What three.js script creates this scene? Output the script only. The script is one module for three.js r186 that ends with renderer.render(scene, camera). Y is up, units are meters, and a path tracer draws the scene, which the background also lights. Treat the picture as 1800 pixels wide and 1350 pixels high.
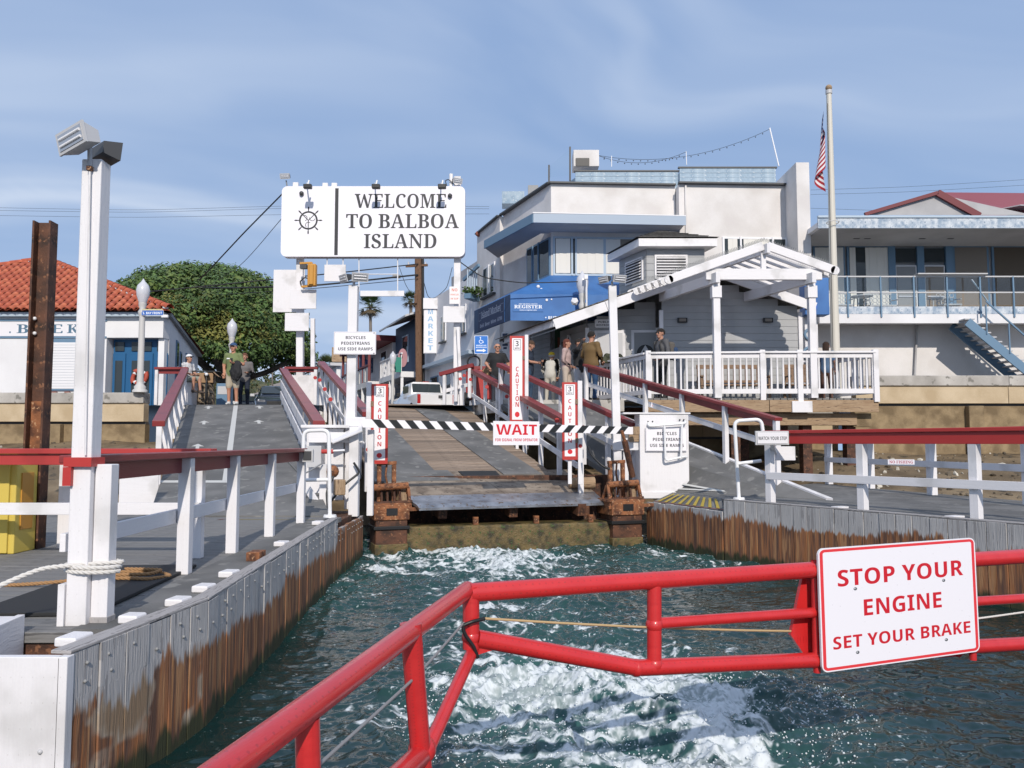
import * as THREE from 'three';
import { RoundedBoxGeometry } from 'three/addons/geometries/RoundedBoxGeometry.js';
import { mergeGeometries, mergeVertices, toCreasedNormals } from 'three/addons/utils/BufferGeometryUtils.js';
import { MarchingCubes } from 'three/addons/objects/MarchingCubes.js';
import { FontLoader } from 'three/addons/loaders/FontLoader.js';
import { TextGeometry } from 'three/addons/geometries/TextGeometry.js';

// ---------------------------------------------------------------- camera, sky, sun, exposure
const scene = new THREE.Scene();
const FOCAL = 1450, EYE = 2.0, PITCH = Math.atan(103 / 1450);       // lens and tilt, in units of an 1800 x 1350 frame
const camera = new THREE.PerspectiveCamera(2 * Math.atan(675 / FOCAL) * 180 / Math.PI, 4 / 3, 0.1, 4000);
camera.position.set(0, EYE, 0);
camera.rotation.x = PITCH;
const renderer = new THREE.WebGLRenderer();
renderer.toneMapping = THREE.LinearToneMapping;
renderer.toneMappingExposure = 1.06;
renderer.shadowMap.enabled = true;
const SUN_AZ = 9 * Math.PI / 180, SUN_EL = 32 * Math.PI / 180;       // behind the camera, a little to the right
const sunDir = new THREE.Vector3(Math.sin(SUN_AZ) * Math.cos(SUN_EL), Math.sin(SUN_EL), Math.cos(SUN_AZ) * Math.cos(SUN_EL));
const sun = new THREE.DirectionalLight(new THREE.Color(1, 0.92, 0.82), 3.4);
sun.position.copy(sunDir).multiplyScalar(120); sun.castShadow = true;
Object.assign(sun.shadow.camera, { left: -60, right: 60, top: 60, bottom: -60, near: 1, far: 400 });
sun.shadow.mapSize.set(4096, 4096);
scene.add(sun); scene.add(sun.target);

// ---------------------------------------------------------------- noise
function rng(seed) { let a = seed >>> 0; return () => { a = (a + 0x6d2b79f5) | 0; let t = Math.imul(a ^ (a >>> 15), 1 | a); t = (t + Math.imul(t ^ (t >>> 7), 61 | t)) ^ t; return ((t ^ (t >>> 14)) >>> 0) / 4294967296; }; }
const HASH = new Float32Array(65536); { const r = rng(7); for (let i = 0; i < 65536; i++) HASH[i] = r(); }
const h2 = (x, y) => HASH[((x * 73 + y * 5179 + (x * y & 255) * 31) & 65535)];
function vn(x, y, p = 0) {                                            // value noise, period p when p > 0
  let ix = Math.floor(x), iy = Math.floor(y); const fx = x - ix, fy = y - iy; let jx = ix + 1, jy = iy + 1;
  if (p) { ix = ((ix % p) + p) % p; iy = ((iy % p) + p) % p; jx = ((jx % p) + p) % p; jy = ((jy % p) + p) % p; }
  const s = fx * fx * (3 - 2 * fx), t = fy * fy * (3 - 2 * fy), a = h2(ix, iy), b = h2(jx, iy), c = h2(ix, jy), d = h2(jx, jy);
  return a + (b - a) * s + (c - a) * t + (a - b - c + d) * s * t;
}
function fbm(x, y, o = 4, p = 0) { let s = 0, a = 0.5, n = 0; for (let i = 0; i < o; i++) { s += a * vn(x, y, p); n += a; a *= 0.5; x *= 2; y *= 2; p *= 2; } return s / n; }
const clamp = THREE.MathUtils.clamp, lerp = THREE.MathUtils.lerp, sstep = (x, a, b) => { const t = clamp((x - a) / (b - a), 0, 1); return t * t * (3 - 2 * t); };
const mix3 = (a, b, t) => [a[0] + (b[0] - a[0]) * t, a[1] + (b[1] - a[1]) * t, a[2] + (b[2] - a[2]) * t];
const toS = (c) => { c = clamp(c, 0, 1); return 255 * (c <= 0.0031308 ? 12.92 * c : 1.055 * Math.pow(c, 1 / 2.4) - 0.055); };

// ---------------------------------------------------------------- sky: blue air with thin drawn-out cirrus
{
  const W = 2048, H = 1024, data = new Float32Array(W * H * 4);
  for (let j = 0; j < H; j++) {
    const el = ((j + 0.5) / H - 0.5) * Math.PI, y = Math.sin(el), up = Math.max(y, 0);
    const t = Math.pow(up, 0.55), air = mix3([0.35, 0.50, 0.74], [0.125, 0.25, 0.53], sstep(t, 0.05, 1.0));
    for (let i = 0; i < W; i++) {
      const az = ((i + 0.5) / W - 0.5) * 2 * Math.PI, x = Math.cos(az) * Math.cos(el), z = Math.sin(az) * Math.cos(el);
      let c = air;
      if (y > -0.02) {
        const k = 1 / (up + 0.10), px = x * k, pz = z * k;
        const qx = px * 0.90 - pz * 0.43, qz = px * 0.43 + pz * 0.90;      // streaks run a little across the view
        const w = fbm(qx * 0.9 + 3, qz * 0.9 + 8, 3) * 1.6;
        const big = fbm(qx * 0.42 + w * 0.5 + 11, qz * 1.05 + w + 5, 4), fine = fbm(qx * 1.3 + w * 2 + 40, qz * 5.0 + w * 3 + 2, 5);
        let a = (0.30 + 0.80 * sstep(big, 0.28, 0.64)) * (0.5 + 0.55 * sstep(fine, 0.2, 0.85));
        a *= 0.78 * sstep(y, -0.02, 0.05);
        c = mix3(air, [0.60, 0.69, 0.84], clamp(a, 0, 1));
      }
      const o = (j * W + i) * 4; data[o] = c[0]; data[o + 1] = c[1]; data[o + 2] = c[2]; data[o + 3] = 1;
    }
  }
  const sky = new THREE.DataTexture(data, W, H, THREE.RGBAFormat, THREE.FloatType);
  sky.mapping = THREE.EquirectangularReflectionMapping; sky.magFilter = THREE.LinearFilter; sky.needsUpdate = true;
  scene.background = sky; scene.environment = sky;
}

// ---------------------------------------------------------------- pixel and ground helpers (frame of 1800 x 1350)
const V = (x, y, z) => new THREE.Vector3(x, y, z);
const CP = Math.cos(PITCH), SP = Math.sin(PITCH);
function P(u, v, Z) { const a = (u - 900) / FOCAL, b = (675 - v) / FOCAL, t = Z / (CP - b * SP); return V(a * t, EYE + (b * CP + SP) * t, -Z); }
function G(u, v, y) { const a = (u - 900) / FOCAL, b = (675 - v) / FOCAL, t = (y - EYE) / (b * CP + SP); return V(a * t, y, -(CP - b * SP) * t); }
const WATER = 0.12, DECK = 0.93, STREET = 3.1;

// ---------------------------------------------------------------- textures and materials
function tex(w, h, metresX, metresY, fn, linear) {
  const d = new Uint8Array(w * h * 4);
  for (let j = 0; j < h; j++) for (let i = 0; i < w; i++) {
    const c = fn((i + 0.5) / w, (j + 0.5) / h), o = (j * w + i) * 4;
    if (linear) { d[o] = d[o + 1] = d[o + 2] = clamp(c, 0, 1) * 255; } else { d[o] = toS(c[0]); d[o + 1] = toS(c[1]); d[o + 2] = toS(c[2]); }
    d[o + 3] = 255;
  }
  const t = new THREE.DataTexture(d, w, h, THREE.RGBAFormat); t.magFilter = THREE.LinearFilter; t.minFilter = THREE.LinearMipmapLinearFilter; t.generateMipmaps = true;
  t.wrapS = t.wrapT = THREE.RepeatWrapping; t.repeat.set(1 / metresX, 1 / metresY); if (!linear) t.colorSpace = THREE.SRGBColorSpace; t.needsUpdate = true; return t;
}
const std = (o) => new THREE.MeshStandardMaterial({ roughness: 0.7, metalness: 0, side: THREE.DoubleSide, ...o });
const rgb = (r, g, b) => new THREE.Color().setRGB(r, g, b);
const flat = (r, g, b, rough = 0.7, extra = {}) => std({ color: rgb(r, g, b), roughness: rough, ...extra });
// painted timber: brush grain along u, hairline cracks, small chips and grey dirt marks
function paintTex(c, chip, chipLevel = 0.765) {
  return tex(512, 512, 1.6, 1.6, (u, v) => {
    const g = fbm(u * 6, v * 96, 3, 0), f = vn(u * 200, v * 200, 200), d = fbm(u * 5, v * 5, 4, 5), n = fbm(u * 26, v * 60, 3, 2);
    let k = 0.93 + 0.06 * g + 0.03 * f; k *= 1 - 0.20 * sstep(d, 0.52, 0.8);
    let col = [c[0] * k, c[1] * k, c[2] * k * (1 - 0.02 * sstep(d, 0.5, 0.8))];
    if (n > chipLevel) col = mix3(col, chip, sstep(n, chipLevel, chipLevel + 0.05));
    return col;
  });
}
function woodTex(a, b, dark, metres = 1.2, seed = 0) {                // weathered boards, grain along u
  return tex(512, 512, metres, metres, (u, v) => {
    const w = fbm(u * 4 + seed, v * 4, 3, 4), g = fbm(u * 8 + w, v * 120 + w * 6 + seed, 4, 0), l = fbm(u * 3 + seed, v * 14, 3, 0), k = vn(u * 11 + seed, v * 30);
    let c = mix3(a, b, clamp(g * 0.75 + l * 0.6 - 0.2, 0, 1));
    if (g > 0.63) c = mix3(c, dark, sstep(g, 0.63, 0.74) * 0.8);
    if (k > 0.93) c = mix3(c, dark, 0.5);
    return c;
  });
}
function mottle(a, b, metres, scale = 6, spots = null, res = 512, oct = 5) {
  return tex(res, res, metres, metres, (u, v) => {
    const d = fbm(u * scale, v * scale, oct, scale), f = vn(u * 256, v * 256, 256);
    let c = mix3(a, b, clamp((d - 0.28) * 2.2 + (f - 0.5) * 0.25, 0, 1));
    if (spots) { const s = fbm(u * scale * 3 + 7, v * scale * 3 + 3, 3, scale * 3); c = mix3(c, spots, sstep(s, 0.66, 0.78)); }
    return c;
  });
}
const bumpNoise = tex(512, 512, 1, 1, (u, v) => 0.5 * fbm(u * 40, v * 40, 3, 40) + 0.5 * vn(u * 170, v * 170, 170), true);
const bumpUpright = tex(512, 512, 1, 1, (u, v) => { const w = fbm(u * 4, v * 4, 3, 4); return fbm(u * 130 + w * 6, v * 7 + w, 4, 0); }, true);
const bumpGrain = tex(512, 512, 1.2, 1.2, (u, v) => { const w = fbm(u * 4, v * 4, 3, 4); return fbm(u * 8 + w, v * 120 + w * 6, 4, 0); }, true);
const T = {
  white: paintTex([0.76, 0.745, 0.76], [0.36, 0.34, 0.31]),
  red: paintTex([0.24, 0.035, 0.035], [0.36, 0.15, 0.12], 0.84),
  redBright: paintTex([0.43, 0.045, 0.04], [0.5, 0.25, 0.2], 0.86),
  grayWood: woodTex([0.30, 0.285, 0.28], [0.42, 0.40, 0.40], [0.10, 0.09, 0.085]),
  rampWood: woodTex([0.17, 0.125, 0.09], [0.36, 0.285, 0.225], [0.05, 0.036, 0.027], 1.4, 9),
  bench: woodTex([0.17, 0.10, 0.06], [0.30, 0.20, 0.13], [0.06, 0.035, 0.02], 0.9, 4),
  timber: woodTex([0.24, 0.15, 0.085], [0.46, 0.34, 0.22], [0.09, 0.05, 0.03], 1.6, 2),
  deck: mottle([0.108, 0.108, 0.106], [0.172, 0.170, 0.166], 4.3, 9, [0.215, 0.21, 0.20]),
  deckOld: woodTex([0.125, 0.123, 0.12], [0.25, 0.245, 0.24], [0.05, 0.05, 0.05], 1.5, 5),
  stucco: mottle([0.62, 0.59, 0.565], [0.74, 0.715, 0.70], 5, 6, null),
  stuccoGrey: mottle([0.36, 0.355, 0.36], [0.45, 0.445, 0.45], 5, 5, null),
  stuccoWhite: mottle([0.68, 0.67, 0.68], [0.77, 0.765, 0.775], 5, 5, null),
  concrete: mottle([0.33, 0.31, 0.285], [0.50, 0.475, 0.44], 2.5, 6, [0.21, 0.20, 0.18]),
  wallTan: mottle([0.44, 0.34, 0.215], [0.58, 0.47, 0.325], 3.7, 7, null),
  wallLow: mottle([0.17, 0.12, 0.066], [0.33, 0.245, 0.14], 2.9, 11, null),
  mud: mottle([0.13, 0.092, 0.05], [0.27, 0.20, 0.12], 4.5, 7, [0.07, 0.055, 0.035]),
  rust: mottle([0.075, 0.027, 0.013], [0.30, 0.115, 0.045], 0.7, 8, [0.42, 0.24, 0.13]),
  rustDark: mottle([0.035, 0.016, 0.01], [0.12, 0.048, 0.025], 0.9, 8, [0.2, 0.09, 0.045]),
  moss: mottle([0.035, 0.03, 0.014], [0.17, 0.12, 0.045], 0.9, 7, [0.05, 0.085, 0.018]),
  siding: mottle([0.34, 0.345, 0.35], [0.40, 0.405, 0.41], 3, 6, null),
  steel: mottle([0.24, 0.25, 0.27], [0.42, 0.43, 0.46], 1.5, 9, [0.2, 0.13, 0.08]),
  plank: mottle([0.15, 0.115, 0.085], [0.30, 0.245, 0.19], 1.8, 9, [0.08, 0.06, 0.045]),
  tile: mottle([0.34, 0.07, 0.032], [0.52, 0.13, 0.06], 1.1, 6, [0.28, 0.06, 0.03]),
  shingle: mottle([0.09, 0.08, 0.07], [0.20, 0.185, 0.165], 0.8, 10, [0.30, 0.28, 0.25]),
  awning: mottle([0.032, 0.125, 0.35], [0.046, 0.165, 0.43], 2.5, 5, null),
  peel: mottle([0.27, 0.35, 0.45], [0.60, 0.64, 0.68], 1.9, 16, [0.17, 0.24, 0.34]),
  bluewood: mottle([0.22, 0.31, 0.40], [0.36, 0.45, 0.52], 1.3, 7, [0.5, 0.55, 0.58]),
  bark: mottle([0.10, 0.085, 0.07], [0.24, 0.21, 0.18], 1.0, 8, null),
  pole: woodTex([0.10, 0.05, 0.028], [0.22, 0.13, 0.08], [0.04, 0.02, 0.012], 1.1, 3),
};
const mapped = (t, rough = 0.75, bump = 0, bumpMap = bumpNoise, extra = {}) => std({ map: t, roughness: rough, ...(bump ? { bumpMap, bumpScale: bump } : {}), ...extra });
const M = {
  white: mapped(T.white, 0.55, 0.0012, bumpGrain), red: mapped(T.red, 0.38, 0.0012, bumpGrain), redBright: mapped(T.redBright, 0.4), redTrim: flat(0.43, 0.035, 0.03, 0.45),
  grayWood: mapped(T.grayWood, 0.85, 0.003, bumpGrain), rampWood: mapped(T.rampWood, 0.85, 0.004, bumpGrain), bench: mapped(T.bench, 0.7, 0.002, bumpGrain), timber: mapped(T.timber, 0.85, 0.003, bumpGrain),
  deck: mapped(T.deck, 0.8, 0.0015), deckOld: mapped(T.deckOld, 0.75, 0.003, bumpGrain), stucco: mapped(T.stucco, 0.9, 0.003), stuccoGrey: mapped(T.stuccoGrey, 0.9, 0.003), stuccoWhite: mapped(T.stuccoWhite, 0.85, 0.002),
  concrete: mapped(T.concrete, 0.9, 0.004), wallTan: mapped(T.wallTan, 0.9, 0.005), wallLow: mapped(T.wallLow, 0.85, 0.01), mud: mapped(T.mud, 0.75, 0.02), rust: mapped(T.rust, 0.75, 0.003), rustDark: mapped(T.rustDark, 0.7, 0.003),
  moss: mapped(T.moss, 0.55, 0.012), siding: mapped(T.siding, 0.7), steel: mapped(T.steel, 0.38, 0.0008, bumpNoise, { metalness: 0.75 }), plank: mapped(T.plank, 0.8, 0.002), tile: mapped(T.tile, 0.75), shingle: mapped(T.shingle, 0.9, 0.01),
  awning: mapped(T.awning, 0.6), peel: mapped(T.peel, 0.7, 0.002), bluewood: mapped(T.bluewood, 0.7), bark: mapped(T.bark, 0.9, 0.02), pole: mapped(T.pole, 0.9, 0.01, bumpGrain),
  black: flat(0.012, 0.012, 0.013, 0.45), rubber: flat(0.016, 0.017, 0.018, 0.75), darkGrey: flat(0.05, 0.052, 0.056, 0.5), grey: flat(0.25, 0.255, 0.26, 0.55), lightGrey: flat(0.5, 0.5, 0.51, 0.5),
  gloss: new THREE.MeshPhysicalMaterial({ color: rgb(0.78, 0.78, 0.79), roughness: 0.35, clearcoat: 0.4, clearcoatRoughness: 0.15 }), plainWhite: flat(0.76, 0.755, 0.77, 0.5),
  alu: flat(0.55, 0.55, 0.56, 0.35, { metalness: 0.7 }), yellow: flat(0.60, 0.46, 0.09, 0.5), amber: flat(0.52, 0.25, 0.035, 0.5), trimBlue: flat(0.13, 0.225, 0.33, 0.55), deepBlue: flat(0.02, 0.12, 0.30, 0.5), navy: flat(0.02, 0.05, 0.11, 0.6),
  glass: new THREE.MeshPhysicalMaterial({ color: rgb(0.035, 0.045, 0.05), roughness: 0.04, ior: 1.5, specularIntensity: 1 }), clear: new THREE.MeshPhysicalMaterial({ color: rgb(0.93, 0.96, 0.97), roughness: 0.02, transmission: 1, thickness: 0 }),
  lampGlass: new THREE.MeshPhysicalMaterial({ color: rgb(0.72, 0.73, 0.78), roughness: 0.25, transmission: 0.25, thickness: 0 }), curtain: flat(0.72, 0.70, 0.65, 0.9), wire: flat(0.015, 0.015, 0.016, 0.6), shade: flat(0.22, 0.19, 0.16, 0.8),
  paleBlue: flat(0.42, 0.51, 0.60, 0.6), maroon: flat(0.16, 0.03, 0.035, 0.6), maroonRoof: flat(0.24, 0.05, 0.06, 0.45), brick: flat(0.30, 0.10, 0.06, 0.85), skin: flat(0.45, 0.25, 0.17, 0.6), paintMark: flat(0.55, 0.55, 0.53, 0.7), cardboard: flat(0.32, 0.20, 0.11, 0.8),
  rope: flat(0.34, 0.19, 0.085, 0.9), ropeWhite: flat(0.62, 0.60, 0.57, 0.9),
};
const fireRed = new THREE.MeshPhysicalMaterial({ map: tex(512, 512, 0.25, 1, (u, v) => { const n = fbm(u * 30, v * 14, 4, 2), m = fbm(u * 7 + 3, v * 5, 3, 1), s = vn(u * 90, v * 40); let c = mix3([0.50, 0.018, 0.02], [0.60, 0.028, 0.028], fbm(u * 5, v * 5, 3, 5)); if (n > 0.63 && m > 0.48) c = mix3(c, [0.60, 0.28, 0.22], sstep(n, 0.63, 0.67)); if (s > 0.955 && m < 0.5) c = [0.22, 0.06, 0.03]; if (n < 0.30) c = mix3(c, [0.38, 0.016, 0.018], 0.7); return c; }), roughness: 0.34, clearcoat: 0.5, clearcoatRoughness: 0.12, bumpMap: bumpNoise, bumpScale: 0.0006 });

// ---------------------------------------------------------------- geometry helpers; every builder takes world coordinates
function uvm(g) {                                                     // uv in metres from the dominant axis of each face; u runs along the longest side
  if (g.index) g = g.toNonIndexed();
  const p = g.attributes.position, n = g.attributes.normal, uv = new Float32Array(p.count * 2); g.computeBoundingBox();
  const s = g.boundingBox.getSize(V(0, 0, 0)), long = s.x >= s.y && s.x >= s.z ? 0 : s.y >= s.z ? 1 : 2;
  for (let i = 0; i < p.count; i += 3) {
    const a = V(0, 0, 0); for (let k = 0; k < 3; k++) a.add(V(n.getX(i + k), n.getY(i + k), n.getZ(i + k)));
    const ax = [Math.abs(a.x), Math.abs(a.y), Math.abs(a.z)], d = ax[0] >= ax[1] && ax[0] >= ax[2] ? 0 : ax[1] >= ax[2] ? 1 : 2;
    let o = [0, 1, 2].filter((k) => k !== d); if (o[1] === long) o.reverse();
    for (let k = 0; k < 3; k++) { const q = [p.getX(i + k), p.getY(i + k), p.getZ(i + k)]; uv[(i + k) * 2] = q[o[0]]; uv[(i + k) * 2 + 1] = q[o[1]]; }
  }
  g.setAttribute('uv', new THREE.BufferAttribute(uv, 2)); return g;
}
function ropeGeo(pts, r) {                                           // three strands laid round one another
  const c = new THREE.CatmullRomCurve3(pts, false, 'catmullrom', 0.3), L = c.getLength(), n = Math.max(24, Math.round(L / 0.018)), fr = c.computeFrenetFrames(n, false), out = [];
  for (let s = 0; s < 3; s++) { const p = []; for (let i = 0; i <= n; i++) { const a = s * 2.094 + i / n * L / (r * 7) * 6.283; p.push(c.getPointAt(i / n).addScaledVector(fr.normals[i], Math.cos(a) * r * 0.5).addScaledVector(fr.binormals[i], Math.sin(a) * r * 0.5)); } out.push(new THREE.TubeGeometry(new THREE.CatmullRomCurve3(p), n, r * 0.56, 6)); }
  return mergeGeometries(out);
}
const geoCache = new Map();
function box(w, h, d, r = 0) {
  const key = [w, h, d, r].map((x) => x.toFixed(3)).join();
  if (!geoCache.has(key)) geoCache.set(key, uvm(r > 0 ? new RoundedBoxGeometry(w, h, d, 1, Math.min(r, w / 2.05, h / 2.05, d / 2.05)) : new THREE.BoxGeometry(w, h, d)));
  return geoCache.get(key);
}
const taken = new Map();
function numbered(name) { const n = taken.get(name) ?? 0; taken.set(name, n + 1); return n ? name + '_' + String(n).padStart(3, '0') : name; }
function thing(name, label, category, pos, group, kind) {
  const o = new THREE.Group(); o.name = numbered(name); scene.add(o); o.position.copy(pos ?? V(0, 0, 0)); o.updateMatrixWorld(true);
  o.userData = { label, category }; if (group) o.userData.group = group; if (kind) o.userData = { label, kind };
  return o;
}
const structure = (name, label, pos) => thing(name, label, '', pos, null, 'structure');
function mesh(name, geo, mat, parent, pos, rot, label) {              // world placement, then attached to its thing or part
  const m = new THREE.Mesh(geo, mat); m.name = name; m.castShadow = m.receiveShadow = true;
  if (pos) m.position.copy(pos); if (typeof rot === 'number') m.rotation.y = rot; else if (rot?.isQuaternion) m.quaternion.copy(rot); else if (rot?.isEuler) m.rotation.copy(rot);
  m.updateMatrixWorld(true);
  if (parent) parent.attach(m); else { m.name = numbered(name); scene.add(m); }
  m.updateMatrixWorld(true); if (label) m.userData.label = label;
  return m;
}
function tagMesh(m, label, category, group) { m.userData = { label, category, ...(group ? { group } : {}) }; return m; }
function beamQ(a, b, up = V(0, 1, 0)) {                               // local z runs from a to b
  const z = b.clone().sub(a).normalize(); if (Math.abs(z.dot(up)) > 0.98) up = V(0, 0, 1);
  const x = up.clone().cross(z).normalize(), y = z.clone().cross(x);
  return new THREE.Quaternion().setFromRotationMatrix(new THREE.Matrix4().makeBasis(x, y, z));
}
function beam(name, parent, mat, a, b, w, h, r = 0.006, up) { return mesh(name, box(w, h, a.distanceTo(b), r), mat, parent, a.clone().add(b).multiplyScalar(0.5), beamQ(a, b, up)); }
function post(name, parent, mat, p, h, w, d = w, rot = 0, r = 0.006) { return mesh(name, box(w, h, d, r), mat, parent, V(p.x, p.y + h / 2, p.z), rot); }
function tubeGeo(pts, r, seg = 10, smooth = true, closed = false) {
  const c = smooth ? new THREE.CatmullRomCurve3(pts, closed, 'catmullrom', 0.3) : (() => { const k = new THREE.CurvePath(); for (let i = 1; i < pts.length; i++) k.add(new THREE.LineCurve3(pts[i - 1], pts[i])); return k; })();
  return new THREE.TubeGeometry(c, Math.max(2, (pts.length - 1) * (smooth ? 8 : 1)), r, seg, closed);
}
function tube(name, parent, mat, pts, r, seg = 10, smooth = true) { const o = pts[0]; return mesh(name, tubeGeo(pts.map((p) => p.clone().sub(o)), r, seg, smooth), mat, parent, o); }
function rod(name, parent, mat, a, b, r, r2 = r, seg = 12) {
  const g = new THREE.CylinderGeometry(r2, r, a.distanceTo(b), seg); g.rotateX(Math.PI / 2);
  return mesh(name, g, mat, parent, a.clone().add(b).multiplyScalar(0.5), beamQ(a, b));
}
function bendPipe(pts, r, seg = 14, bend = 0.12) {                    // straight pipe runs with rounded elbows
  const c = new THREE.CurvePath(); let last = pts[0].clone();
  for (let i = 1; i < pts.length; i++) {
    if (i === pts.length - 1) { c.add(new THREE.LineCurve3(last, pts[i].clone())); break; }
    const d0 = pts[i].clone().sub(pts[i - 1]).normalize(), d1 = pts[i + 1].clone().sub(pts[i]).normalize(), p0 = pts[i].clone().addScaledVector(d0, -bend), p1 = pts[i].clone().addScaledVector(d1, bend);
    c.add(new THREE.LineCurve3(last, p0)); c.add(new THREE.QuadraticBezierCurve3(p0, pts[i].clone(), p1)); last = p1;
  }
  return new THREE.TubeGeometry(c, pts.length * 18, r, seg);
}
function prism(pts, y0, y1) {                                         // upright prism over a footprint of [x, z] points
  const s = new THREE.Shape(pts.map(([x, z]) => new THREE.Vector2(x, -z))), g = new THREE.ExtrudeGeometry(s, { depth: y1 - y0, bevelEnabled: false });
  g.rotateX(-Math.PI / 2); g.translate(0, y0, 0); return uvm(g);
}
function poly(tris) {                                                 // loose triangles or quads given by corner points
  const a = []; for (const q of tris) { a.push(q[0], q[1], q[2]); if (q[3]) a.push(q[0], q[2], q[3]); }
  const g = new THREE.BufferGeometry(); g.setAttribute('position', new THREE.BufferAttribute(new Float32Array(a.flatMap((p) => [p.x, p.y, p.z])), 3)); g.computeVertexNormals(); return uvm(g);
}
function slab(corners, thick) {                                       // a sloped plate: four top corners and a thickness downward
  const [a, b, c, d] = corners, dn = (p) => V(p.x, p.y - thick, p.z), [e, f, g, h] = corners.map(dn);
  return poly([[a, b, c, d], [h, g, f, e], [a, e, f, b], [b, f, g, c], [c, g, h, d], [d, h, e, a]]);
}
function wallFrame(p0, p1) {                                          // x along the wall from p0 to p1, y up, z outward (towards the camera side)
  const d = V(p1.x - p0.x, 0, p1.z - p0.z), len = d.length(); d.normalize(); const out = V(-d.z, 0, d.x), rot = Math.atan2(-d.z, d.x);
  return { len, rot, at: (x, y, z = 0) => V(p0.x + d.x * x + out.x * z, y, p0.z + d.z * x + out.z * z),
    box(name, parent, mat, x, y, z, w, h, dd, r = 0) { return mesh(name, box(w, h, dd, r), mat, parent, this.at(x, y, z), rot); } };
}
// flat print: a canvas drawn in centimetre-like units, shown on a thin plate
function printMat(w, h, draw, rough = 0.5, px = 1) {
  const c = document.createElement('canvas'); c.width = Math.round(w * px); c.height = Math.round(h * px); const g = c.getContext('2d'); g.scale(px, px); draw(g, w, h);
  const t = new THREE.CanvasTexture(c); t.colorSpace = THREE.SRGBColorSpace; return std({ map: t, roughness: rough });
}
function plate(name, parent, face, edge, w, h, d, pos, rot, corner = 0) {  // a sign board whose front carries the print
  const s = new THREE.Shape(), r = Math.max(corner, 0.002), x = w / 2, y = h / 2;
  s.moveTo(-x + r, -y); s.lineTo(x - r, -y); s.absarc(x - r, -y + r, r, -Math.PI / 2, 0); s.lineTo(x, y - r); s.absarc(x - r, y - r, r, 0, Math.PI / 2); s.lineTo(-x + r, y); s.absarc(-x + r, y - r, r, Math.PI / 2, Math.PI); s.lineTo(-x, -y + r); s.absarc(-x + r, -y + r, r, Math.PI, 1.5 * Math.PI);
  const g = new THREE.ExtrudeGeometry(s, { depth: d, bevelEnabled: false, curveSegments: 5 }); g.translate(0, 0, -d / 2);
  const p = g.attributes.position, uv = g.attributes.uv; for (let i = 0; i < p.count; i++) uv.setXY(i, p.getX(i) / w + 0.5, p.getY(i) / h + 0.5);
  return mesh(name, g, [face, edge], parent, pos, rot);
}
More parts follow.
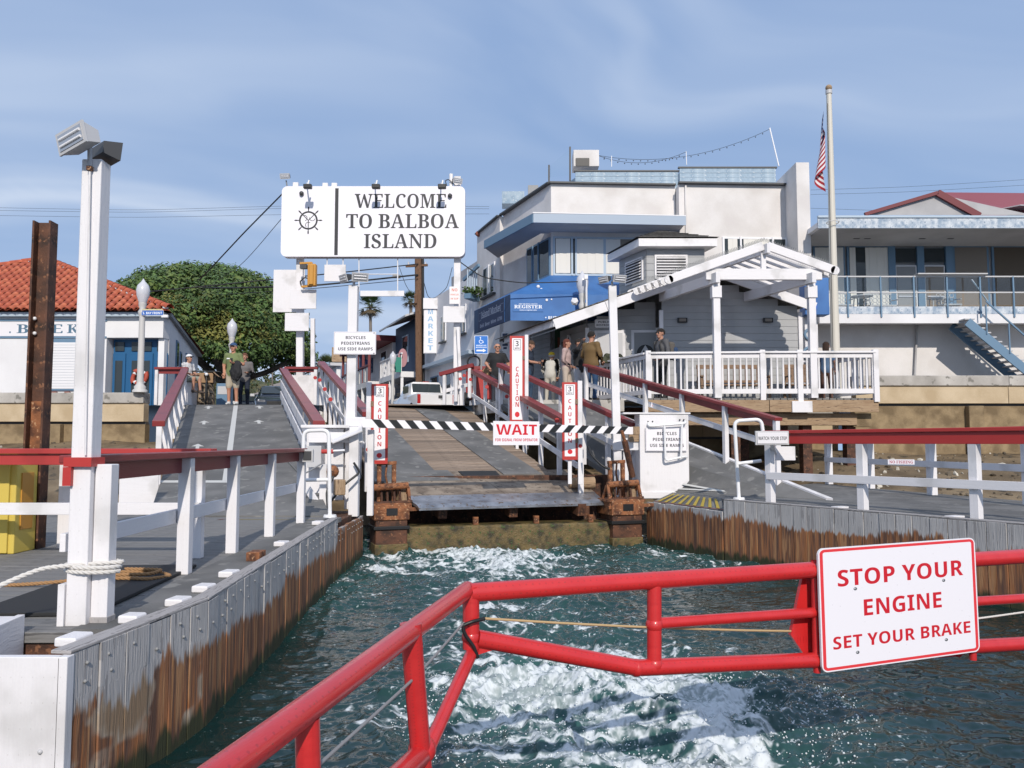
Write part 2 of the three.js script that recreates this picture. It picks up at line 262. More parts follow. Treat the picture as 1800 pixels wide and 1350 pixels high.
// ================================================================ WATER
{
  const x0 = -3.2, x1 = 8.0, z0 = -17.2, z1 = -3.6, NX = 560, NZ = 680;
  const dens = (x, z) => {                                             // how much the ferry's wash has broken the surface here
    const boil = Math.exp(-(((x - 0.75) / 1.35) ** 2 + ((z + 6.05) / 1.25) ** 2)), boil2 = Math.exp(-(((x - 1.2) / 0.9) ** 2 + ((z + 5.0) / 0.8) ** 2));
    const cx = lerp(0.5, -0.5, clamp((-z - 6) / 8, 0, 1)), core = Math.exp(-(((x - cx) / 1.55) ** 2)) * sstep(-z, 4.5, 6) ;
    const far = sstep(-z, 10.5, 14) * sstep(x, -2.6, -1.4) * 0.6, edge = sstep(-x, 1.35, 2.0) * sstep(-z, 7.5, 10) * 0.42, right = sstep(x, 1.2, 2.6) * sstep(-z, 9.5, 13) * 0.22;
    return clamp(boil * 0.92 + boil2 * 0.65 + core * 0.74 + far * 0.7 + edge + right, 0, 1.25);
  };
  const ridged = (x, y, o) => { let s = 0, a = 0.5, n = 0; for (let i = 0; i < o; i++) { const v = 1 - Math.abs(2 * vn(x, y) - 1); s += a * v * v; n += a; a *= 0.55; x = x * 2.03 + 17.3; y = y * 2.03 + 5.1; } return s / n; };
  const height = (x, z) => {
    const d = dens(x, z), fade = sstep(x, x0, x0 + 0.6) * sstep(-x, -x1, -x1 + 0.6) * sstep(z, z0, z0 + 0.6) * sstep(-z, -z1, -z1 + 0.4);
    const wx = fbm(x * 0.5 + 20, z * 0.5 + 31, 2) * 2.2, wz = fbm(x * 0.5 + 71, z * 0.5 + 13, 2) * 2.2;
    let h = (fbm(x * 0.8 + wx, z * 1.1 + wz, 3) - 0.5) * 0.10 + (ridged(x * 1.5 + wx, z * 2.6 + wz, 3) - 0.4) * 0.035 + (ridged(x * 4.5 + wx * 2, z * 8.5 + wz, 2) - 0.4) * 0.014;
    h += d * ((ridged(x * 1.6 + wx * 1.4 + 3, z * 1.6 + wz * 1.4, 4) - 0.35) * 0.17 + (ridged(x * 6 + wx * 2, z * 6 + wz * 2, 2) - 0.4) * 0.055 + (vn(x * 16, z * 16) - 0.5) * 0.03 + (vn(x * 34, z * 34) - 0.5) * 0.02);
    h += Math.exp(-(((x - 0.75) / 1.1) ** 2 + ((z + 6.15) / 0.55) ** 2)) * 0.12;
    return h * fade;
  };
  const pos = new Float32Array((NX + 1) * (NZ + 1) * 3), uv = new Float32Array((NX + 1) * (NZ + 1) * 2), idx = [];
  for (let j = 0; j <= NZ; j++) for (let i = 0; i <= NX; i++) {
    const x = lerp(x0, x1, i / NX), z = lerp(z0, z1, j / NZ), o = j * (NX + 1) + i;
    pos.set([x, WATER + height(x, z), z], o * 3); uv.set([i / NX, j / NZ], o * 2);
    if (i < NX && j < NZ) idx.push(o, o + NX + 1, o + 1, o + 1, o + NX + 1, o + NX + 2);
  }
  const patch = new THREE.BufferGeometry(); patch.setAttribute('position', new THREE.BufferAttribute(pos, 3)); patch.setAttribute('uv', new THREE.BufferAttribute(uv, 2)); patch.setIndex(idx); patch.computeVertexNormals();
  const S = 2048, foam = new Uint8Array(S * S * 4), rough = new Uint8Array(S * S * 4);
  for (let j = 0; j < S; j++) for (let i = 0; i < S; i++) {
    const x = lerp(x0, x1, (i + 0.5) / S), z = lerp(z0, z1, (j + 0.5) / S), d = dens(x, z), o = (j * S + i) * 4;
    const w = fbm(x * 1.1 + 9, z * 1.4, 3) * 1.7, r = ridged(x * 1.15 + w, z * 2.1 + w * 1.2, 5), g = fbm(x * 13 + w * 3, z * 17, 4), sp = vn(x * 70, z * 80);
    const lace = ridged(x * 5.5 + w * 2, z * 7 + w * 2, 4), grit = fbm(x * 46 + w * 5, z * 52, 3), want = 0.85 - d * 0.40; let f = sstep(r * 0.52 + lace * 0.36 + g * 0.22, want, want + 0.16) * (0.42 + 0.75 * sstep(grit * 0.6 + lace * 0.5, 0.36, 0.68));
    f = Math.max(f, sstep(sp * 0.6 + g * 0.5, 0.83 - 0.10 * d, 0.93) * (0.25 + 0.75 * clamp(d * 2, 0, 1)));      // single bubbles and flecks
    f = clamp(f, 0, 1) * (0.82 + 0.3 * sp);
    const milky = clamp(d * 0.75 * (0.5 + fbm(x * 2.2 + w, z * 2.2, 3)), 0, 1);
    const c = mix3(mix3([0.005, 0.022, 0.022], [0.032, 0.092, 0.088], milky), [0.68, 0.72, 0.74], clamp(f, 0, 1) * 0.92);
    foam[o] = toS(c[0]); foam[o + 1] = toS(c[1]); foam[o + 2] = toS(c[2]); foam[o + 3] = 255;
    rough[o] = rough[o + 1] = rough[o + 2] = 255 * lerp(0.07, 0.55, clamp(f * 1.4, 0, 1)); rough[o + 3] = 255;
  }
  const mk = (d, srgb) => { const t = new THREE.DataTexture(d, S, S, THREE.RGBAFormat); t.magFilter = THREE.LinearFilter; t.wrapS = t.wrapT = THREE.ClampToEdgeWrapping; if (srgb) t.colorSpace = THREE.SRGBColorSpace; t.needsUpdate = true; return t; };
  const wm = new THREE.MeshPhysicalMaterial({ map: mk(foam, true), roughnessMap: mk(rough, false), roughness: 1, ior: 1.333 });
  const root = structure('water', 'dark green harbour water churned white by the ferry');
  mesh('wash', patch, wm, root);
  // drops thrown up over the boil
  { const r = rng(55), n = 2600, im = new THREE.InstancedMesh(new THREE.IcosahedronGeometry(1, 0), std({ color: rgb(0.7, 0.74, 0.76), roughness: 0.3 }), n), m = new THREE.Matrix4(), q = new THREE.Quaternion(); im.name = 'spray';
    for (let i = 0; i < n; i++) { const a = r() * 6.283, k = Math.sqrt(r()) * 1.5, x = 0.8 + Math.cos(a) * k * 1.1, z = -5.9 + Math.sin(a) * k * 0.95, s = 0.003 + 0.006 * r() * r(); m.compose(V(x, WATER + height(x, z) + 0.10 * r() * r() * Math.exp(-k * 0.6), z), q, V(s, s, s)); im.setMatrixAt(i, m); } im.userData.kind = 'stuff'; root.attach(im); }
  const calm = new THREE.MeshPhysicalMaterial({ color: rgb(0.012, 0.032, 0.034), roughness: 0.06, ior: 1.333, bumpMap: bumpNoise, bumpScale: 0.02 });
  const far = (a, b, c, d) => poly([[V(a, WATER, c), V(a, WATER, d), V(b, WATER, d), V(b, WATER, c)]]);
  mesh('open_water', mergeGeometries([far(-90, x0, -30, 60), far(x1, 90, -30, 60), far(x0, x1, -30, z0), far(x0, x1, z1, 60)]), calm, root);
}

// ================================================================ BEACH AND GROUND
{
  const root = structure('beach', 'brown tidal mud sloping down from the seawall'), g = new THREE.PlaneGeometry(140, 12, 280, 40); g.rotateX(-Math.PI / 2); g.translate(0, 0, -19);
  const beachY = (x, z) => { const t = clamp((-z - 13) / 10.5, 0, 1), mid = 1 - sstep(Math.abs(x - 0.5), 4.5, 8); return -0.6 + (x < 0 ? 2.62 : 2.36) * Math.pow(t, 0.55) - mid * 1.6 * (1 - t) - mid * 0.5; };
  const p = g.attributes.position; for (let i = 0; i < p.count; i++) { const x = p.getX(i), z = p.getZ(i), t = clamp((-z - 13) / 11, 0, 1), e = sstep(Math.abs(x), 0, 7); p.setY(i, beachY(x, z) + (fbm(x * 0.7 + 40, z * 0.9 + 40, 4) - 0.5) * 0.22 + (vn(x * 5, z * 5) - 0.5) * 0.05); }
  g.computeVertexNormals(); mesh('mud', uvm(g), M.mud, root);
  // shells and cobbles strewn below the right-hand wall
  const r = rng(31), shell = new THREE.IcosahedronGeometry(1, 0), count = 900, im = new THREE.InstancedMesh(shell, std({ roughness: 0.8 }), count), m = new THREE.Matrix4(), q = new THREE.Quaternion(), e = new THREE.Euler();
  im.name = 'shells_and_stones';
  for (let i = 0; i < count; i++) {
    const right = i < 720, x = right ? 5 + r() * 16 : -22 + r() * 14, z = -17 - r() * 6.2, t = clamp((-z - 13) / 11, 0, 1), ed = sstep(Math.abs(x), 0, 7), y = beachY(x, z) + (fbm(x * 0.7 + 40, z * 0.9 + 40, 4) - 0.5) * 0.22;
    const s = 0.018 + 0.05 * r() ** 3 * (right ? 1.3 : 0.7), pale = r() < 0.2;
    m.compose(V(x, y + s * 0.1, z), q.setFromEuler(e.set(r() * 3, r() * 6, r() * 3)), V(s * (1 + r()), s * 0.6, s)); im.setMatrixAt(i, m);
    im.setColorAt(i, pale ? ((k) => rgb(0.42 * k, 0.39 * k, 0.33 * k))(0.8 + 0.7 * r()) : ((k) => rgb(0.10 * k, 0.08 * k, 0.055 * k))(0.5 + r()));
  }
  im.userData.kind = 'stuff'; root.attach(im);
  const gr = structure('ground', 'street and promenade level of the island', V(0, 0, 0));
  mesh('asphalt', poly([[V(-900, STREET - 0.02, -23.9), V(900, STREET - 0.02, -23.9), V(900, STREET - 0.02, -1500), V(-900, STREET - 0.02, -1500)]]), mapped(mottle([0.05, 0.05, 0.052], [0.075, 0.075, 0.078], 6, 6), 0.9), gr);
}

// ================================================================ DOCKS
function wallTex(len, near) {                                          // grey boards, rust and weed below the tide line, black at the water
  return tex(2048, 256, 1, 1, (u, v) => {
    const s = u * len, y = v * 1.5 - 0.35, streak = fbm(s * 16, y * 1.3 + 3, 4), grain = fbm(s * 60, y * 3, 3), blot = fbm(s * 2.2 + 5, y * 3.5, 4);
    let c = mix3([0.34, 0.33, 0.325], [0.52, 0.505, 0.50], clamp(grain * 0.8 + blot * 0.5 - 0.15, 0, 1)); if (grain > 0.66) c = mix3(c, [0.17, 0.16, 0.16], 0.6);
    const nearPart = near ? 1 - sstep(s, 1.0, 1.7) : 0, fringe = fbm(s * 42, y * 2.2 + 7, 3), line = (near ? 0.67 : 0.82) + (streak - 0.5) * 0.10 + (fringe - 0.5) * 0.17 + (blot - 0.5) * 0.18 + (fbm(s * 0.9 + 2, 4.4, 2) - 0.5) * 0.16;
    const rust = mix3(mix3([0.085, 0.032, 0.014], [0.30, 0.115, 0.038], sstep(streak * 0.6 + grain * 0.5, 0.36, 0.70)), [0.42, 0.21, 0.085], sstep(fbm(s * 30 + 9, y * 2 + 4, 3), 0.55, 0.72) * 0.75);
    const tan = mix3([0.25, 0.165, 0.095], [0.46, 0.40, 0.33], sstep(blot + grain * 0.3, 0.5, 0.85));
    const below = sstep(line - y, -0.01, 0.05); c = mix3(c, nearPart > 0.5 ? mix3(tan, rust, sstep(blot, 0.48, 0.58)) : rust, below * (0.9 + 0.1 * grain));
    const weed = 0.30 + (streak - 0.5) * 0.22; c = mix3(c, mix3([0.018, 0.02, 0.010], [0.05, 0.055, 0.02], grain), sstep(weed - y, 0, 0.09));
    return c;
  });
}
function plankWall(root, pts, yTop, yBot, width, tx, len, s0, seed) {   // upright boards, each its own mesh, stained by one continuous wall print
  const r = rng(seed), mat = std({ map: tx, roughness: 0.78, bumpMap: (() => { const b = bumpUpright.clone(); b.repeat.set(len / 1.1, 1.4); return b; })(), bumpScale: 0.004 }); let s = s0;
  tx.wrapS = tx.wrapT = THREE.ClampToEdgeWrapping; tx.repeat.set(1, 1);
  for (let k = 1; k < pts.length; k++) {
    const f = wallFrame(V(pts[k - 1][0], 0, pts[k - 1][1]), V(pts[k][0], 0, pts[k][1])), n = Math.max(1, Math.round(f.len / width)), w = f.len / n;
    for (let i = 0; i < n; i++) {
      const h = yTop - yBot + (r() - 0.5) * 0.012, g = box(w - 0.006 - r() * 0.004, h, 0.05, 0.004).clone(), p = g.attributes.position, uv = g.attributes.uv;
      for (let a = 0; a < p.count; a++) uv.setXY(a, (s + (i + 0.5) * w + p.getX(a)) / len, (p.getY(a) + h / 2 + yBot + 0.35) / 1.5);
      const m = mesh('board', g, mat, root, f.at((i + 0.5) * w, yBot + h / 2, 0.012 * (r() - 0.5)), f.rot + (r() - 0.5) * 0.012);
      m.name = 'board';
      for (const dy of [0.07, 0.16]) if (r() < 0.75) { const b = new THREE.SphereGeometry(0.011, 6, 4); mesh('bolt', b, M.grey, m, f.at((i + 0.3 + 0.4 * r()) * w, yTop - dy, 0.028)); }
    }
    s += f.len;
  }
}
function railing(name, label, o, group) {                              // a painted timber handrail: red cap and apron board, white posts and middle rails
  const { a, b, h = 1.0, posts = [0, 1], cap = 0.16, capH = 0.05, fascia = 0.13, mids = [0.46], pw = 0.09, red = M.red, over = 0.06, midH = 0.11 } = o;
  const root = thing(name, label, 'railing', a, group), d = b.clone().sub(a), n = d.clone().normalize(), up = V(0, 1, 0), side = up.clone().cross(n).normalize().multiplyScalar(o.side ?? 1);
  const at = (t, y, s = 0) => a.clone().addScaledVector(d, t).add(V(0, y, 0)).addScaledVector(side, s);
  beam('top_rail', root, red, at(0, h).addScaledVector(n, -over), at(1, h).addScaledVector(n, over), cap, capH, 0.008);
  if (fascia) beam('apron_board', root, red, at(0, h - capH / 2 - fascia / 2 - 0.002, cap * 0.2), at(1, h - capH / 2 - fascia / 2 - 0.002, cap * 0.2), 0.035, fascia, 0.004);
  const rot = Math.atan2(n.x, n.z);
  for (const t of posts) post('post', root, M.white, at(t, -(o.sink ?? 0), -0.01), h + (o.sink ?? 0) - capH / 2 - 0.002, pw, pw * (o.deep ?? 1), rot);
  for (const y of mids) beam('middle_rail', root, M.white, at(0, y, pw / 2 + 0.014), at(1, y, pw / 2 + 0.014), 0.036, midH, 0.004);
  return root;
}
function hazard(root, corners, n) {                                    // yellow bars painted across a plate, with a red border line
  const [a, b, c, d] = corners, at = (s, t) => a.clone().lerp(b, s).lerp(d.clone().lerp(c, s), t).add(V(0, 0.004, 0));
  const yel = flat(0.42, 0.31, 0.05, 0.75);
  for (let i = 0; i < n; i++) { const t = (i + 0.2) / n, u = (i + 0.62) / n; mesh('yellow_stripe', poly([[at(0.08, t), at(0.92, t), at(0.92, u), at(0.08, u)]]), yel, root); }
  mesh('red_border', poly([[at(0, 0), at(0.04, 0), at(0.04, 1), at(0, 1)]]), flat(0.22, 0.07, 0.06, 0.8), root);
}
const LEFT_EDGE = [[-2.21, -4.18], [-2.04, -5.57], [-2.42, -11.45]], LEFT_LOW = [[-2.42, -11.45], [-2.47, -13.7]];
{
  const root = structure('ferry_dock', 'weathered timber ferry dock with grey boards beside the railing');
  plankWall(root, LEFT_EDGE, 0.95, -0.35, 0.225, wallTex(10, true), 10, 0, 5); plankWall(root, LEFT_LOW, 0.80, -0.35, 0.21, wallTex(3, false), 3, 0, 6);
  // white end wall of plywood panels
  for (const [x, w] of [[-2.395, 0.36], [-2.78, 0.40], [-3.6, 1.22], [-4.84, 1.24], [-6.1, 1.24]]) {
    const b = mesh('white_panel', box(w - 0.005, 1.3, 0.05, 0.004), M.white, root, V(x, 0.30, -4.155));
    for (const [dx, y] of [[-0.3, 0.83], [0.22, 0.83], [0.1, 0.5], [-0.2, 0.45], [0.3, 0.52]]) if (Math.abs(dx) < w / 2 - 0.03) mesh('bolt', new THREE.SphereGeometry(0.013, 8, 5), M.lightGrey, b, V(x + dx, y, -4.129));
  }
  post('corner_post', root, M.white, V(-2.205, -0.35, -4.165), 1.3, 0.05, 0.07);
  mesh('core', prism([[-7, -4.78], [-2.14, -4.78], [-2.16, -5.57], [-2.5, -11.45], [-2.55, -13.9], [-7, -13.9]], -0.3, 0.86), M.rustDark, root);
  // deck boards across, a smooth painted walk strip along the edge
  const r = rng(3);
  for (let z = -4.85; z > -12.0; z -= 0.19) mesh('deck_board', box(4.55 - 0.02, 0.06, 0.184, 0.003), M.deckOld, root, V(-4.72 + (r() - 0.5) * 0.01, DECK - 0.03 + (r() - 0.5) * 0.004, z));
  mesh('walk_strip', slab([V(-2.52, DECK + 0.006, -4.8), V(-2.16, DECK + 0.006, -4.8), V(-2.11, DECK + 0.006, -5.57), V(-2.55, DECK + 0.006, -5.57)], 0.05), M.deck, root);
  mesh('walk_strip', slab([V(-2.55, DECK + 0.006, -5.575), V(-2.11, DECK + 0.006, -5.575), V(-2.49, DECK + 0.006, -11.45), V(-2.85, DECK + 0.006, -11.45)], 0.05), M.deck, root);
  mesh('walk_strip', slab([V(-7, DECK - 0.002, -11.9), V(-2.85, DECK - 0.002, -11.46), V(-2.55, DECK - 0.14, -13.8), V(-7, DECK - 0.002, -13.9)], 0.05), M.deck, root);
  hazard(root, [V(-4.1, DECK + 0.002, -11.55), V(-2.62, DECK + 0.001, -11.5), V(-2.62, DECK - 0.118, -13.5), V(-3.7, DECK - 0.085, -13.5)], 8);
  // worn cap strip and the white chocks on the edge
  for (let k = 1; k < LEFT_EDGE.length; k++) { const [p, q] = [LEFT_EDGE[k - 1], LEFT_EDGE[k]]; beam('cap_strip', root, M.grayWood, V(p[0] - 0.03, 0.962, p[1]), V(q[0] - 0.03, 0.962, q[1]), 0.11, 0.018, 0.004); }
  for (const [z, l] of [[-4.45, 0.22], [-4.98, 0.16], [-5.5, 0.2], [-6.0, 0.2], [-6.65, 0.2], [-8.6, 0.2], [-10.8, 0.2]]) { const x = z > -5.57 ? lerp(-2.21, -2.04, (-z - 4.18) / 1.39) : lerp(-2.04, -2.42, (-z - 5.57) / 5.88); mesh('edge_chock', box(0.12, 0.05, l * 0.75, 0.012), M.white, root, V(x - 0.14, DECK + 0.032, z), -0.1); }
  mesh('rusty_chock', box(0.12, 0.08, 0.2, 0.006), M.rust, root, V(-2.33, DECK + 0.045, -7.6));
  // dark slot by the end wall, its shade put in as a black sheet
  mesh('slot_shade_sheet', box(4.6, 0.05, 0.55), M.rubber, root, V(-4.7, 0.45, -4.47));
  mesh('black_mat', box(0.75, 0.025, 2.0, 0.006), M.rubber, root, V(-3.02, DECK + 0.016, -6.15), 0.06);
}
const RIGHT_A = [3.4, -13.3], RIGHT_B = [5.75, -9.26], RDECK = 1.07;
{
  const root = structure('ferry_dock', 'grey painted ferry dock above a rust stained board wall');
  const end = [7.2, -6.77];
  plankWall(root, [end, RIGHT_B, RIGHT_A].map((p) => p), RDECK + 0.01, -0.35, 0.235, wallTex(8, false), 8, 0, 8);
  plankWall(root, [[3.39, -13.32], [2.53, -15.5]], 0.90, -0.35, 0.22, wallTex(3, false), 3, 0, 9);
  const fp = [[2.6, -15.6], [3.46, -13.35], [5.81, -9.25], [7.26, -6.8], [10.5, -6.8], [10.5, -12], [8.2, -13.2], [7.35, -16.9], [7.0, -19], [5.6, -17.6], [4.4, -15.6]];
  mesh('core', prism(fp.map(([x, z]) => [x + 0.06, z - 0.04]), -0.3, 0.84), M.rustDark, root);
  mesh('deck_surface', prism([[3.5, -13.9], [3.46, -13.32], [5.81, -9.25], [7.26, -6.8], [10.5, -6.8], [10.5, -12], [8.2, -13.2], [7.35, -16.9], [7.0, -19], [5.6, -17.6], [4.4, -15.6], [3.02, -15.5]], 0.9, RDECK), M.deck, root);
  mesh('low_plate', slab([V(2.6, 0.905, -15.4), V(3.44, 0.905, -13.4), V(3.5, RDECK + 0.002, -13.9), V(3.0, RDECK + 0.002, -15.5)], 0.06), M.deck, root);
  hazard(root, [V(2.62, 0.912, -15.3), V(2.98, RDECK + 0.004, -15.3), V(3.44, RDECK + 0.004, -13.85), V(3.42, 0.912, -13.45)].map((p) => p), 9);
  beam('cap_strip', root, M.grayWood, V(RIGHT_A[0] + 0.03, RDECK + 0.024, RIGHT_A[1]), V(RIGHT_B[0] + 0.03, RDECK + 0.024, RIGHT_B[1]), 0.10, 0.018, 0.004);
  for (const [x, z] of [[4.62, -11.72], [5.45, -10.25]]) mesh('edge_chock', box(0.22, 0.025, 0.13, 0.006), M.white, root, V(x, RDECK + 0.02, z), 0.5);
}
// the mooring piles that carry the gate machinery, and the sill between them
function pier(label, u0, u1, v, Z, tilt) {
  const p = G((u0 + u1) / 2, v, WATER), w = (u1 - u0) / FOCAL * Z, root = thing('gate_pier', label, 'pile', V(p.x, -0.6, p.z - w / 2));
  const rot = 0.34; post('column', root, M.rustDark, V(p.x, -0.6, p.z - w / 2), 1.52, w * 0.86, w * 0.86, rot, 0.02);
  mesh('rusty_collar', box(w * 0.95, 0.26, w * 0.95, 0.012), M.rust, root, V(p.x, 0.82, p.z - w / 2), rot); mesh('band', box(w * 0.97, 0.06, w * 0.97, 0.01), M.black, root, V(p.x, 0.56, p.z - w / 2), rot);
  mesh('weed_skirt', box(w * 0.9, 0.3, w * 0.9, 0.02), M.moss, root, V(p.x, 0.14, p.z - w / 2), rot);
  mesh('slot', box(w * 0.3, 0.12, 0.03), M.black, root, V(p.x + Math.sin(rot) * w * 0.46, 0.83, p.z - w / 2 + Math.cos(rot) * w * 0.47), rot);
  return { p, w };
}
const pierL = pier('rusted square pile on the ramp side nearer the timber wall', 645, 710, 975, 14.2), pierR = pier('rusted square pile beside the yellow striped plate', 1062, 1128, 962, 15.2);
{
  const a = V(pierL.p.x, 0, pierL.p.z - 0.45), b = V(pierR.p.x, 0, pierR.p.z - 0.4), root = thing('sill_beam', 'mossy encrusted concrete sill across the slip under the apron', 'beam', V(a.x, 0, a.z));
  beam('sill', root, M.moss, V(a.x, 0.26, a.z), V(b.x, 0.26, b.z), 0.5, 0.62, 0.05); beam('dark_backing', root, M.rustDark, V(a.x, 0.6, a.z - 1.5), V(b.x, 0.6, b.z - 1.5), 0.1, 1.5);  // behind the sill, a dark backing added for the void under the apron
  for (const t of [0.36, 0.62, 0.86]) { const p = a.clone().lerp(b, t); mesh('bracket', box(0.09, 0.14, 0.08, 0.005), M.rust, root, V(p.x, 0.63, p.z + 0.2), 0.35); }
  for (const t of [0.2, 0.5, 0.8]) { const p = a.clone().lerp(b, t); beam('girder', root, M.rustDark, V(p.x + 0.1, 0.78, p.z + 0.15), V(p.x - 2.0, 1.7, p.z - 4.6), 0.16, 0.22); }
}

// ================================================================ RAMPS
const RAMP_AX = V(-0.35, 0, -0.937), RAMP_R = V(0.937, 0, -0.35), LIP = V(-1.72, 0.95, -14.1), RAMP_K = 0.209;
const rampAt = (x, z, up = 0) => V(x, LIP.y + RAMP_K * ((x - LIP.x) * RAMP_AX.x + (z - LIP.z) * RAMP_AX.z) + up, z);
const leftX = (z) => -2.35 - 0.345 * (-z - 15), rightX = (z) => 1.45 - 0.285 * (-z - 15);
function acrossRamp(d) {                                               // the ramp's two edge points at distance d up from the lip
  const at = (t) => LIP.clone().addScaledVector(RAMP_R, t).addScaledVector(RAMP_AX, d); let tl = 0, tr = 3.7;
  for (let k = 0; k < 12; k++) { const p = at(tl), q = at(tr); tl += (leftX(p.z) - p.x) / 0.937 * 0.9; tr += (rightX(q.z) - q.x) / 0.937 * 0.9; }
  const f = (p) => rampAt(p.x, p.z); return [f(at(tl)), f(at(tr))];
}
{
  const root = structure('vehicle_ramp', 'plank vehicle ramp with two grey wheel tracks', LIP), r = rng(12), up = V(0.073, 0.979, 0.196), planks = [1, 0.72, 1.2, 0.88].map((k) => { const m = M.rampWood.clone(); m.color.setRGB(k, k * 0.98, k * 0.95); return m; });
  for (let d = 2.3; d < 10.5; d += 0.24) { const [a, b] = acrossRamp(d), k = (r() - 0.5) * 0.02; beam('plank', root, planks[Math.floor(r() * 4)], V(a.x + k, a.y - 0.03, a.z), V(b.x + k, b.y - 0.03 + (r() - 0.5) * 0.01, b.z), 0.225 + r() * 0.01, 0.06, 0.006, up); }
  const strip = (u0, u1, w0, w1) => { const q = (x, z) => rampAt(x, z, 0.022); mesh('wheel_track', slab([q(u0[0] - w0 / 2, u0[1] + w0 * 0.17), q(u0[0] + w0 / 2, u0[1] - w0 * 0.17), q(u1[0] + w1 / 2, u1[1] - w1 * 0.17), q(u1[0] - w1 / 2, u1[1] + w1 * 0.17)], 0.02), M.deck, root); };
  strip([-1.95, -16.15], [-4.7, -24.2], 0.98, 0.95); strip([0.22, -16.85], [-2.52, -24.4], 0.78, 0.8);
  // apron plates
  const L2 = LIP.clone(), at = (t, d, u = 0) => { const p = LIP.clone().addScaledVector(RAMP_R, t).addScaledVector(RAMP_AX, d); return V(p.x, 0.95 + d * 0.206 + u, p.z); };
  mesh('steel_lip', slab([at(0.1, 0.0), at(3.62, 0.0), at(3.72, 0.55), at(0.0, 0.55)], 0.05), M.steel, root);
  mesh('lip_tread', slab([at(0.12, -0.12, -0.03), at(3.6, -0.12, -0.03), at(3.62, 0.01, 0.002), at(0.1, 0.01, 0.002)], 0.04), M.steel, root);
  mesh('apron_plate', slab([at(0.0, 0.56), at(1.9, 0.56), at(1.85, 1.55), at(-0.15, 1.55)], 0.06), M.plank, root); mesh('apron_plate', slab([at(1.91, 0.56), at(3.72, 0.56), at(3.8, 1.55), at(1.86, 1.55)], 0.06), M.plank, root);
  mesh('rubber_flap', slab([at(-0.3, 1.56, 0.01), at(1.35, 1.56, 0.01), at(1.3, 2.28, 0.03), at(-0.35, 2.28, 0.03)], 0.04), M.deck, root); mesh('rubber_flap', slab([at(1.36, 1.56), at(3.9, 1.56), at(3.95, 2.28, 0.01), at(1.31, 2.28, 0.01)], 0.04), M.plank, root);
  mesh('rubber_mat', slab([at(1.5, 1.7, 0.024), at(2.25, 1.7, 0.024), at(2.3, 2.2, 0.024), at(1.5, 2.2, 0.024)], 0.02), M.rubber, root);
  mesh('stub_log', (() => { const g = new THREE.CylinderGeometry(0.1, 0.12, 0.5, 10); g.rotateZ(Math.PI / 2); return uvm(g); })(), M.timber, root, at(3.55, 0.75, 0.12), 0.2);
  const under = acrossRamp(2.4), top = acrossRamp(10.4);
  mesh('frame', slab([V(under[0].x, under[0].y - 0.07, under[0].z), V(under[1].x, under[1].y - 0.07, under[1].z), V(top[1].x, top[1].y - 0.07, top[1].z), V(top[0].x, top[0].y - 0.07, top[0].z)], 0.25), M.rustDark, root);
}
function pedRamp(label, fl, fr, tl, tr) {                              // four corners of a grey walking ramp: foot left, foot right, top right, top left
  const root = structure('pedestrian_ramp', label, fl); mesh('deck_surface', slab([fl, fr, tr, tl], 0.12), M.deck, root); return root;
}
const onRamp = (fl, fr, tr, tl) => (s, t, up = 0.004) => fl.clone().lerp(fr, s).lerp(tl.clone().lerp(tr, s), t).add(V(0, up, 0));
function arrowMark(root, at, s, t, w, l) { // painted arrow: shaft and head
  const q = (ds, dt) => at(s + ds, t + dt); mesh('painted_arrow', poly([[q(-w * 0.28, -l / 2), q(w * 0.28, -l / 2), q(w * 0.28, 0), q(-w * 0.28, 0)], [q(-w, 0), q(w, 0), q(0, l / 2)]]), M.paintMark, root);
}
{
  const fl = V(-5.23, 0.95, -12), fr = V(-2.62, 0.95, -12), tl = V(-9.5, STREET, -24), tr = V(-6.7, STREET, -24), root = pedRamp('left grey pedestrian ramp with a white centre line', fl, fr, tl, tr), at = onRamp(fl, fr, tr, tl);
  const c0 = 0.42, c1 = 0.52; mesh('centre_line', poly([[at(c0 - 0.022, 0.18), at(c0 + 0.022, 0.18), at(c1 + 0.022, 0.985), at(c1 - 0.022, 0.985)]]), M.paintMark, root);
  mesh('cross_line', poly([[at(0, 0.172), at(0.5, 0.172), at(0.5, 0.186), at(0, 0.186)]]), M.paintMark, root);
  for (const [s, t] of [[0.24, 0.95], [0.76, 0.955], [0.22, 0.72], [0.72, 0.73], [0.78, 0.34], [0.2, 0.45]]) arrowMark(root, at, s, t, 0.05, 0.05);
}
{
  const fl = V(2.45, RDECK + 0.006, -16.4), fr = V(5.1, RDECK + 0.006, -13.5), tl = V(-0.3, 3.0, -21.3), tr = V(1.95, 3.0, -21.3), root = pedRamp('right grey pedestrian ramp below the restroom deck', fl, fr, tl, tr), at = onRamp(fl, fr, tr, tl);
  for (const [s, t] of [[0.62, 0.2], [0.6, 0.5]]) arrowMark(root, at, s, t, 0.07, 0.06);
  mesh('painted_triangle', poly([[at(0.05, 0.02), at(0.55, 0.02), at(0.55, 0.032), at(0.05, 0.032)], [at(0.05, 0.15), at(0.09, 0.16), at(0.56, 0.03), at(0.52, 0.02)]]), M.paintMark, root);
  mesh('kerb_line', slab([at(1.0, 0.0, 0.03), at(1.03, 0.0, 0.03), at(1.03, 1.0, 0.03), at(1.0, 1.0, 0.03)], 0.1), M.white, root);
}
{ const root = structure('landing', 'street level landing at the head of the right ramp'); mesh('slab', slab([V(-0.22, STREET + 0.004, -21.31), V(2.9, STREET + 0.004, -21.31), V(1.9, STREET + 0.004, -24.3), V(-1.1, STREET + 0.004, -24.3)], 0.3), M.concrete, root); }
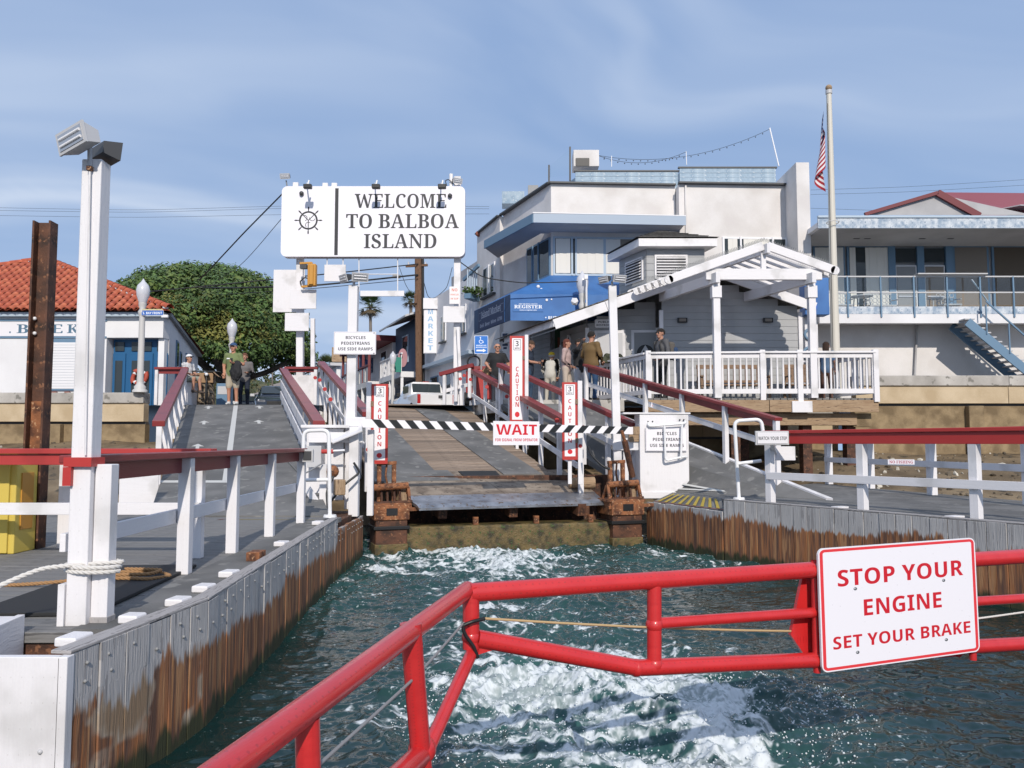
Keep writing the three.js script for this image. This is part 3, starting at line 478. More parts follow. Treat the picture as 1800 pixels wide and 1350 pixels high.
// ramp handrails
railing('ramp_railing', 'red capped handrail on the outer side of the left pedestrian ramp', { a: V(-5.99, 1.31, -14), b: V(-9.55, STREET, -24), h: 1.02, posts: [0, 0.16, 0.33, 0.5, 0.67, 0.84, 1], cap: 0.2, capH: 0.1, fascia: 0, mids: [0.42], sink: 0.12, side: 1 });
railing('ramp_railing', 'red capped handrail between the left pedestrian ramp and the cabinets', { a: V(-3.28, 1.31, -14), b: V(-6.68, STREET, -24), h: 1.02, posts: [0, 0.12, 0.25, 0.38, 0.5, 0.62, 0.75, 0.88, 1], cap: 0.2, capH: 0.1, fascia: 0, mids: [0.3, 0.62], sink: 0.12, midH: 0.2 });
const vehicleRailL = railing('ramp_railing', 'red capped handrail with red reflectors on the left of the vehicle ramp', { a: rampAt(leftX(-16.2) - 0.08, -16.2), b: rampAt(leftX(-24.2) - 0.1, -24.2), h: 1.12, posts: [0, 0.12, 0.24, 0.36, 0.48, 0.6, 0.72, 0.86, 1], cap: 0.2, capH: 0.1, fascia: 0, mids: [0.5], sink: 0.4 });
const vehicleRailR = railing('ramp_railing', 'red capped handrail with red reflectors on the right of the vehicle ramp', { a: rampAt(rightX(-15.8) + 0.08, -15.8), b: rampAt(rightX(-24.3) + 0.08, -24.3), h: 1.2, posts: [0, 0.14, 0.28, 0.42, 0.56, 0.7, 0.85, 1], cap: 0.2, capH: 0.12, fascia: 0, mids: [0.5], sink: 0.4 });
railing('ramp_railing', 'worn red handrail along the inner side of the right pedestrian ramp', { a: V(2.4, 1.35, -16.2), b: V(-0.3, 3.0, -21.3), h: 1.0, posts: [0, 0.16, 0.32, 0.48, 0.64, 0.8, 1], cap: 0.18, capH: 0.1, fascia: 0, mids: [0.46], sink: 0.35 });
railing('ramp_railing', 'bright red handrail lettered no fishing beside the restroom deck', { a: V(4.65, 1.42, -14.5), b: V(1.93, 3.0, -21.3), h: 1.0, posts: [0, 0.2, 0.4, 0.6, 0.8, 1], cap: 0.16, capH: 0.06, fascia: 0.14, mids: [0.5], sink: 0.35, side: -1 });
// street level returns at the heads of the ramps
railing('ramp_head_rail', 'short level red rail beside the seated person', { a: V(-10.45, STREET, -24.2), b: V(-9.6, STREET, -24.2), h: 1.08, posts: [0, 0.9], cap: 0.16, capH: 0.07, fascia: 0.12, mids: [] });
railing('ramp_head_rail', 'short red rail over a white panel between two ramps', { a: V(-6.6, STREET, -24.1), b: V(-5.75, STREET, -24.1), h: 1.08, posts: [0, 1], cap: 0.16, capH: 0.07, fascia: 0.08, mids: [0.45], midH: 0.85 });
railing('ramp_head_rail', 'short sloping red rail beside the white pickup truck', { a: V(-2.1, STREET, -24.6), b: V(-1.2, STREET + 0.22, -24.3), h: 0.95, posts: [0.1, 0.5, 0.95], cap: 0.14, capH: 0.12, fascia: 0, mids: [0.42] });
railing('ramp_head_rail', 'level red rail in front of the man in black', { a: V(-1.3, STREET, -24.5), b: V(-0.45, STREET, -24.5), h: 1.12, posts: [0.15, 0.75], cap: 0.16, capH: 0.1, fascia: 0.08, mids: [0.3, 0.6] });
// dock railings
railing('dock_railing', 'long red capped railing along the edge of the timber wall', { a: V(-2.63, DECK, -5.0), b: V(-2.83, DECK, -11.1), h: 0.97, posts: [0.3, 0.51, 0.74, 1], cap: 0.15, fascia: 0.12, mids: [0.47], pw: 0.1, side: 1 });
railing('dock_railing', 'red capped railing in front of the yellow locker', { a: V(-6.6, DECK, -7.75), b: V(-2.85, DECK, -7.75), h: 0.99, posts: [0.2, 0.98], cap: 0.17, fascia: 0.1, mids: [0.46], side: -1, red: M.redBright });
railing('dock_railing', 'red capped railing that starts at the watch your step sign', { a: V(3.99, RDECK, -12.84), b: V(6.42, RDECK, -8.95), h: 1.09, posts: [0, 0.35, 0.69, 1], cap: 0.16, fascia: 0.15, mids: [0.42], pw: 0.11, side: -1, red: M.redTrim });
railing('dock_railing', 'rear dock railing lettered no fishing above the mud', { a: V(7.1, RDECK, -18.6), b: V(7.85, RDECK, -10.6), h: 1.15, posts: [0.0, 0.22, 0.48, 0.78, 1], cap: 0.16, fascia: 0.12, mids: [0.55], pw: 0.13, side: -1, red: M.redTrim });
// ================================================================ FERRY GATE IN THE FOREGROUND
function type(g, s, x, y, px, font, color, wide) { g.font = px + 'px ' + font; g.fillStyle = color; g.textAlign = 'center'; g.textBaseline = 'middle'; if (wide) { const k = wide / g.measureText(s).width; g.save(); g.translate(x, y); g.scale(k, 1); g.fillText(s, 0, 0); g.restore(); } else g.fillText(s, x, y); }
const bold = (px) => `bold ${px}`;
function label(g, s, x, y, px, color, wide, font = 'sans-serif', weight = 'bold') { g.font = `${weight} ${px}px ${font}`; g.fillStyle = color; g.textAlign = 'center'; g.textBaseline = 'middle'; const k = wide ? wide / g.measureText(s).width : 1; g.save(); g.translate(x, y); g.scale(k, 1); g.fillText(s, 0, 0); g.restore(); }
function speckle(g, w, h, n, seed, color = 'rgba(90,90,90,0.25)', size = 2) { const r = rng(seed); g.fillStyle = color; for (let i = 0; i < n; i++) { const s = size * (0.3 + r()); g.fillRect(r() * w, r() * h, s, s * (0.6 + r())); } }
function onPlane(u, v, p0, n) { const d = P(u, v, 1).sub(V(0, EYE, 0)), t = p0.clone().sub(V(0, EYE, 0)).dot(n) / d.dot(n); return V(0, EYE, 0).addScaledVector(d, t); }
{
  const c0 = V(-0.17, 1.35, -3.6), dir = V(0.935, 0, -0.354), n = V(-0.354, 0, -0.935).negate(), q = (u, v, off = 0) => onPlane(u, v, c0, n).addScaledVector(n, off), r = 0.036;
  const root = thing('ferry_gate', 'glossy red pipe gate at the edge of the ferry', 'gate', V(0.8, 0.3, -3.9));
  const pipe = (name, pts, rad = r) => { const o = pts[0]; return mesh(name, bendPipe(pts.map((p) => p.clone().sub(o)), rad, 18, 0.02), fireRed, root, o); };
  pipe('top_rail', [q(826, 1042), q(1440, 1001)], 0.041); pipe('top_rail', [q(1700, 984), q(1860, 974)], 0.041);
  pipe('bottom_rail', [q(838, 1122), q(1120, 1174), q(1440, 1160)], 0.038); pipe('bottom_rail', [q(1700, 1137), q(1860, 1128)], 0.038);
  pipe('middle_rail', [q(1150, 1096), q(1440, 1076)], 0.026); pipe('middle_rail', [q(1700, 1058), q(1860, 1048)], 0.026);
  pipe('upright', [q(1150, 1022), q(1150, 1172)], 0.034); pipe('upright', [q(828, 1030), q(828, 1140)], 0.036);
  for (const [u, v] of [[1150, 1020], [1150, 1098], [1150, 1168], [828, 1120], [1118, 1174]]) mesh('weld', new THREE.SphereGeometry(0.041, 14, 10), fireRed, root, q(u, v));
  // gusset plates at the corner and the folded plate behind the sign
  const plateOf = (name, pts, th) => { const a = pts, b = pts.map((p) => p.clone().addScaledVector(n, -th)); const f = [[a[0], a[1], a[2], a[3]], [b[3] ?? b[2], b[2], b[1], b[0]]]; if (!a[3]) { f[0] = a.slice(0, 3); f[1] = [b[2], b[1], b[0]]; } for (let i = 0; i < a.length; i++) { const j = (i + 1) % a.length; f.push([a[i], b[i], b[j], a[j]]); } mesh(name, poly(f), fireRed, root); };
  plateOf('gusset', [q(832, 1152, 0.01), q(905, 1130, 0.01), q(842, 1108, 0.01)], 0.02); plateOf('gusset', [q(820, 1062, 0.01), q(910, 1037, 0.01), q(830, 1030, 0.01)], 0.02);
  plateOf('sign_backing', [q(1425, 1005, -0.05), q(1402, 1120, -0.05), q(1440, 1176, -0.05), q(1700, 1158, -0.05)], 0.02); plateOf('sign_backing', [q(1425, 1000, -0.048), q(1700, 1160, -0.048), q(1712, 1150, -0.048), q(1706, 975, -0.048)], 0.02);
  pipe('sign_post', [q(1432, 985), q(1436, 1182)], 0.02); pipe('sign_post', [q(1706, 968), q(1710, 1160)], 0.02);
  // side wing coming back along the ferry
  const s0 = V(-0.175, 1.345, -3.6), sAt = (u, v) => { const a = P(820, 1036, 3.6), b = P(400, 1350, 1.66), pn = V(b.z - a.z, 0, a.x - b.x).normalize(); return onPlane(u, v, a, pn); };
  pipe('wing_rail', [sAt(822, 1036), sAt(300, 1425)], 0.035); pipe('wing_upright', [sAt(722, 1104), sAt(752, 1478)], 0.036); mesh('cap', new THREE.CylinderGeometry(0.037, 0.037, 0.03, 18), fireRed, root, sAt(722, 1104)); pipe('wing_upright', [sAt(540, 1262), sAt(545, 1480)], 0.030);
  pipe('wing_brace', [q(832, 1142), sAt(752, 1318)], 0.026); pipe('wing_bottom_rail', [sAt(748, 1318), sAt(560, 1500)], 0.038); mesh('weld', new THREE.SphereGeometry(0.05, 14, 10), fireRed, root, sAt(742, 1318));
  const strap = tube('strap', root, M.black, [q(846, 1084, 0.045), q(824, 1088, 0.055), q(808, 1096, 0.05), q(812, 1112, 0.05), q(826, 1132, 0.05), q(834, 1152, 0.045)], 0.008, 8);
  const rope = tagMesh(tube('gate_rope', null, flat(0.45, 0.32, 0.17, 0.9), [q(848, 1087, 0.0), q(1000, 1096, 0), q(1132, 1103, -0.01), q(1300, 1110, -0.03), q(1412, 1114, -0.06)], 0.0055, 8), 'thin tan cord stretched through the red pipe gate', 'rope');
  tagMesh(tube('gate_rope', null, M.ropeWhite, [q(1704, 1092, -0.03), q(1750, 1086, -0.03), q(1850, 1072, -0.03)], 0.0055, 8), 'pale cord running from the red sign post to the right', 'rope');
  tagMesh(tube('gate_rope', null, M.grey, [sAt(815, 1095), sAt(730, 1190), sAt(560, 1345), sAt(480, 1420)], 0.005, 8), 'grey wire running down under the wing rail', 'rope');
  const dk = thing('ferry_deck', 'steel deck plate of the ferry under the red gate', 'deck', V(0.4, 0.2, 0)); mesh('deck_plate', box(6.4, 0.1, 9.2, 0.01), M.deck, dk, V(0.4, 0.37, 1.3)); mesh('hull_side', box(6.2, 0.5, 9.0, 0.02), M.redTrim, dk, V(0.4, 0.06, 1.3));
  // the sign
  const a = q(1432, 956, 0.05), b = q(1704, 938, 0.05), c = q(1438, 1171, 0.05), w = a.distanceTo(b), h = a.distanceTo(c), ctr = q(1571, 1055, 0.05);
  const face = printMat(760, 610, (g, W, H) => {
    g.fillStyle = '#e4e2e8'; g.fillRect(0, 0, W, H); g.strokeStyle = '#d93a40'; g.lineWidth = 14; g.beginPath(); g.roundRect(13, 13, W - 26, H - 26, 16); g.stroke();
    label(g, 'STOP YOUR', 385, 156, 114, '#c3202c', 614); label(g, 'ENGINE', 385, 314, 114, '#c3202c', 392); label(g, 'SET YOUR BRAKE', 385, 474, 86, '#c3202c', 672);
    for (const [x, y] of [[162, 214], [590, 214], [162, 532], [590, 526]]) { g.fillStyle = '#55585c'; g.beginPath(); g.arc(x, y, 8, 0, 7); g.fill(); g.fillStyle = '#b9bcc0'; g.beginPath(); g.arc(x - 2, y - 2, 4, 0, 7); g.fill(); }
    speckle(g, W, H, 90, 4, 'rgba(120,120,130,0.18)', 3);
  }, 0.3, 1.4);
  const sg = thing('stop_sign', 'white stop your engine set your brake sign on the red gate', 'sign', ctr), rot = Math.atan2(n.x, n.z);
  const tilt = new THREE.Quaternion().setFromAxisAngle(V(0, 1, 0), rot).multiply(new THREE.Quaternion().setFromAxisAngle(V(0, 0, 1), 0.012));
  plate('board', sg, face, M.plainWhite, w, h, 0.012, ctr, tilt, 0.035);
}

// ================================================================ LAMPS, POLES AND POSTS ON THE DOCK
function floodHead(root, p, yaw, pitch, s, mat, face = true) {          // a boxy floodlight: housing, bright rim and glass
  const q = new THREE.Quaternion().setFromEuler(new THREE.Euler(pitch, yaw, 0, 'YXZ')), off = (x, y, z) => V(x, y, z).applyQuaternion(q).add(p);
  const g = new THREE.BoxGeometry(0.36 * s, 0.19 * s, 0.17 * s), pos = g.attributes.position; for (let i = 0; i < pos.count; i++) if (pos.getZ(i) < 0) { pos.setX(i, pos.getX(i) * 0.86); pos.setY(i, pos.getY(i) * 0.62); } g.computeVertexNormals();
  const h = mesh('housing', uvm(g), mat, root, p, q);
  if (face) { mesh('rim', new THREE.BoxGeometry(0.375 * s, 0.205 * s, 0.02 * s), M.lightGrey, h, off(0, 0, 0.088 * s), q); mesh('lens', box(0.32 * s, 0.15 * s, 0.012 * s), M.alu, h, off(0, 0, 0.098 * s), q); for (const y of [-0.035, 0.03]) { const t = new THREE.CylinderGeometry(0.014 * s, 0.014 * s, 0.28 * s, 8); t.rotateZ(Math.PI / 2); mesh('tube', t, M.plainWhite, h, off(0, y * s, 0.106 * s), q); } }
  return h;
}
{
  const base = V(-2.56, DECK - 0.35, -4.98), top = P(170, 285, 5.0), root = thing('dock_lamp_post', 'tall white square post with two floodlights on the near dock', 'lamp post', base);
  beam('pole', root, M.white, base, top, 0.122, 0.122, 0.008, V(0, 0, 1)); rod('lamp_arm', root, M.lightGrey, P(158, 300, 4.93), P(158, 258, 4.93), 0.014); mesh('clamp', box(0.03, 0.025, 0.03), M.rust, root, P(158, 296, 4.92));
  rod('conduit', root, M.white, P(158, 302, 4.915), P(150, 800, 4.915), 0.007);
  floodHead(root, P(141, 247, 4.86), -0.45, 0.1, 0.66, M.lightGrey).rotateZ(0.22); floodHead(root, P(186, 269, 5.05), 2.4, 0.1, 0.62, M.darkGrey, false);
  mesh('red_band', box(0.165, 0.055, 0.165), M.redTrim, root, V(-2.57, 1.885, -4.98)); mesh('red_band_end', box(0.05, 0.11, 0.165), M.redTrim, root, V(-2.63, 1.80, -4.98));
  const p2 = thing('mooring_post', 'white square mooring post roped to the lamp post', 'post', V(-2.45, 0.6, -5.02)); post('shaft', p2, M.white, V(-2.45, 0.6, -5.02), 1.27, 0.098, 0.098); mesh('foot', box(0.108, 0.12, 0.108, 0.006), M.grayWood, p2, V(-2.45, DECK - 0.02, -5.02));
  mesh('shim', box(0.04, 0.38, 0.08, 0.004), M.white, p2, V(-2.645, 0.98, -4.95));
  // ropes
  const coil = (cx, cy, cz, rx, rz, n, rise) => { const a = []; for (let i = 0; i <= n * 16; i++) { const t = i / 16 * 2 * Math.PI; a.push(V(cx + Math.cos(t) * rx, cy + i / 16 * rise, cz + Math.sin(t) * rz)); } return a; };
  tagMesh(mesh('white_rope', ropeGeo([...coil(-2.505, 1.235, -5.0, 0.155, 0.1, 2, 0.026), V(-2.72, 1.27, -4.86), V(-2.95, 1.17, -4.75), V(-3.1, 1.06, -4.68), V(-3.4, 0.93, -4.55), V(-3.9, 0.86, -4.4)], 0.0145), M.ropeWhite, null), 'white braided rope wrapped twice round the two posts', 'rope');
  const rp = []; for (let i = 0; i <= 24; i++) { const t = i / 24; rp.push(V(lerp(-5.2, -2.75, t), DECK + 0.03 + 0.02 * Math.sin(t * 9), lerp(-6.15, -6.3, t) + 0.05 * Math.sin(t * 11))); }
  tagMesh(mesh('brown_rope', ropeGeo([...rp, V(-2.68, DECK + 0.03, -6.55), V(-2.85, DECK + 0.03, -6.72), V(-3.15, DECK + 0.05, -6.6), V(-3.1, DECK + 0.06, -6.4), V(-2.8, DECK + 0.06, -6.45), V(-2.8, DECK + 0.06, -6.65), V(-3.1, DECK + 0.06, -6.7)], 0.015), M.rope, null), 'brown manila rope lying along the grey deck', 'rope');
  const tr = thing('cable_trough', 'rust streaked white steel trough beside the dark slot', 'trough', V(-3.5, DECK - 0.1, -4.6));
  mesh('top_plate', box(1.55, 0.03, 0.3, 0.004), M.white, tr, V(-3.55, 1.0, -4.6), 0.04); mesh('front_plate', box(1.55, 0.2, 0.02, 0.003), M.white, tr, V(-3.55, 0.88, -4.44), 0.04); mesh('end_plate', box(0.04, 0.3, 0.34, 0.003), M.white, tr, V(-2.76, 0.88, -4.58), 0.1); mesh('rust_seam', box(1.5, 0.02, 0.012), M.rust, tr, V(-3.55, 0.79, -4.432), 0.04); mesh('block', box(0.16, 0.1, 0.14, 0.005), M.white, tr, V(-3.1, 0.8, -4.3), 0.3);
  mesh('leg', box(0.04, 0.5, 0.04), M.white, tr, V(-3.0, 0.72, -4.5)); mesh('leg', box(0.04, 0.5, 0.04), M.white, tr, V(-4.2, 0.72, -4.5));
}
{ // rusty steel pile
  const p = V(-4.87, 0.3, -8.5), top = P(60, 392, 8.5).y, h = top - 0.3, root = thing('steel_pile', 'tall rust brown steel pile behind the dock railing', 'pile', p);
  mesh('web', box(0.15, h, 0.02), M.rustDark, root, V(p.x, 0.3 + h / 2, p.z), 0.05); for (const s of [-1, 1]) mesh('flange', box(0.022, h, 0.16, 0.004), M.rustDark, root, V(p.x + s * 0.084, 0.3 + h / 2, p.z + 0.03), 0.05);
  mesh('scaled_lower_part', box(0.152, 1.55, 0.026, 0.004), M.rust, root, V(p.x, 1.65, p.z + 0.006), 0.05);
  for (const v of [560, 586]) mesh('bolt', new THREE.SphereGeometry(0.02, 10, 6), M.plainWhite, root, P(61, v, 8.46));
}
{ // yellow locker
  const root = thing('locker', 'yellow two door locker standing on the dock', 'locker', V(-4.85, DECK, -8.05));
  mesh('body', box(0.62, 1.0, 0.36, 0.012), M.yellow, root, V(-5.1, DECK + 0.5, -8.2)); for (const x of [-5.24, -4.96]) mesh('door', box(0.23, 0.96, 0.03, 0.008), M.yellow, root, V(x, DECK + 0.49, -8.01)); mesh('door_gap', box(0.035, 0.98, 0.02), M.black, root, V(-5.1, DECK + 0.5, -8.018));
  mesh('latch', box(0.02, 0.05, 0.02), M.alu, root, V(-5.06, DECK + 0.62, -7.99)); mesh('side_panel', box(0.012, 0.55, 0.2, 0.003), M.amber, root, V(-4.785, DECK + 0.5, -8.2));
}
{ const root = thing('dock_post', 'short white post with a small ledge behind the railing', 'post', V(-4.55, DECK, -8.5)); post('shaft', root, M.white, V(-4.55, DECK, -8.5), 0.86, 0.12); mesh('ledge', box(0.22, 0.03, 0.2, 0.004), M.white, root, V(-4.55, DECK + 0.42, -8.45)); mesh('grey_panel', box(0.02, 0.8, 0.3, 0.003), M.grey, root, V(-4.47, DECK + 0.42, -8.62), 0.2); }
{ const b = P(137, 785, 15), root = thing('white_pile', 'round white capped pile standing in the mud', 'pile', V(b.x, 0.4, b.z)); rod('shaft', root, M.plainWhite, V(b.x, 0.4, b.z), V(b.x, 2.86, b.z), 0.085); rod('cap', root, M.plainWhite, V(b.x, 2.84, b.z), V(b.x, 2.95, b.z), 0.098, 0.095); }
{ const b = P(193, 790, 16.5), root = thing('mud_block', 'grey weathered timber block resting on the mud', 'block', V(b.x, 1.6, b.z)); mesh('block', box(0.36, 0.26, 0.4, 0.02), M.grayWood, root, V(b.x, 1.72, b.z), 0.3); mesh('plank', box(1.2, 0.05, 0.2, 0.01), M.grayWood, root, V(b.x - 0.7, 1.68, b.z + 0.2), 0.12); }
{ const root = thing('ramp_end_panel', 'white board panel at the foot of the left ramp', 'panel', V(-6.27, 0.95, -14)); mesh('panel', box(0.66, 0.52, 0.05, 0.004), M.white, root, V(-6.27, 1.21, -13.97)); }

// ---------------------------------------------------------------- slender lamp masts by the gate
function mast(label, u, vTop, Z, yBase, lean) {
  const top = P(u, vTop, Z), base = V(top.x - lean, yBase, top.z), root = thing('lamp_mast', label, 'lamp post', base);
  beam('pole', root, M.white, base, top, 0.15, 0.15, 0.006, V(0, 0, 1)); rod('stem', root, M.lightGrey, top, top.clone().add(V(0, 0.1, 0)), 0.022);
  floodHead(root, top.clone().add(V(0.11, 0.14, 0.1)), 0.35, 0.35, 0.72, M.lightGrey); floodHead(root, top.clone().add(V(-0.13, 0.14, -0.02)), -0.9, 0.3, 0.66, M.darkGrey);
  return root;
}
mast('white lamp mast carrying the upper bicycles pedestrians sign', 622, 503, 13.45, DECK, 0.02); mast('white lamp mast standing in front of the restroom hut', 1076, 503, 15.9, 0.85, -0.09);
const bikeFace = printMat(720, 400, (g, W, H) => { g.fillStyle = '#e9e6ea'; g.fillRect(0, 0, W, H); g.strokeStyle = '#8d8c90'; g.lineWidth = 4; g.strokeRect(10, 10, W - 20, H - 20); label(g, 'BICYCLES', 370, 105, 74, '#1d1e21', 350, 'sans-serif', 'bold'); label(g, 'PEDESTRIANS', 370, 205, 74, '#1d1e21', 500, 'sans-serif', 'bold'); label(g, 'USE SIDE RAMPS', 370, 305, 74, '#26272b', 600, 'sans-serif', 'bold'); speckle(g, W, H, 160, 8, 'rgba(90,80,70,0.3)', 3); }, 0.4);
{
  const p = P(624, 603, 13.3), root = thing('bicycle_sign', 'white bicycles pedestrians use side ramps sign on the lamp mast', 'sign', p); plate('board', root, bikeFace, M.plainWhite, 0.68, 0.37, 0.02, p, 0.03, 0.006);
  for (const [dx, dy] of [[-0.31, 0.165], [0.31, 0.165], [-0.31, -0.165], [0.31, -0.165]]) mesh('bolt', new THREE.SphereGeometry(0.009, 6, 5), M.grey, root, V(p.x + dx, p.y + dy, p.z + 0.012));
}
// ---------------------------------------------------------------- caution boards
const cautionFace = (gap) => printMat(120, 620, (g, W, H) => {
  g.fillStyle = '#b3322c'; g.fillRect(0, 0, W, H); g.fillStyle = '#ece8ea'; g.fillRect(18, 16, W - 36, H - 44);
  g.strokeStyle = '#2a2a2c'; g.lineWidth = 3; g.strokeRect(32, 26, 56, 74); label(g, '3', 60, 56, 52, '#1c1d1f'); label(g, 'MPH', 60, 88, 16, '#1c1d1f', 40);
  const s = 'CAUTION'; for (let i = 0; i < 7; i++) label(g, s[i], 60, gap + 40 + i * (512 - gap) / 7.6, 46, '#b92a33');
  g.fillStyle = '#d2232f'; g.beginPath(); g.arc(60, 555, 19, 0, 7); g.fill(); speckle(g, W, H, 60, 5, 'rgba(80,70,70,0.3)', 3);
}, 0.4, 1.2);
function caution(label_, u0, u1, v0, v1, Z, gap, postSide, stemDown, support) {
  const a = P((u0 + u1) / 2, (v0 + v1) / 2, Z), w = (u1 - u0) / FOCAL * Z, h = (v1 - v0) / FOCAL * Z, root = thing('caution_board', label_, 'sign', V(a.x, a.y - h / 2, a.z));
  plate('board', root, cautionFace(gap), M.redTrim, w, h, 0.05, a, 0.06, 0.01);
  const px = a.x + postSide * (w / 2 + 0.05); post('white_post', root, M.white, V(px, a.y - h / 2 - stemDown, a.z - 0.02), h + stemDown + 0.03, 0.085, 0.085); if (support) post('support', root, M.white, V(a.x, a.y - h / 2 - stemDown, a.z - 0.05), stemDown + 0.1, 0.07, 0.07);
  for (const dy of [-0.25, 0.25]) mesh('hinge', box(0.05, 0.09, 0.02), M.bench, root, V(a.x + postSide * w * 0.45, a.y + dy * h, a.z + 0.03));
  mesh('red_reflector', new THREE.CylinderGeometry(0.035, 0.035, 0.01, 14), M.redTrim, root, V(px, a.y - h * 0.32, a.z + 0.03), new THREE.Euler(Math.PI / 2, 0, 0));
}
caution('caution board three mph beside the left gate cabinet', 653, 682, 675, 815, 14.3, 112, -1, 0.4);
caution('tallest caution board on the ramp rail in front of the street', 896, 922, 590, 745, 19.4, 196, 1, 0.6, true);
caution('caution board three mph next to the right lamp mast', 988, 1015, 672, 808, 15.4, 112, 1, 0.45, true);
// ---------------------------------------------------------------- striped barrier arm with the WAIT sign
{
  const a = P(637, 744, 13.35), b = P(1112, 757, 15.4), L = a.distanceTo(b), root = thing('barrier_arm', 'black and white striped barrier arm across the vehicle ramp', 'barrier', a);
  const c = document.createElement('canvas'); c.width = 1400; c.height = 44; const g = c.getContext('2d'); g.fillStyle = '#ebe8ec'; g.fillRect(0, 0, 1400, 44); g.fillStyle = '#1d1f21';
  for (let i = 0; i < 18; i++) { const x = 40 + i * 76, s = i < 9 ? 1 : -1; g.beginPath(); g.moveTo(x, 0); g.lineTo(x + 38, 0); g.lineTo(x + 38 + s * 34, 44); g.lineTo(x + s * 34, 44); g.fill(); }
  const t = new THREE.CanvasTexture(c); t.colorSpace = THREE.SRGBColorSpace; const gm = new THREE.BoxGeometry(L, 0.135, 0.05);
  const p = gm.attributes.position, uv = gm.attributes.uv; for (let i = 0; i < p.count; i++) uv.setXY(i, p.getX(i) / L + 0.5, p.getY(i) / 0.135 + 0.5);
  const rot = Math.atan2(-(b.z - a.z), b.x - a.x), mid = a.clone().add(b).multiplyScalar(0.5), qq = new THREE.Quaternion().setFromEuler(new THREE.Euler(0, rot, Math.asin((b.y - a.y) / L), 'YXZ'));
  mesh('arm', gm, std({ map: t, roughness: 0.5 }), root, mid, qq); mesh('pivot_block', box(0.34, 0.16, 0.12, 0.02), M.white, root, a.clone().add(V(-0.12, 0.02, 0)), rot); mesh('end_cap', box(0.12, 0.15, 0.1, 0.01), M.timber, root, b.clone().add(V(0.06, 0, 0)), rot);
  const wp = a.clone().lerp(b, 0.535).add(V(0, -0.1, 0.045)), w = 0.88, h = 0.415, face = printMat(660, 312, (q, W, H) => { q.fillStyle = '#e9e6ea'; q.fillRect(0, 0, W, H); label(q, 'WAIT', 335, 112, 190, '#cf1f2d', 590); label(q, 'FOR SIGNAL FROM OPERATOR', 330, 244, 52, '#c32430', 610); speckle(q, W, H, 40, 3); }, 0.4);
  const sg = thing('wait_sign', 'white wait for signal from operator sign on the barrier arm', 'sign', wp); plate('board', sg, face, M.plainWhite, w, h, 0.012, wp, rot, 0.004);
}
// ---------------------------------------------------------------- gate cabinets
{
  const root = thing('gate_cabinet', 'white control cabinet with a tilted lid at the head of the left dock', 'cabinet', V(-3.05, DECK, -13.4));
  mesh('body', box(0.6, 1.15, 0.5, 0.01), M.white, root, V(-3.02, DECK + 0.72, -13.6)); mesh('top', box(0.78, 0.05, 0.62, 0.008), M.white, root, V(-3.0, DECK + 1.33, -13.55)); mesh('lid', box(0.5, 0.025, 0.3, 0.004), M.white, root, V(-2.62, DECK + 1.2, -13.15), new THREE.Euler(0.3, 0.2, 0.35)); mesh('side_box', box(0.22, 0.34, 0.3, 0.008), M.lightGrey, root, V(-3.12, DECK + 0.85, -13.2));
  post('post', root, M.white, V(-2.52, DECK - 0.1, -13.25), 1.42, 0.15, 0.15); post('post', root, M.white, V(-2.95, DECK - 0.02, -13.0), 0.75, 0.11, 0.11); post('post', root, M.white, V(-2.32, DECK - 0.12, -13.6), 1.4, 0.1, 0.1); beam('cross_beam', root, M.white, V(-3.25, DECK + 1.15, -13.2), V(-2.4, DECK + 1.15, -13.3), 0.1, 0.16); beam('brace', root, M.white, V(-3.2, DECK + 0.35, -13.0), V(-2.95, DECK, -12.9), 0.03, 0.12);
  rod('red_handle', root, M.redTrim, V(-2.98, DECK + 0.93, -12.96), V(-2.8, DECK + 0.93, -12.96), 0.035); rod('shaft', root, M.plainWhite, V(-2.8, DECK + 0.94, -12.96), V(-2.62, DECK + 0.95, -12.96), 0.018);
  mesh('rusty_motor', box(0.16, 0.24, 0.18, 0.02), M.timber, root, V(-2.67, DECK + 0.38, -12.85), 0.4); mesh('gearbox', new THREE.IcosahedronGeometry(0.1, 1), M.rust, root, V(-2.8, DECK + 0.62, -12.95)); tube('hose', root, M.black, [V(-2.5, DECK + 0.75, -13.1), V(-2.4, DECK + 0.6, -13.0), V(-2.6, DECK + 0.42, -12.9), V(-2.85, DECK + 0.1, -12.85)], 0.018); tube('cable', root, M.black, [V(-2.78, DECK + 0.55, -12.9), V(-2.85, DECK + 0.3, -12.8), V(-2.8, DECK + 0.02, -12.7)], 0.022);
  tube('chain', root, M.grey, [V(-3.3, DECK + 0.85, -12.0), V(-3.15, DECK + 0.6, -12.4), V(-2.95, DECK + 0.75, -12.9)], 0.012, 6);
}
function pipeGate(label_, pts, r, bars) { const root = thing('pipe_gate', label_, 'gate', pts[pts.length - 1]); const o = pts[0]; mesh('frame', bendPipe(pts.map((p) => p.clone().sub(o)), r, 12, 0.1), M.gloss, root, o); for (const [a, b] of bars) rod('cross_bar', root, M.gloss, a, b, r * 0.9); const e = pts[pts.length - 1]; mesh('flange', new THREE.CylinderGeometry(0.085, 0.095, 0.035, 14), M.gloss, root, e.clone().add(V(0, 0.018, 0))); return root; }
{ const Z = 11.6, q = (u, v) => P(u, v, Z); pipeGate('white pipe gate hinged on the end of the left railing', [q(533, 802), q(534, 757), q(578, 756), q(580, 909)].map((p) => p), 0.028, [[q(534, 844), q(579, 843)]]); }
{ const Z = 13.3, q = (u, v) => P(u, v, Z); pipeGate('white pipe gate by the watch your step sign', [q(1342, 765), q(1338, 737), q(1291, 740), q(1299, 878)], 0.03, [[q(1296, 815), q(1338, 810)]]); }
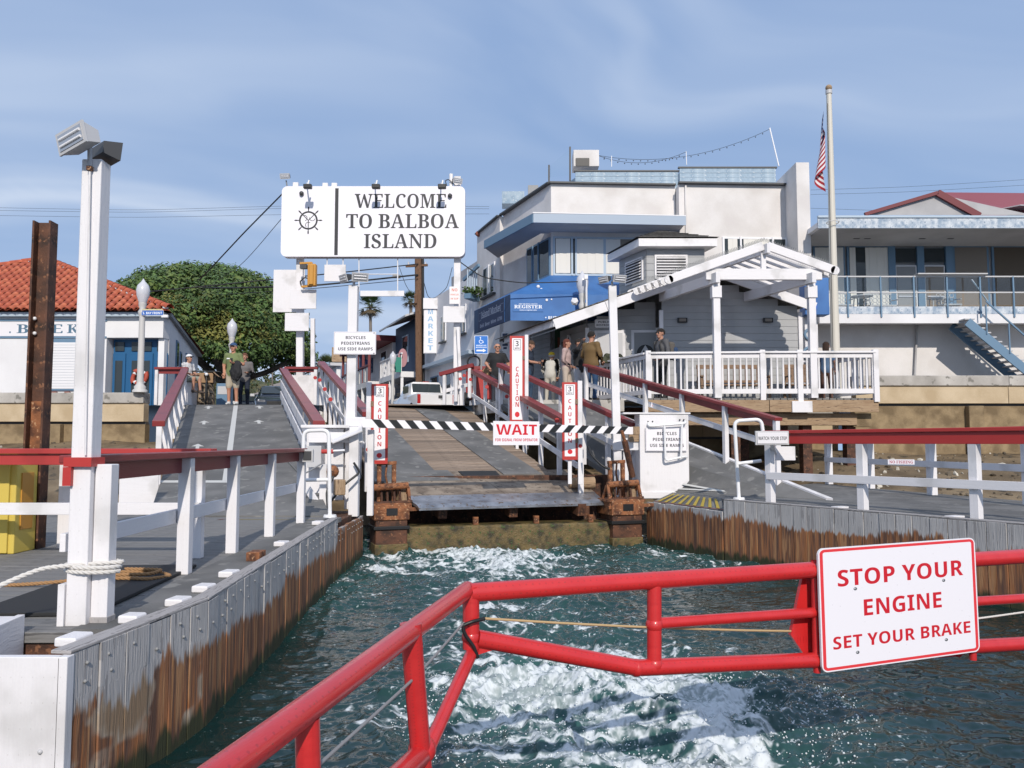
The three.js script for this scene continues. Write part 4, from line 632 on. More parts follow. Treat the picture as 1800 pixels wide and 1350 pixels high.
{
  const w = 0.94, h = 1.6, c = V(2.88, 0.94, -15.7), rot = 0.05, root = thing('gate_cabinet', 'big white steel cabinet with a folded pipe gate on its face', 'cabinet', c);
  mesh('body', box(w, h, 0.5, 0.008), M.white, root, V(c.x, c.y + h / 2, c.z - 0.25), rot); mesh('top', box(w + 0.35, 0.03, 0.56, 0.005), M.white, root, V(c.x - 0.14, c.y + h + 0.016, c.z - 0.25), rot); mesh('kick_plate', box(w + 0.02, 0.12, 0.02, 0.004), M.white, root, V(c.x, c.y + 0.07, c.z + 0.012), rot);
  post('side_post', root, M.white, V(c.x - 0.7, c.y - 0.1, c.z - 0.2), 1.25, 0.1, 0.1); beam('cross_beam', root, M.white, V(c.x - 0.95, c.y + 1.0, c.z - 0.15), V(c.x - 0.42, c.y + 1.0, c.z - 0.12), 0.1, 0.17); mesh('timber_end', box(0.2, 0.15, 0.12, 0.01), M.timber, root, V(c.x - 0.55, c.y + 1.15, c.z - 0.1));
  const q = (u, v, dz = 0.12) => P(u, v, 15.7 - dz), pipes = (pts, r) => { const o = pts[0]; return mesh('folded_pipe', bendPipe(pts.map((p) => p.clone().sub(o)), r, 12, 0.06), M.gloss, root, o); };
  pipes([q(1140, 744, 0.02), q(1140, 749), q(1205, 744), q(1204, 741, 0.02)], 0.026); pipes([q(1168, 748), q(1170, 810), q(1200, 803), q(1207, 803, 0.03)], 0.022); pipes([q(1199, 745), q(1197, 803)], 0.022);
  for (const [u, v] of [[1139, 741], [1147, 741], [1195, 738], [1202, 738], [1196, 796]]) mesh('bolt', new THREE.SphereGeometry(0.016, 8, 6), M.darkGrey, root, q(u, v, 0.01));
  const sp = P(1171, 772, 15.66), sg = thing('bicycle_sign', 'bicycles pedestrians sign behind pipes on the big white cabinet', 'sign', sp); plate('board', sg, bikeFace, M.plainWhite, 0.79, 0.45, 0.014, sp, rot, 0.004);
}
{ // watch your step
  const p = P(1357, 770, 12.35), root = thing('step_sign', 'small framed watch your step sign on the railing end', 'sign', p), rot = 0.0;
  mesh('frame', box(0.5, 0.21, 0.04, 0.006), M.lightGrey, root, V(p.x, p.y, p.z - 0.005), rot); plate('board', root, printMat(440, 170, (g, W, H) => { g.fillStyle = '#dcdadd'; g.fillRect(0, 0, W, H); label(g, 'WATCH YOUR STEP', W / 2, H / 2 + 4, 74, '#303135', 420); }, 0.4), M.lightGrey, 0.45, 0.165, 0.012, V(p.x, p.y, p.z + 0.024), rot, 0.003);
  const b = P(1374, 797, 13.1); mesh('white_box', box(0.4, 0.22, 0.12, 0.006), M.white, root, b, 0.1); beam('bracket', root, M.white, V(p.x, p.y - 0.06, p.z - 0.04), V(b.x - 0.1, b.y, b.z), 0.06, 0.06);
}
{ const p = P(541, 801, 11.0), root = thing('keypad_box', 'small grey perforated box on the end of the left railing', 'box', p); mesh('case', box(0.15, 0.17, 0.05, 0.006), M.lightGrey, root, p); mesh('grille', box(0.11, 0.12, 0.012, 0.002), M.darkGrey, root, V(p.x, p.y, p.z + 0.028)); }
function noFishing(label_, u, v, Z, w, rot, tilt = 0) { const p = P(u, v, Z), m = printMat(300, 64, (g, W, H) => { g.fillStyle = '#dddbe2'; g.fillRect(0, 0, W, H); label(g, 'NO FISHING', W / 2, H / 2 + 2, 50, '#9c2232', 270, 'serif'); }, 0.5); const root = thing('no_fishing_sign', label_, 'sign', p); plate('board', root, m, M.plainWhite, w, w * 0.21, 0.006, p, new THREE.Quaternion().setFromEuler(new THREE.Euler(0, rot, tilt, 'YXZ')), 0.002); }
noFishing('red no fishing lettering on the rear dock rail', 1584, 812, 14.35, 0.42, -0.35 + Math.PI * 0, 0); noFishing('red no fishing lettering on the sloping ramp rail', 1163, 717, 18.4, 0.5, 0.05, -0.29);

// ---------------------------------------------------------------- rusted winch frames on the piers
function winch(label_, p, w, reach) {
  const y = 0.93, root = thing('winch_frame', label_, 'winch', V(p.x, y, p.z - w / 2)), rot = 0.34, f = wallFrame(V(p.x - 0.5 * Math.cos(rot), 0, p.z - w / 2 + 0.5 * Math.sin(rot)), V(p.x + 0.5 * Math.cos(rot), 0, p.z - w / 2 - 0.5 * Math.sin(rot)));
  const q = (x, yy, z = 0) => f.at(0.5 + x, y + yy, z), R = M.rust;
  mesh('base_plate', box(w * 1.05, 0.05, w * 0.9, 0.006), R, root, q(0, 0.02), f.rot);
  rod('roller', root, R, q(-0.31, 0.3, 0.12), q(0.31, 0.33, 0.12), 0.06); for (const x of [-0.31, 0.31]) { beam('side_bar', root, R, q(x, 0.3, 0.12), q(x * 1.04, -0.08, 0.26), 0.05, 0.06); beam('rear_bar', root, R, q(x, 0.28, 0.08), q(x, 0.02, -0.1), 0.04, 0.05); }
  for (const x of [-0.16, 0.1]) post('upright', root, R, q(x, 0.05, -0.08), 0.64, 0.07, 0.07, f.rot); beam('head_bar', root, R, q(-0.2, 0.7, -0.08), q(0.14, 0.72, -0.08), 0.09, 0.06); tube('chain', root, R, [q(-0.03, 0.68, -0.06), q(-0.05, 0.5, -0.05), q(-0.02, 0.34, -0.05), q(-0.03, 0.1, -0.04)], 0.018, 6);
  for (const x of [-0.14, -0.04, 0.08, 0.18]) rod('rod', root, M.rustDark, q(x, 0.02, 0.1), q(x, 0.28, 0.06), 0.022); beam('front_bar', root, R, q(-0.38, -0.1, 0.28), q(0.4 + reach, -0.06, 0.28), 0.06, 0.06); beam('lower_bar', root, M.rustDark, q(-0.34, 0.04, 0.24), q(0.36, 0.07, 0.24), 0.04, 0.04); mesh('timber_block', box(0.16, 0.2, 0.2, 0.012), M.timber, root, q(0.24, 0.16, -0.05), f.rot + 0.2);
}
winch('rusted winch frame below the left caution board', pierL.p, pierL.w, 0.06); winch('rusted winch frame beside the big white cabinet', pierR.p, pierR.w, 0.42);
{ const root = thing('hydraulic_ram', 'leaning rusty hydraulic ram behind the right winch', 'ram', P(1112, 838, 14.9)); rod('cylinder', root, M.rustDark, P(1112, 838, 14.9), P(1098, 775, 14.7), 0.055); rod('piston', root, M.rust, P(1099, 778, 14.7), P(1093, 757, 14.65), 0.03); tube('hose', root, M.black, [P(1034, 785, 14.9), P(1040, 800, 14.8), P(1058, 818, 14.7), P(1072, 825, 14.7)], 0.022); }
// ================================================================ SEAWALLS
function seawall(label, x0, x1, z, yCap, yBand, yFoot, pil) {
  const root = thing('seawall', label, 'wall', V((x0 + x1) / 2, 1.2, z)), L = x1 - x0, c = (x0 + x1) / 2, n = Math.round(L / 4.2);
  mesh('lower_wall', box(L, yFoot - 0.6, 0.3), M.wallLow, root, V(c, (yFoot + 0.6) / 2, z - 0.25));
  for (let i = 0; i < n; i++) { const w = L / n, x = x0 + (i + 0.5) * w; mesh('wall_panel', box(w - 0.012, yBand - yFoot - 0.07, 0.34, 0.01), M.wallTan, root, V(x, (yBand + yFoot) / 2 + 0.035, z - 0.17)); mesh('coping', box(w - 0.006, yCap - yBand, 0.46, 0.02), M.concrete, root, V(x, (yCap + yBand) / 2, z - 0.17)); }
  mesh('joint', box(L, 0.08, 0.2), M.darkGrey, root, V(c, yFoot + 0.03, z - 0.25));
  for (const x of pil) mesh('pilaster', box(0.42, yFoot - 0.5, 0.26, 0.015), M.wallLow, root, V(x, (yFoot + 0.5) / 2, z - 0.02));
}
seawall('tan concrete seawall below the white building with the red roof', -48, -10.4, 23.3 * -1, 3.41, 3.11, 2.52, [-20.6, -12.9]);
seawall('tan concrete seawall below the balcony building', 9.6, 48, -23.0, 3.87, 3.58, 3.02, [12.9, 16.5, 20.4]);
seawall('low seawall section behind the three ramps', -10.4, 9.6, -24.25, 2.93, 2.66, 2.1, [-8, -4, 3.2, 6.5]);

// ================================================================ RESTROOM HUT ON ITS DECK
const skew = (x, Z) => x - 0.36 * (Z - 20.4);
{
  const root = thing('restroom_deck', 'timber deck on beams with a white baluster railing', 'deck', V(6, 2.6, -21)), zF = -20.45;
  for (let i = 0; i < 34; i++) { const x = 3.25 + i * 0.175; beam('deck_board', root, M.deckOld, V(x, 3.08, zF), V(x - 0.9, 3.08, zF - 4.2), 0.168, 0.045, 0.003); }
  beam('rim_beam', root, M.timber, V(3.3, 2.9, zF + 0.06), V(6.35, 2.9, zF + 0.06), 0.09, 0.3, 0.008); beam('rim_beam', root, M.timber, V(6.36, 2.9, zF + 0.07), V(9.05, 2.9, zF + 0.07), 0.09, 0.3, 0.008); mesh('beam_end', box(0.5, 0.28, 0.12, 0.01), M.white, root, V(7.15, 2.88, zF + 0.1));
  beam('girder', root, M.timber, V(3.2, 2.58, zF - 0.25), V(8.6, 2.58, zF - 0.25), 0.28, 0.3, 0.012); mesh('girder_end', box(0.45, 0.34, 0.3, 0.01), M.wallLow, root, V(8.75, 2.56, zF - 0.3));
  for (const x of [3.9, 5.6, 7.4, 8.5]) { post('support_post', root, M.rustDark, V(x, 0.2, zF - 0.4), 2.25, 0.24, 0.24, 0.1); post('support_post', root, M.rustDark, V(x - 0.9, 0.2, zF - 2.8), 2.7, 0.24, 0.24, 0.1); }
  mesh('under_beam', box(5.6, 0.25, 0.3), M.rustDark, root, V(5.4, 2.85, zF - 2.6));
  const run = (a, b, n, posts) => {
    const y = 3.1, d = b.clone().sub(a), at = (t) => a.clone().addScaledVector(d, t);
    beam('hand_rail', root, M.white, V(a.x, y + 1.14, a.z), V(b.x, y + 1.14, b.z), 0.16, 0.05, 0.008); beam('upper_rail', root, M.white, V(a.x, y + 1.055, a.z), V(b.x, y + 1.055, b.z), 0.05, 0.11, 0.004); beam('bottom_rail', root, M.white, V(a.x, y + 0.17, a.z), V(b.x, y + 0.17, b.z), 0.05, 0.12, 0.004);
    for (let i = 0; i < n; i++) { const p = at((i + 0.5) / n); post('baluster', root, M.white, V(p.x, y + 0.22, p.z), 0.79, 0.042, 0.042, Math.atan2(d.x, d.z), 0.003); }
    for (const t of posts) { const p = at(t); post('rail_post', root, M.white, V(p.x, y - 0.1, p.z), 1.3, 0.13, 0.13, Math.atan2(d.x, d.z)); }
  };
  run(V(3.42, 0, -20.62), V(6.2, 0, -20.42), 19, [0, 0.62]); run(V(6.22, 0, -20.42), V(9.0, 0, -20.35), 19, [0, 0.33, 1]); run(V(2.42, 0, -23.5), V(3.38, 0, -20.72), 15, [0, 0.45]); run(V(9.0, 0, -20.4), V(8.2, 0, -23.2), 16, [1]);
}
{
  const root = thing('restroom_hut', 'grey clapboard restroom hut with cupola and white pergola gable', 'hut', V(5, STREET, -23.5)), ridgeX = 6.3, ridgeY = 6.94, kl = 0.352, kr = 0.36;
  const roofY = (x, Z) => { const d = x - skew(ridgeX, Z); return ridgeY - (d < 0 ? -d * kl : d * kr); };
  // clapboard wall under the pergola, each board on its own, cut to the roof line
  const zW = 22.95, x0 = 4.2, x1 = 8.05;
  mesh('wall', prism([[x0, -zW - 0.04], [x1, -zW - 0.04], [x1 - 1.4, -27], [x0 - 3.0, -27], [x0 - 2.6, -25.4], [x0 - 1.97, -23.72], [x0 - 0.02, -23.56]], STREET, 5.0), M.siding, root);
  for (let y = STREET; y < 6.6; y += 0.195) { const h = 0.2; let a = x0, b = x1; const xl = skew(ridgeX, zW) - (ridgeY - 0.16 - y - h) / kl, xr = skew(ridgeX, zW) + (ridgeY - 0.16 - y - h) / kr; a = Math.max(a, xl); b = Math.min(b, xr); if (b - a > 0.1) mesh('clapboard', box(b - a, h - 0.004, 0.022, 0.002), M.siding, root, V((a + b) / 2, y + h / 2, -zW - 0.012), new THREE.Euler(-0.06, 0, 0)); }
  mesh('corner_board', box(0.11, 2.6, 0.09, 0.004), M.white, root, V(x0 - 0.02, STREET + 1.3, -zW + 0.015)); mesh('corner_board', box(0.11, 2.55, 0.09, 0.004), M.white, root, V(x1 + 0.02, STREET + 1.27, -zW + 0.015));
  // recessed wall with the two doors, and the angled wall with the oval window
  const f = wallFrame(V(2.2, 0, -23.65), V(4.12, 0, -23.5)), g = wallFrame(V(1.5, 0, -25.4), V(2.19, 0, -23.67));
  for (let y = STREET; y < 5.95; y += 0.195) { const a = clamp((y - 5.35) / 0.36, 0, 1.6); f.box('clapboard', root, M.siding, (f.len + a) / 2, y + 0.1, 0.0, f.len - a, 0.19, 0.025); if (y < 5.3) g.box('clapboard', root, M.siding, g.len / 2, y + 0.1, 0.0, g.len, 0.19, 0.025); }
  for (const [x, w] of [[0.62, 0.72], [1.62, 0.62]]) { const fr = f.box('door_frame', root, M.white, x, STREET + 1.05, 0.03, w + 0.16, 2.14, 0.05, 0.004); f.box('door', fr, x < 1 ? M.lightGrey : M.grey, x, STREET + 1.03, 0.045, w, 2.03, 0.05, 0.004); }
  g.box('door_frame', root, M.white, 0.3, STREET + 0.95, 0.03, 0.5, 1.9, 0.05); g.box('door', root, M.lightGrey, 0.3, STREET + 0.93, 0.05, 0.4, 1.8, 0.04); f.box('corner_board', root, M.white, -0.03, STREET + 1.1, 0.03, 0.11, 2.2, 0.1, 0.004);
  { const o = new THREE.TorusGeometry(0.17, 0.035, 8, 20); o.scale(0.62, 1.35, 1); mesh('oval_window', o, M.white, root, g.at(0.68, 5.0, 0.04), g.rot); const d = new THREE.CylinderGeometry(0.17, 0.17, 0.02, 20); d.rotateX(Math.PI / 2); d.scale(0.62, 1.35, 1); mesh('oval_pane', d, M.glass, root, g.at(0.68, 5.0, 0.03), g.rot); }
  plate('restroom_sign', root, printMat(300, 120, (c, W, H) => { c.fillStyle = '#e6e5e8'; c.fillRect(0, 0, W, H); label(c, 'PUBLIC', 130, 38, 40, '#3a3f45', 170, 'sans-serif'); label(c, 'RESTROOMS', 150, 84, 40, '#3a3f45', 260, 'sans-serif'); }, 0.5), M.plainWhite, 0.62, 0.24, 0.02, f.at(0.5, 5.42, 0.05), f.rot, 0.05);
  { const c = new THREE.CylinderGeometry(0.24, 0.24, 0.02, 28); c.rotateX(Math.PI / 2); const m = mesh('symbol_disc', c, M.black, root, f.at(1.62, STREET + 1.45, 0.09), f.rot); mesh('symbol_triangle', poly([[f.at(1.43, STREET + 1.36, 0.103), f.at(1.81, STREET + 1.36, 0.103), f.at(1.62, STREET + 1.68, 0.103)]]), M.lightGrey, m); for (const dx of [-0.05, 0.05]) mesh('symbol_figure', box(0.035, 0.15, 0.004), M.black, m, f.at(1.62 + dx, STREET + 1.45, 0.106), f.rot); }
  for (const x of [5.02, 7.42]) { const l = mesh('wall_lamp', box(0.27, 0.13, 0.07, 0.006), M.black, root, V(x - 0.25, 5.42, -zW + 0.04)); mesh('lamp_face', box(0.19, 0.08, 0.01), M.shade, l, V(x - 0.25, 5.42, -zW + 0.08)); } g.box('wall_lamp', root, M.darkGrey, 0.32, 5.0, 0.06, 0.09, 0.14, 0.08);
  // shingled roof: left slope reaches the front edge, right slope starts behind the pergola
  const lx = (Z) => skew(1.96, Z), rp = (x, Z, u = 0) => V(x, roofY(x, Z) + u, -Z), r = rng(5);
  mesh('roof_deck', slab([rp(lx(22.7), 22.7, -0.03), rp(skew(3.9, 22.7), 22.7, -0.03), rp(skew(3.9, 27), 27, -0.03), rp(lx(27), 27, -0.03)], 0.08), M.shingle, root); mesh('roof_deck', slab([rp(skew(3.9, 22.7), 22.7, -0.03), rp(skew(ridgeX, 22.7), 22.7, -0.03), rp(skew(ridgeX, 27), 27, -0.03), rp(skew(3.9, 27), 27, -0.03)], 0.08), M.shingle, root); mesh('roof_deck', slab([rp(skew(ridgeX, 22.7), 22.7, -0.03), rp(skew(9.2, 22.7), 22.7, -0.03), rp(skew(9.2, 27), 27, -0.03), rp(skew(ridgeX, 27), 27, -0.03)], 0.08), M.shingle, root);
  for (let i = 0; i < 26; i++) { const t0 = i / 26, xa = lerp(1.92, ridgeX, t0), Zs = 22.62, a = skew(xa, Zs), b = skew(xa, 27), w = 0.22; const m = beam('shingle_course', root, M.shingle, V(a, roofY(a, Zs) + 0.012 + r() * 0.012, -Zs), V(b, roofY(b, 27) + 0.012, -27), w, 0.022, 0.003, V(-0.33, 0.94, 0)); }
  // rake boards and fascia
  beam('rake_board', root, M.white, rp(skew(1.96, 22.6), 22.6, -0.16), rp(skew(3.4, 22.6), 22.6, -0.16), 0.06, 0.28, 0.006); beam('rake_board', root, M.white, rp(skew(3.41, 22.6), 22.6, -0.16), rp(skew(6.2, 22.6), 22.6, -0.16), 0.062, 0.28, 0.006); beam('eave_board', root, M.white, rp(lx(22.6), 22.6, -0.12), rp(lx(26.5), 26.5, -0.12), 0.05, 0.2, 0.006);
  mesh('soffit', slab([rp(skew(2.0, 22.68), 22.68, -0.3), rp(skew(4.9, 22.68), 22.68, -0.3), rp(skew(4.9, 24.4), 24.4, -0.3), rp(skew(2.0, 24.4), 24.4, -0.3)], 0.02), M.siding, root); beam('rake_board', root, M.white, rp(skew(ridgeX, 22.62) + 0.3, 22.62, -0.16), rp(skew(9.2, 22.62), 22.62, -0.16), 0.06, 0.26, 0.006);
  // pergola: posts, cross beam, side beams, king post and rows of rafters with rounded tails
  const pz = 20.42; for (const x of [5.1, 7.48]) { post('pergola_post', root, M.white, V(x, STREET, -pz), 2.95, 0.17, 0.17); mesh('post_collar', box(0.24, 0.3, 0.24, 0.008), M.white, root, V(x, 5.75, -pz)); beam('side_beam', root, M.white, V(x, 6.08, -pz + 0.25), V(skew(x, 22.95), 6.08, -22.95), 0.12, 0.26, 0.008); }
  beam('cross_beam', root, M.white, V(4.85, 6.2, -pz), V(7.75, 6.2, -pz), 0.12, 0.28, 0.008); post('king_post', root, M.white, V(ridgeX, 6.33, -pz), 0.5, 0.12, 0.1); beam('ridge_beam', root, M.white, V(ridgeX + 0.08, ridgeY - 0.12, -pz + 0.22), V(skew(ridgeX, 22.9), ridgeY - 0.12, -22.9), 0.1, 0.24, 0.008);
  for (let i = 0; i < 8; i++) { const Z = 20.32 + i * 0.345, c = skew(ridgeX, Z); for (const [s, reach, k] of [[-1, i ? 2.15 : 2.42, kl], [1, 1.72, kr]]) { const a = V(c + s * 0.05, ridgeY - 0.02 - 0.02, -Z), b = V(c + s * reach, ridgeY - 0.04 - reach * k, -Z); beam('rafter', root, M.white, a, b, i ? 0.055 : 0.07, 0.22, 0.02); const t = new THREE.CylinderGeometry(0.11, 0.11, i ? 0.055 : 0.07, 14); t.rotateX(Math.PI / 2); mesh('rafter_tail', t, M.white, root, b); } }
  // bird spikes along the rakes: countless fine wires
  const sp = []; for (let i = 0; i < 260; i++) { const t = i / 260, x = lerp(3.0, ridgeX, t), y = ridgeY - (ridgeX - x) * kl + 0.08; const q = new THREE.BoxGeometry(0.006, 0.1, 0.006); q.rotateZ((i % 3 - 1) * 0.5); q.translate(x, y + 0.05, -20.32); sp.push(q); } for (let i = 0; i < 90; i++) { const x = lerp(ridgeX, 7.95, i / 90), y = ridgeY - (x - ridgeX) * kr + 0.08; const q = new THREE.BoxGeometry(0.006, 0.1, 0.006); q.rotateZ((i % 3 - 1) * 0.5); q.translate(x, y + 0.05, -20.32); sp.push(q); }
  mesh('bird_spikes', mergeGeometries(sp), M.grey, root).userData.kind = 'stuff';
  // cupola
  const cz = -24.2, cx0 = 4.0, cx1 = 5.72; mesh('cupola_body', prism([[cx0, cz], [cx1, cz], [cx1 - 0.55, cz - 1.5], [cx0 - 0.6, cz - 1.5]], 5.6, 7.85), M.siding, root);
  const cf = wallFrame(V(cx0, 0, cz), V(cx1, 0, cz)), cl = wallFrame(V(cx0 - 0.6, 0, cz - 1.5), V(cx0, 0, cz));
  for (let y = 5.9; y < 7.7; y += 0.2) { cf.box('clapboard', root, M.siding, cf.len / 2, y + 0.1, 0.012, cf.len, 0.19, 0.02); cl.box('clapboard', root, M.siding, cl.len / 2, y + 0.1, 0.012, cl.len, 0.19, 0.02); }
  for (const [fr, x, w] of [[cf, 0.72, 0.86], [cl, 0.95, 0.9]]) { const b = fr.box('vent_frame', root, M.white, x, 7.2, 0.04, w + 0.12, 0.72, 0.05, 0.004); fr.box('vent_back', b, M.darkGrey, x, 7.2, 0.05, w, 0.6, 0.05); for (let i = 0; i < 7; i++) mesh('louvre', box(w, 0.02, 0.09), M.white, b, fr.at(x, 6.95 + i * 0.085, 0.09), new THREE.Euler(0.6, fr.rot, 0, 'YXZ')); }
  const eave = [[cx0 - 0.28, cz + 0.35], [cx1 + 0.3, cz + 0.35], [cx1 - 0.2, cz - 1.8], [cx0 - 0.95, cz - 1.8]]; mesh('cupola_fascia', prism(eave, 7.75, 7.98), M.white, root); const ap = V((cx0 + cx1) / 2 - 0.3, 8.5, cz - 0.75), ev = eave.map(([x, z]) => V(x * 1.0 + (x < 5 ? -0.06 : 0.06), 7.985, z + (z > cz ? 0.05 : -0.05)));
  for (let i = 0; i < 4; i++) for (let k = 0; k < 6; k++) { const a = ev[i], b = ev[(i + 1) % 4], t = k / 6, u = (k + 1.25) / 6, li = (p, s) => p.clone().lerp(ap, Math.min(s, 0.99)); mesh('shingle_course', poly([[li(a, t).add(V(0, 0.03, 0)), li(b, t).add(V(0, 0.03, 0)), li(b, u), li(a, u)]]), M.shingle, root); }
}
function bench(label_, x, z, w) {
  const root = thing('bench', label_, 'bench', V(x, STREET, z)); beam('seat', root, M.bench, V(x - w / 2, STREET + 0.43, z + 0.25), V(x + w / 2, STREET + 0.43, z + 0.25), 0.45, 0.04); beam('back_top', root, M.bench, V(x - w / 2, STREET + 0.95, z), V(x + w / 2, STREET + 0.95, z), 0.04, 0.11); beam('back_bottom', root, M.bench, V(x - w / 2, STREET + 0.55, z), V(x + w / 2, STREET + 0.55, z), 0.04, 0.07);
  for (let i = 0; i < 12; i++) post('back_slat', root, M.bench, V(x - w / 2 + (i + 0.5) * w / 12, STREET + 0.56, z), 0.36, 0.07, 0.02); for (const s of [-1, 1]) { post('leg', root, M.bench, V(x + s * (w / 2 - 0.05), STREET, z), 1.0, 0.07, 0.06); post('leg', root, M.bench, V(x + s * (w / 2 - 0.05), STREET, z + 0.42), 0.64, 0.07, 0.06); beam('arm_rest', root, M.bench, V(x + s * (w / 2 - 0.05), STREET + 0.66, z), V(x + s * (w / 2 - 0.05), STREET + 0.66, z + 0.5), 0.08, 0.035); }
}
bench('long slatted wooden bench under the pergola', 5.95, -22.3, 1.9); bench('slatted wooden bench at the corner of the hut', 7.75, -22.2, 0.9);

// ================================================================ MAIN BUILDING WITH THE BLUE AWNING
function windowOn(root, f, x, y, w, h, opt = {}) {                     // frame, recessed dark pane, optional curtains and mullions
  const fr = f.box('window', root, opt.frame ?? M.paleBlue, x, y, 0.02, w, h, 0.06, 0.004); f.box('pane', fr, opt.pane ?? M.glass, x, y, 0.045, w - 0.14, h - 0.14, 0.02);
  for (const [cx, cw] of opt.curtains ?? []) { const n = Math.max(2, Math.round(cw / 0.14)); for (let i = 0; i < n; i++) f.box('curtain', fr, M.curtain, x + cx - cw / 2 + (i + 0.5) * cw / n, y, 0.058 + (i % 2) * 0.012, cw / n, h - 0.16, 0.012); }
  for (const mx of opt.mullions ?? []) f.box('mullion', fr, opt.frame ?? M.paleBlue, x + mx, y, 0.06, 0.06, h, 0.06); if (opt.sill) f.box('sill', fr, M.darkGrey, x, y - h / 2 - 0.04, 0.07, w + 0.15, 0.07, 0.16);
  return fr;
}
{
  const root = thing('stucco_building', 'cream stucco corner building with blue awning and roof terrace', 'building', V(4, STREET, -30)), S = M.stucco;
  mesh('wall', prism([[1.35, -28], [5.7, -28.25], [5.7, -36], [0.6, -36], [-0.35, -32.05]], STREET, 10.94), S, root); mesh('wing_wall', prism([[-0.48, -32.0], [0.5, -32.3], [0.5, -35.0], [-1.5, -34.9]], STREET, 10.9), S, root); mesh('bay_wall', prism([[5.72, -27.75], [9.7, -27.95], [9.7, -37], [5.72, -37]], STREET, 10.85), S, root);
  mesh('pylon', prism([[9.43, -26.8], [9.86, -26.8], [9.86, -29.4], [9.43, -29.4]], STREET, 11.28), S, root);
  for (const [a, b, y, z] of [[V(1.3, 0, -27.97), V(5.7, 0, -28.22), 10.96], [V(5.7, 0, -27.7), V(9.42, 0, -27.9), 10.87], [V(-0.4, 0, -32.0), V(1.32, 0, -27.98), 10.965]]) beam('parapet_cap', root, M.darkGrey, V(a.x, y, a.z), V(b.x, y, b.z), 0.24, 0.06);
  beam('parapet_cap', root, M.darkGrey, V(-1.5, 10.93, -34.9), V(-0.5, 10.93, -32.0), 0.22, 0.06); beam('gutter_pipe', root, S, V(5.95, 8.6, -27.72), V(5.95, 10.8, -27.72), 0.06, 0.06);
  // roof terrace screens of pale blue boards, glass wind screen, chimney
  for (const [x0, x1, z, y0, y1] of [[2.35, 6.15, -30, 11.0, 12.02], [6.2, 9.75, -29.9, 11.05, 12.12]]) { for (let k = 0; k < 6; k++) mesh('screen_board', box(x1 - x0, (y1 - y0) / 6 - 0.006, 0.06, 0.003), M.bluewood, root, V((x0 + x1) / 2, y0 + (k + 0.5) * (y1 - y0) / 6, z + (k % 2) * 0.008)); mesh('screen_side', box(0.06, y1 - y0, 1.6), M.bluewood, root, V(x0 + 0.0, (y0 + y1) / 2, z - 0.85), 0.36); mesh('screen_cap', box(x1 - x0 + 0.1, 0.05, 0.14), M.darkGrey, root, V((x0 + x1) / 2, y1 + 0.03, z)); }
  for (const [u, v0, v1, Z] of [[1002, 258, 318, 29.4], [965, 290, 322, 30.6]]) { const a = P(u, v1, Z), b = P(u, v0, Z); beam('screen_post', root, M.black, a, b, 0.06, 0.06); } mesh('glass_screen', poly([[P(966, 312, 30.6), P(1001, 308, 29.4), P(1001, 262, 29.4), P(966, 292, 30.6)]]), M.clear, root);
  mesh('vent_box', box(0.95, 0.62, 0.8, 0.01), S, root, P(1029, 284, 30.4)); mesh('vent_opening', box(0.5, 0.3, 0.05), M.black, root, P(1024, 285, 29.98)); rod('roof_mast', root, M.plainWhite, P(1369, 292, 30), P(1353, 225, 30.2), 0.025); rod('roof_mast', root, M.plainWhite, P(1207, 290, 30), P(1206, 266, 30), 0.015); rod('roof_mast', root, M.plainWhite, P(1075, 293, 30), P(1075, 274, 30), 0.015);
  mesh('roof_unit', box(0.9, 0.5, 0.8), M.bluewood, root, P(902, 352, 33)); mesh('roof_unit', box(0.4, 0.45, 0.4), M.grey, root, P(937, 338, 32));
  // canopy round the corner
  mesh('canopy', prism([[0.75, -26.75], [5.75, -27.1], [5.75, -28.4], [1.0, -28.2], [-0.55, -32], [-1.0, -30.4]], 9.24, 9.5), M.stuccoGrey, root); beam('canopy_edge', root, flat(0.36, 0.43, 0.52, 0.6), V(0.7, 9.38, -26.72), V(5.8, 9.38, -27.07), 0.05, 0.31); beam('canopy_edge', root, M.trimBlue, V(-1.03, 9.38, -30.4), V(0.69, 9.38, -26.74), 0.05, 0.31); mesh('canopy_top', prism([[0.68, -26.68], [5.8, -27.05], [5.8, -27.2], [0.72, -26.85]], 9.54, 9.57), M.plainWhite, root);
  // band of corner windows
  const wf = wallFrame(V(1.35, 0, -28), V(5.7, 0, -28.25)), wl = wallFrame(V(-0.35, 0, -32.05), V(1.35, 0, -28));
  windowOn(root, wf, 0.95, 8.4, 1.78, 1.36, { curtains: [[-0.55, 0.5], [0.36, 0.98]], mullions: [-0.24, -0.1] }); windowOn(root, wf, 2.5, 8.4, 1.32, 1.36, { curtains: [[-0.36, 0.5]], pane: M.shade }); windowOn(root, wf, 3.72, 8.4, 1.1, 1.36, { pane: M.shade });
  windowOn(root, wl, wl.len - 0.72, 8.4, 1.35, 1.36, { frame: M.trimBlue, mullions: [-0.2] }); windowOn(root, wl, wl.len - 1.75, 8.4, 0.5, 1.36, { frame: M.trimBlue });
  const wb = wallFrame(V(5.72, 0, -27.75), V(9.7, 0, -27.95)); windowOn(root, wb, 2.6, 8.35, 2.25, 1.35, { frame: M.plainWhite, curtains: [[-0.78, 0.32], [0.05, 0.9]], mullions: [-0.5, 0.62] });
  const ww = wallFrame(V(-1.5, 0, -34.9), V(-0.48, 0, -32.0)); windowOn(root, ww, 1.75, 8.6, 1.5, 1.25, { frame: M.plainWhite, mullions: [0.1], curtains: [[0.1, 0.5]], sill: true });
  mesh('corner_light', new THREE.SphereGeometry(0.13, 10, 8), M.brick, root, P(841, 411, 34.6)); tube('bracket', root, M.darkGrey, [P(925, 372, 30), P(929, 367, 29.9), P(931, 370, 29.8)], 0.02, 6);  // the ball at the wing corner stands for a small light, unlit
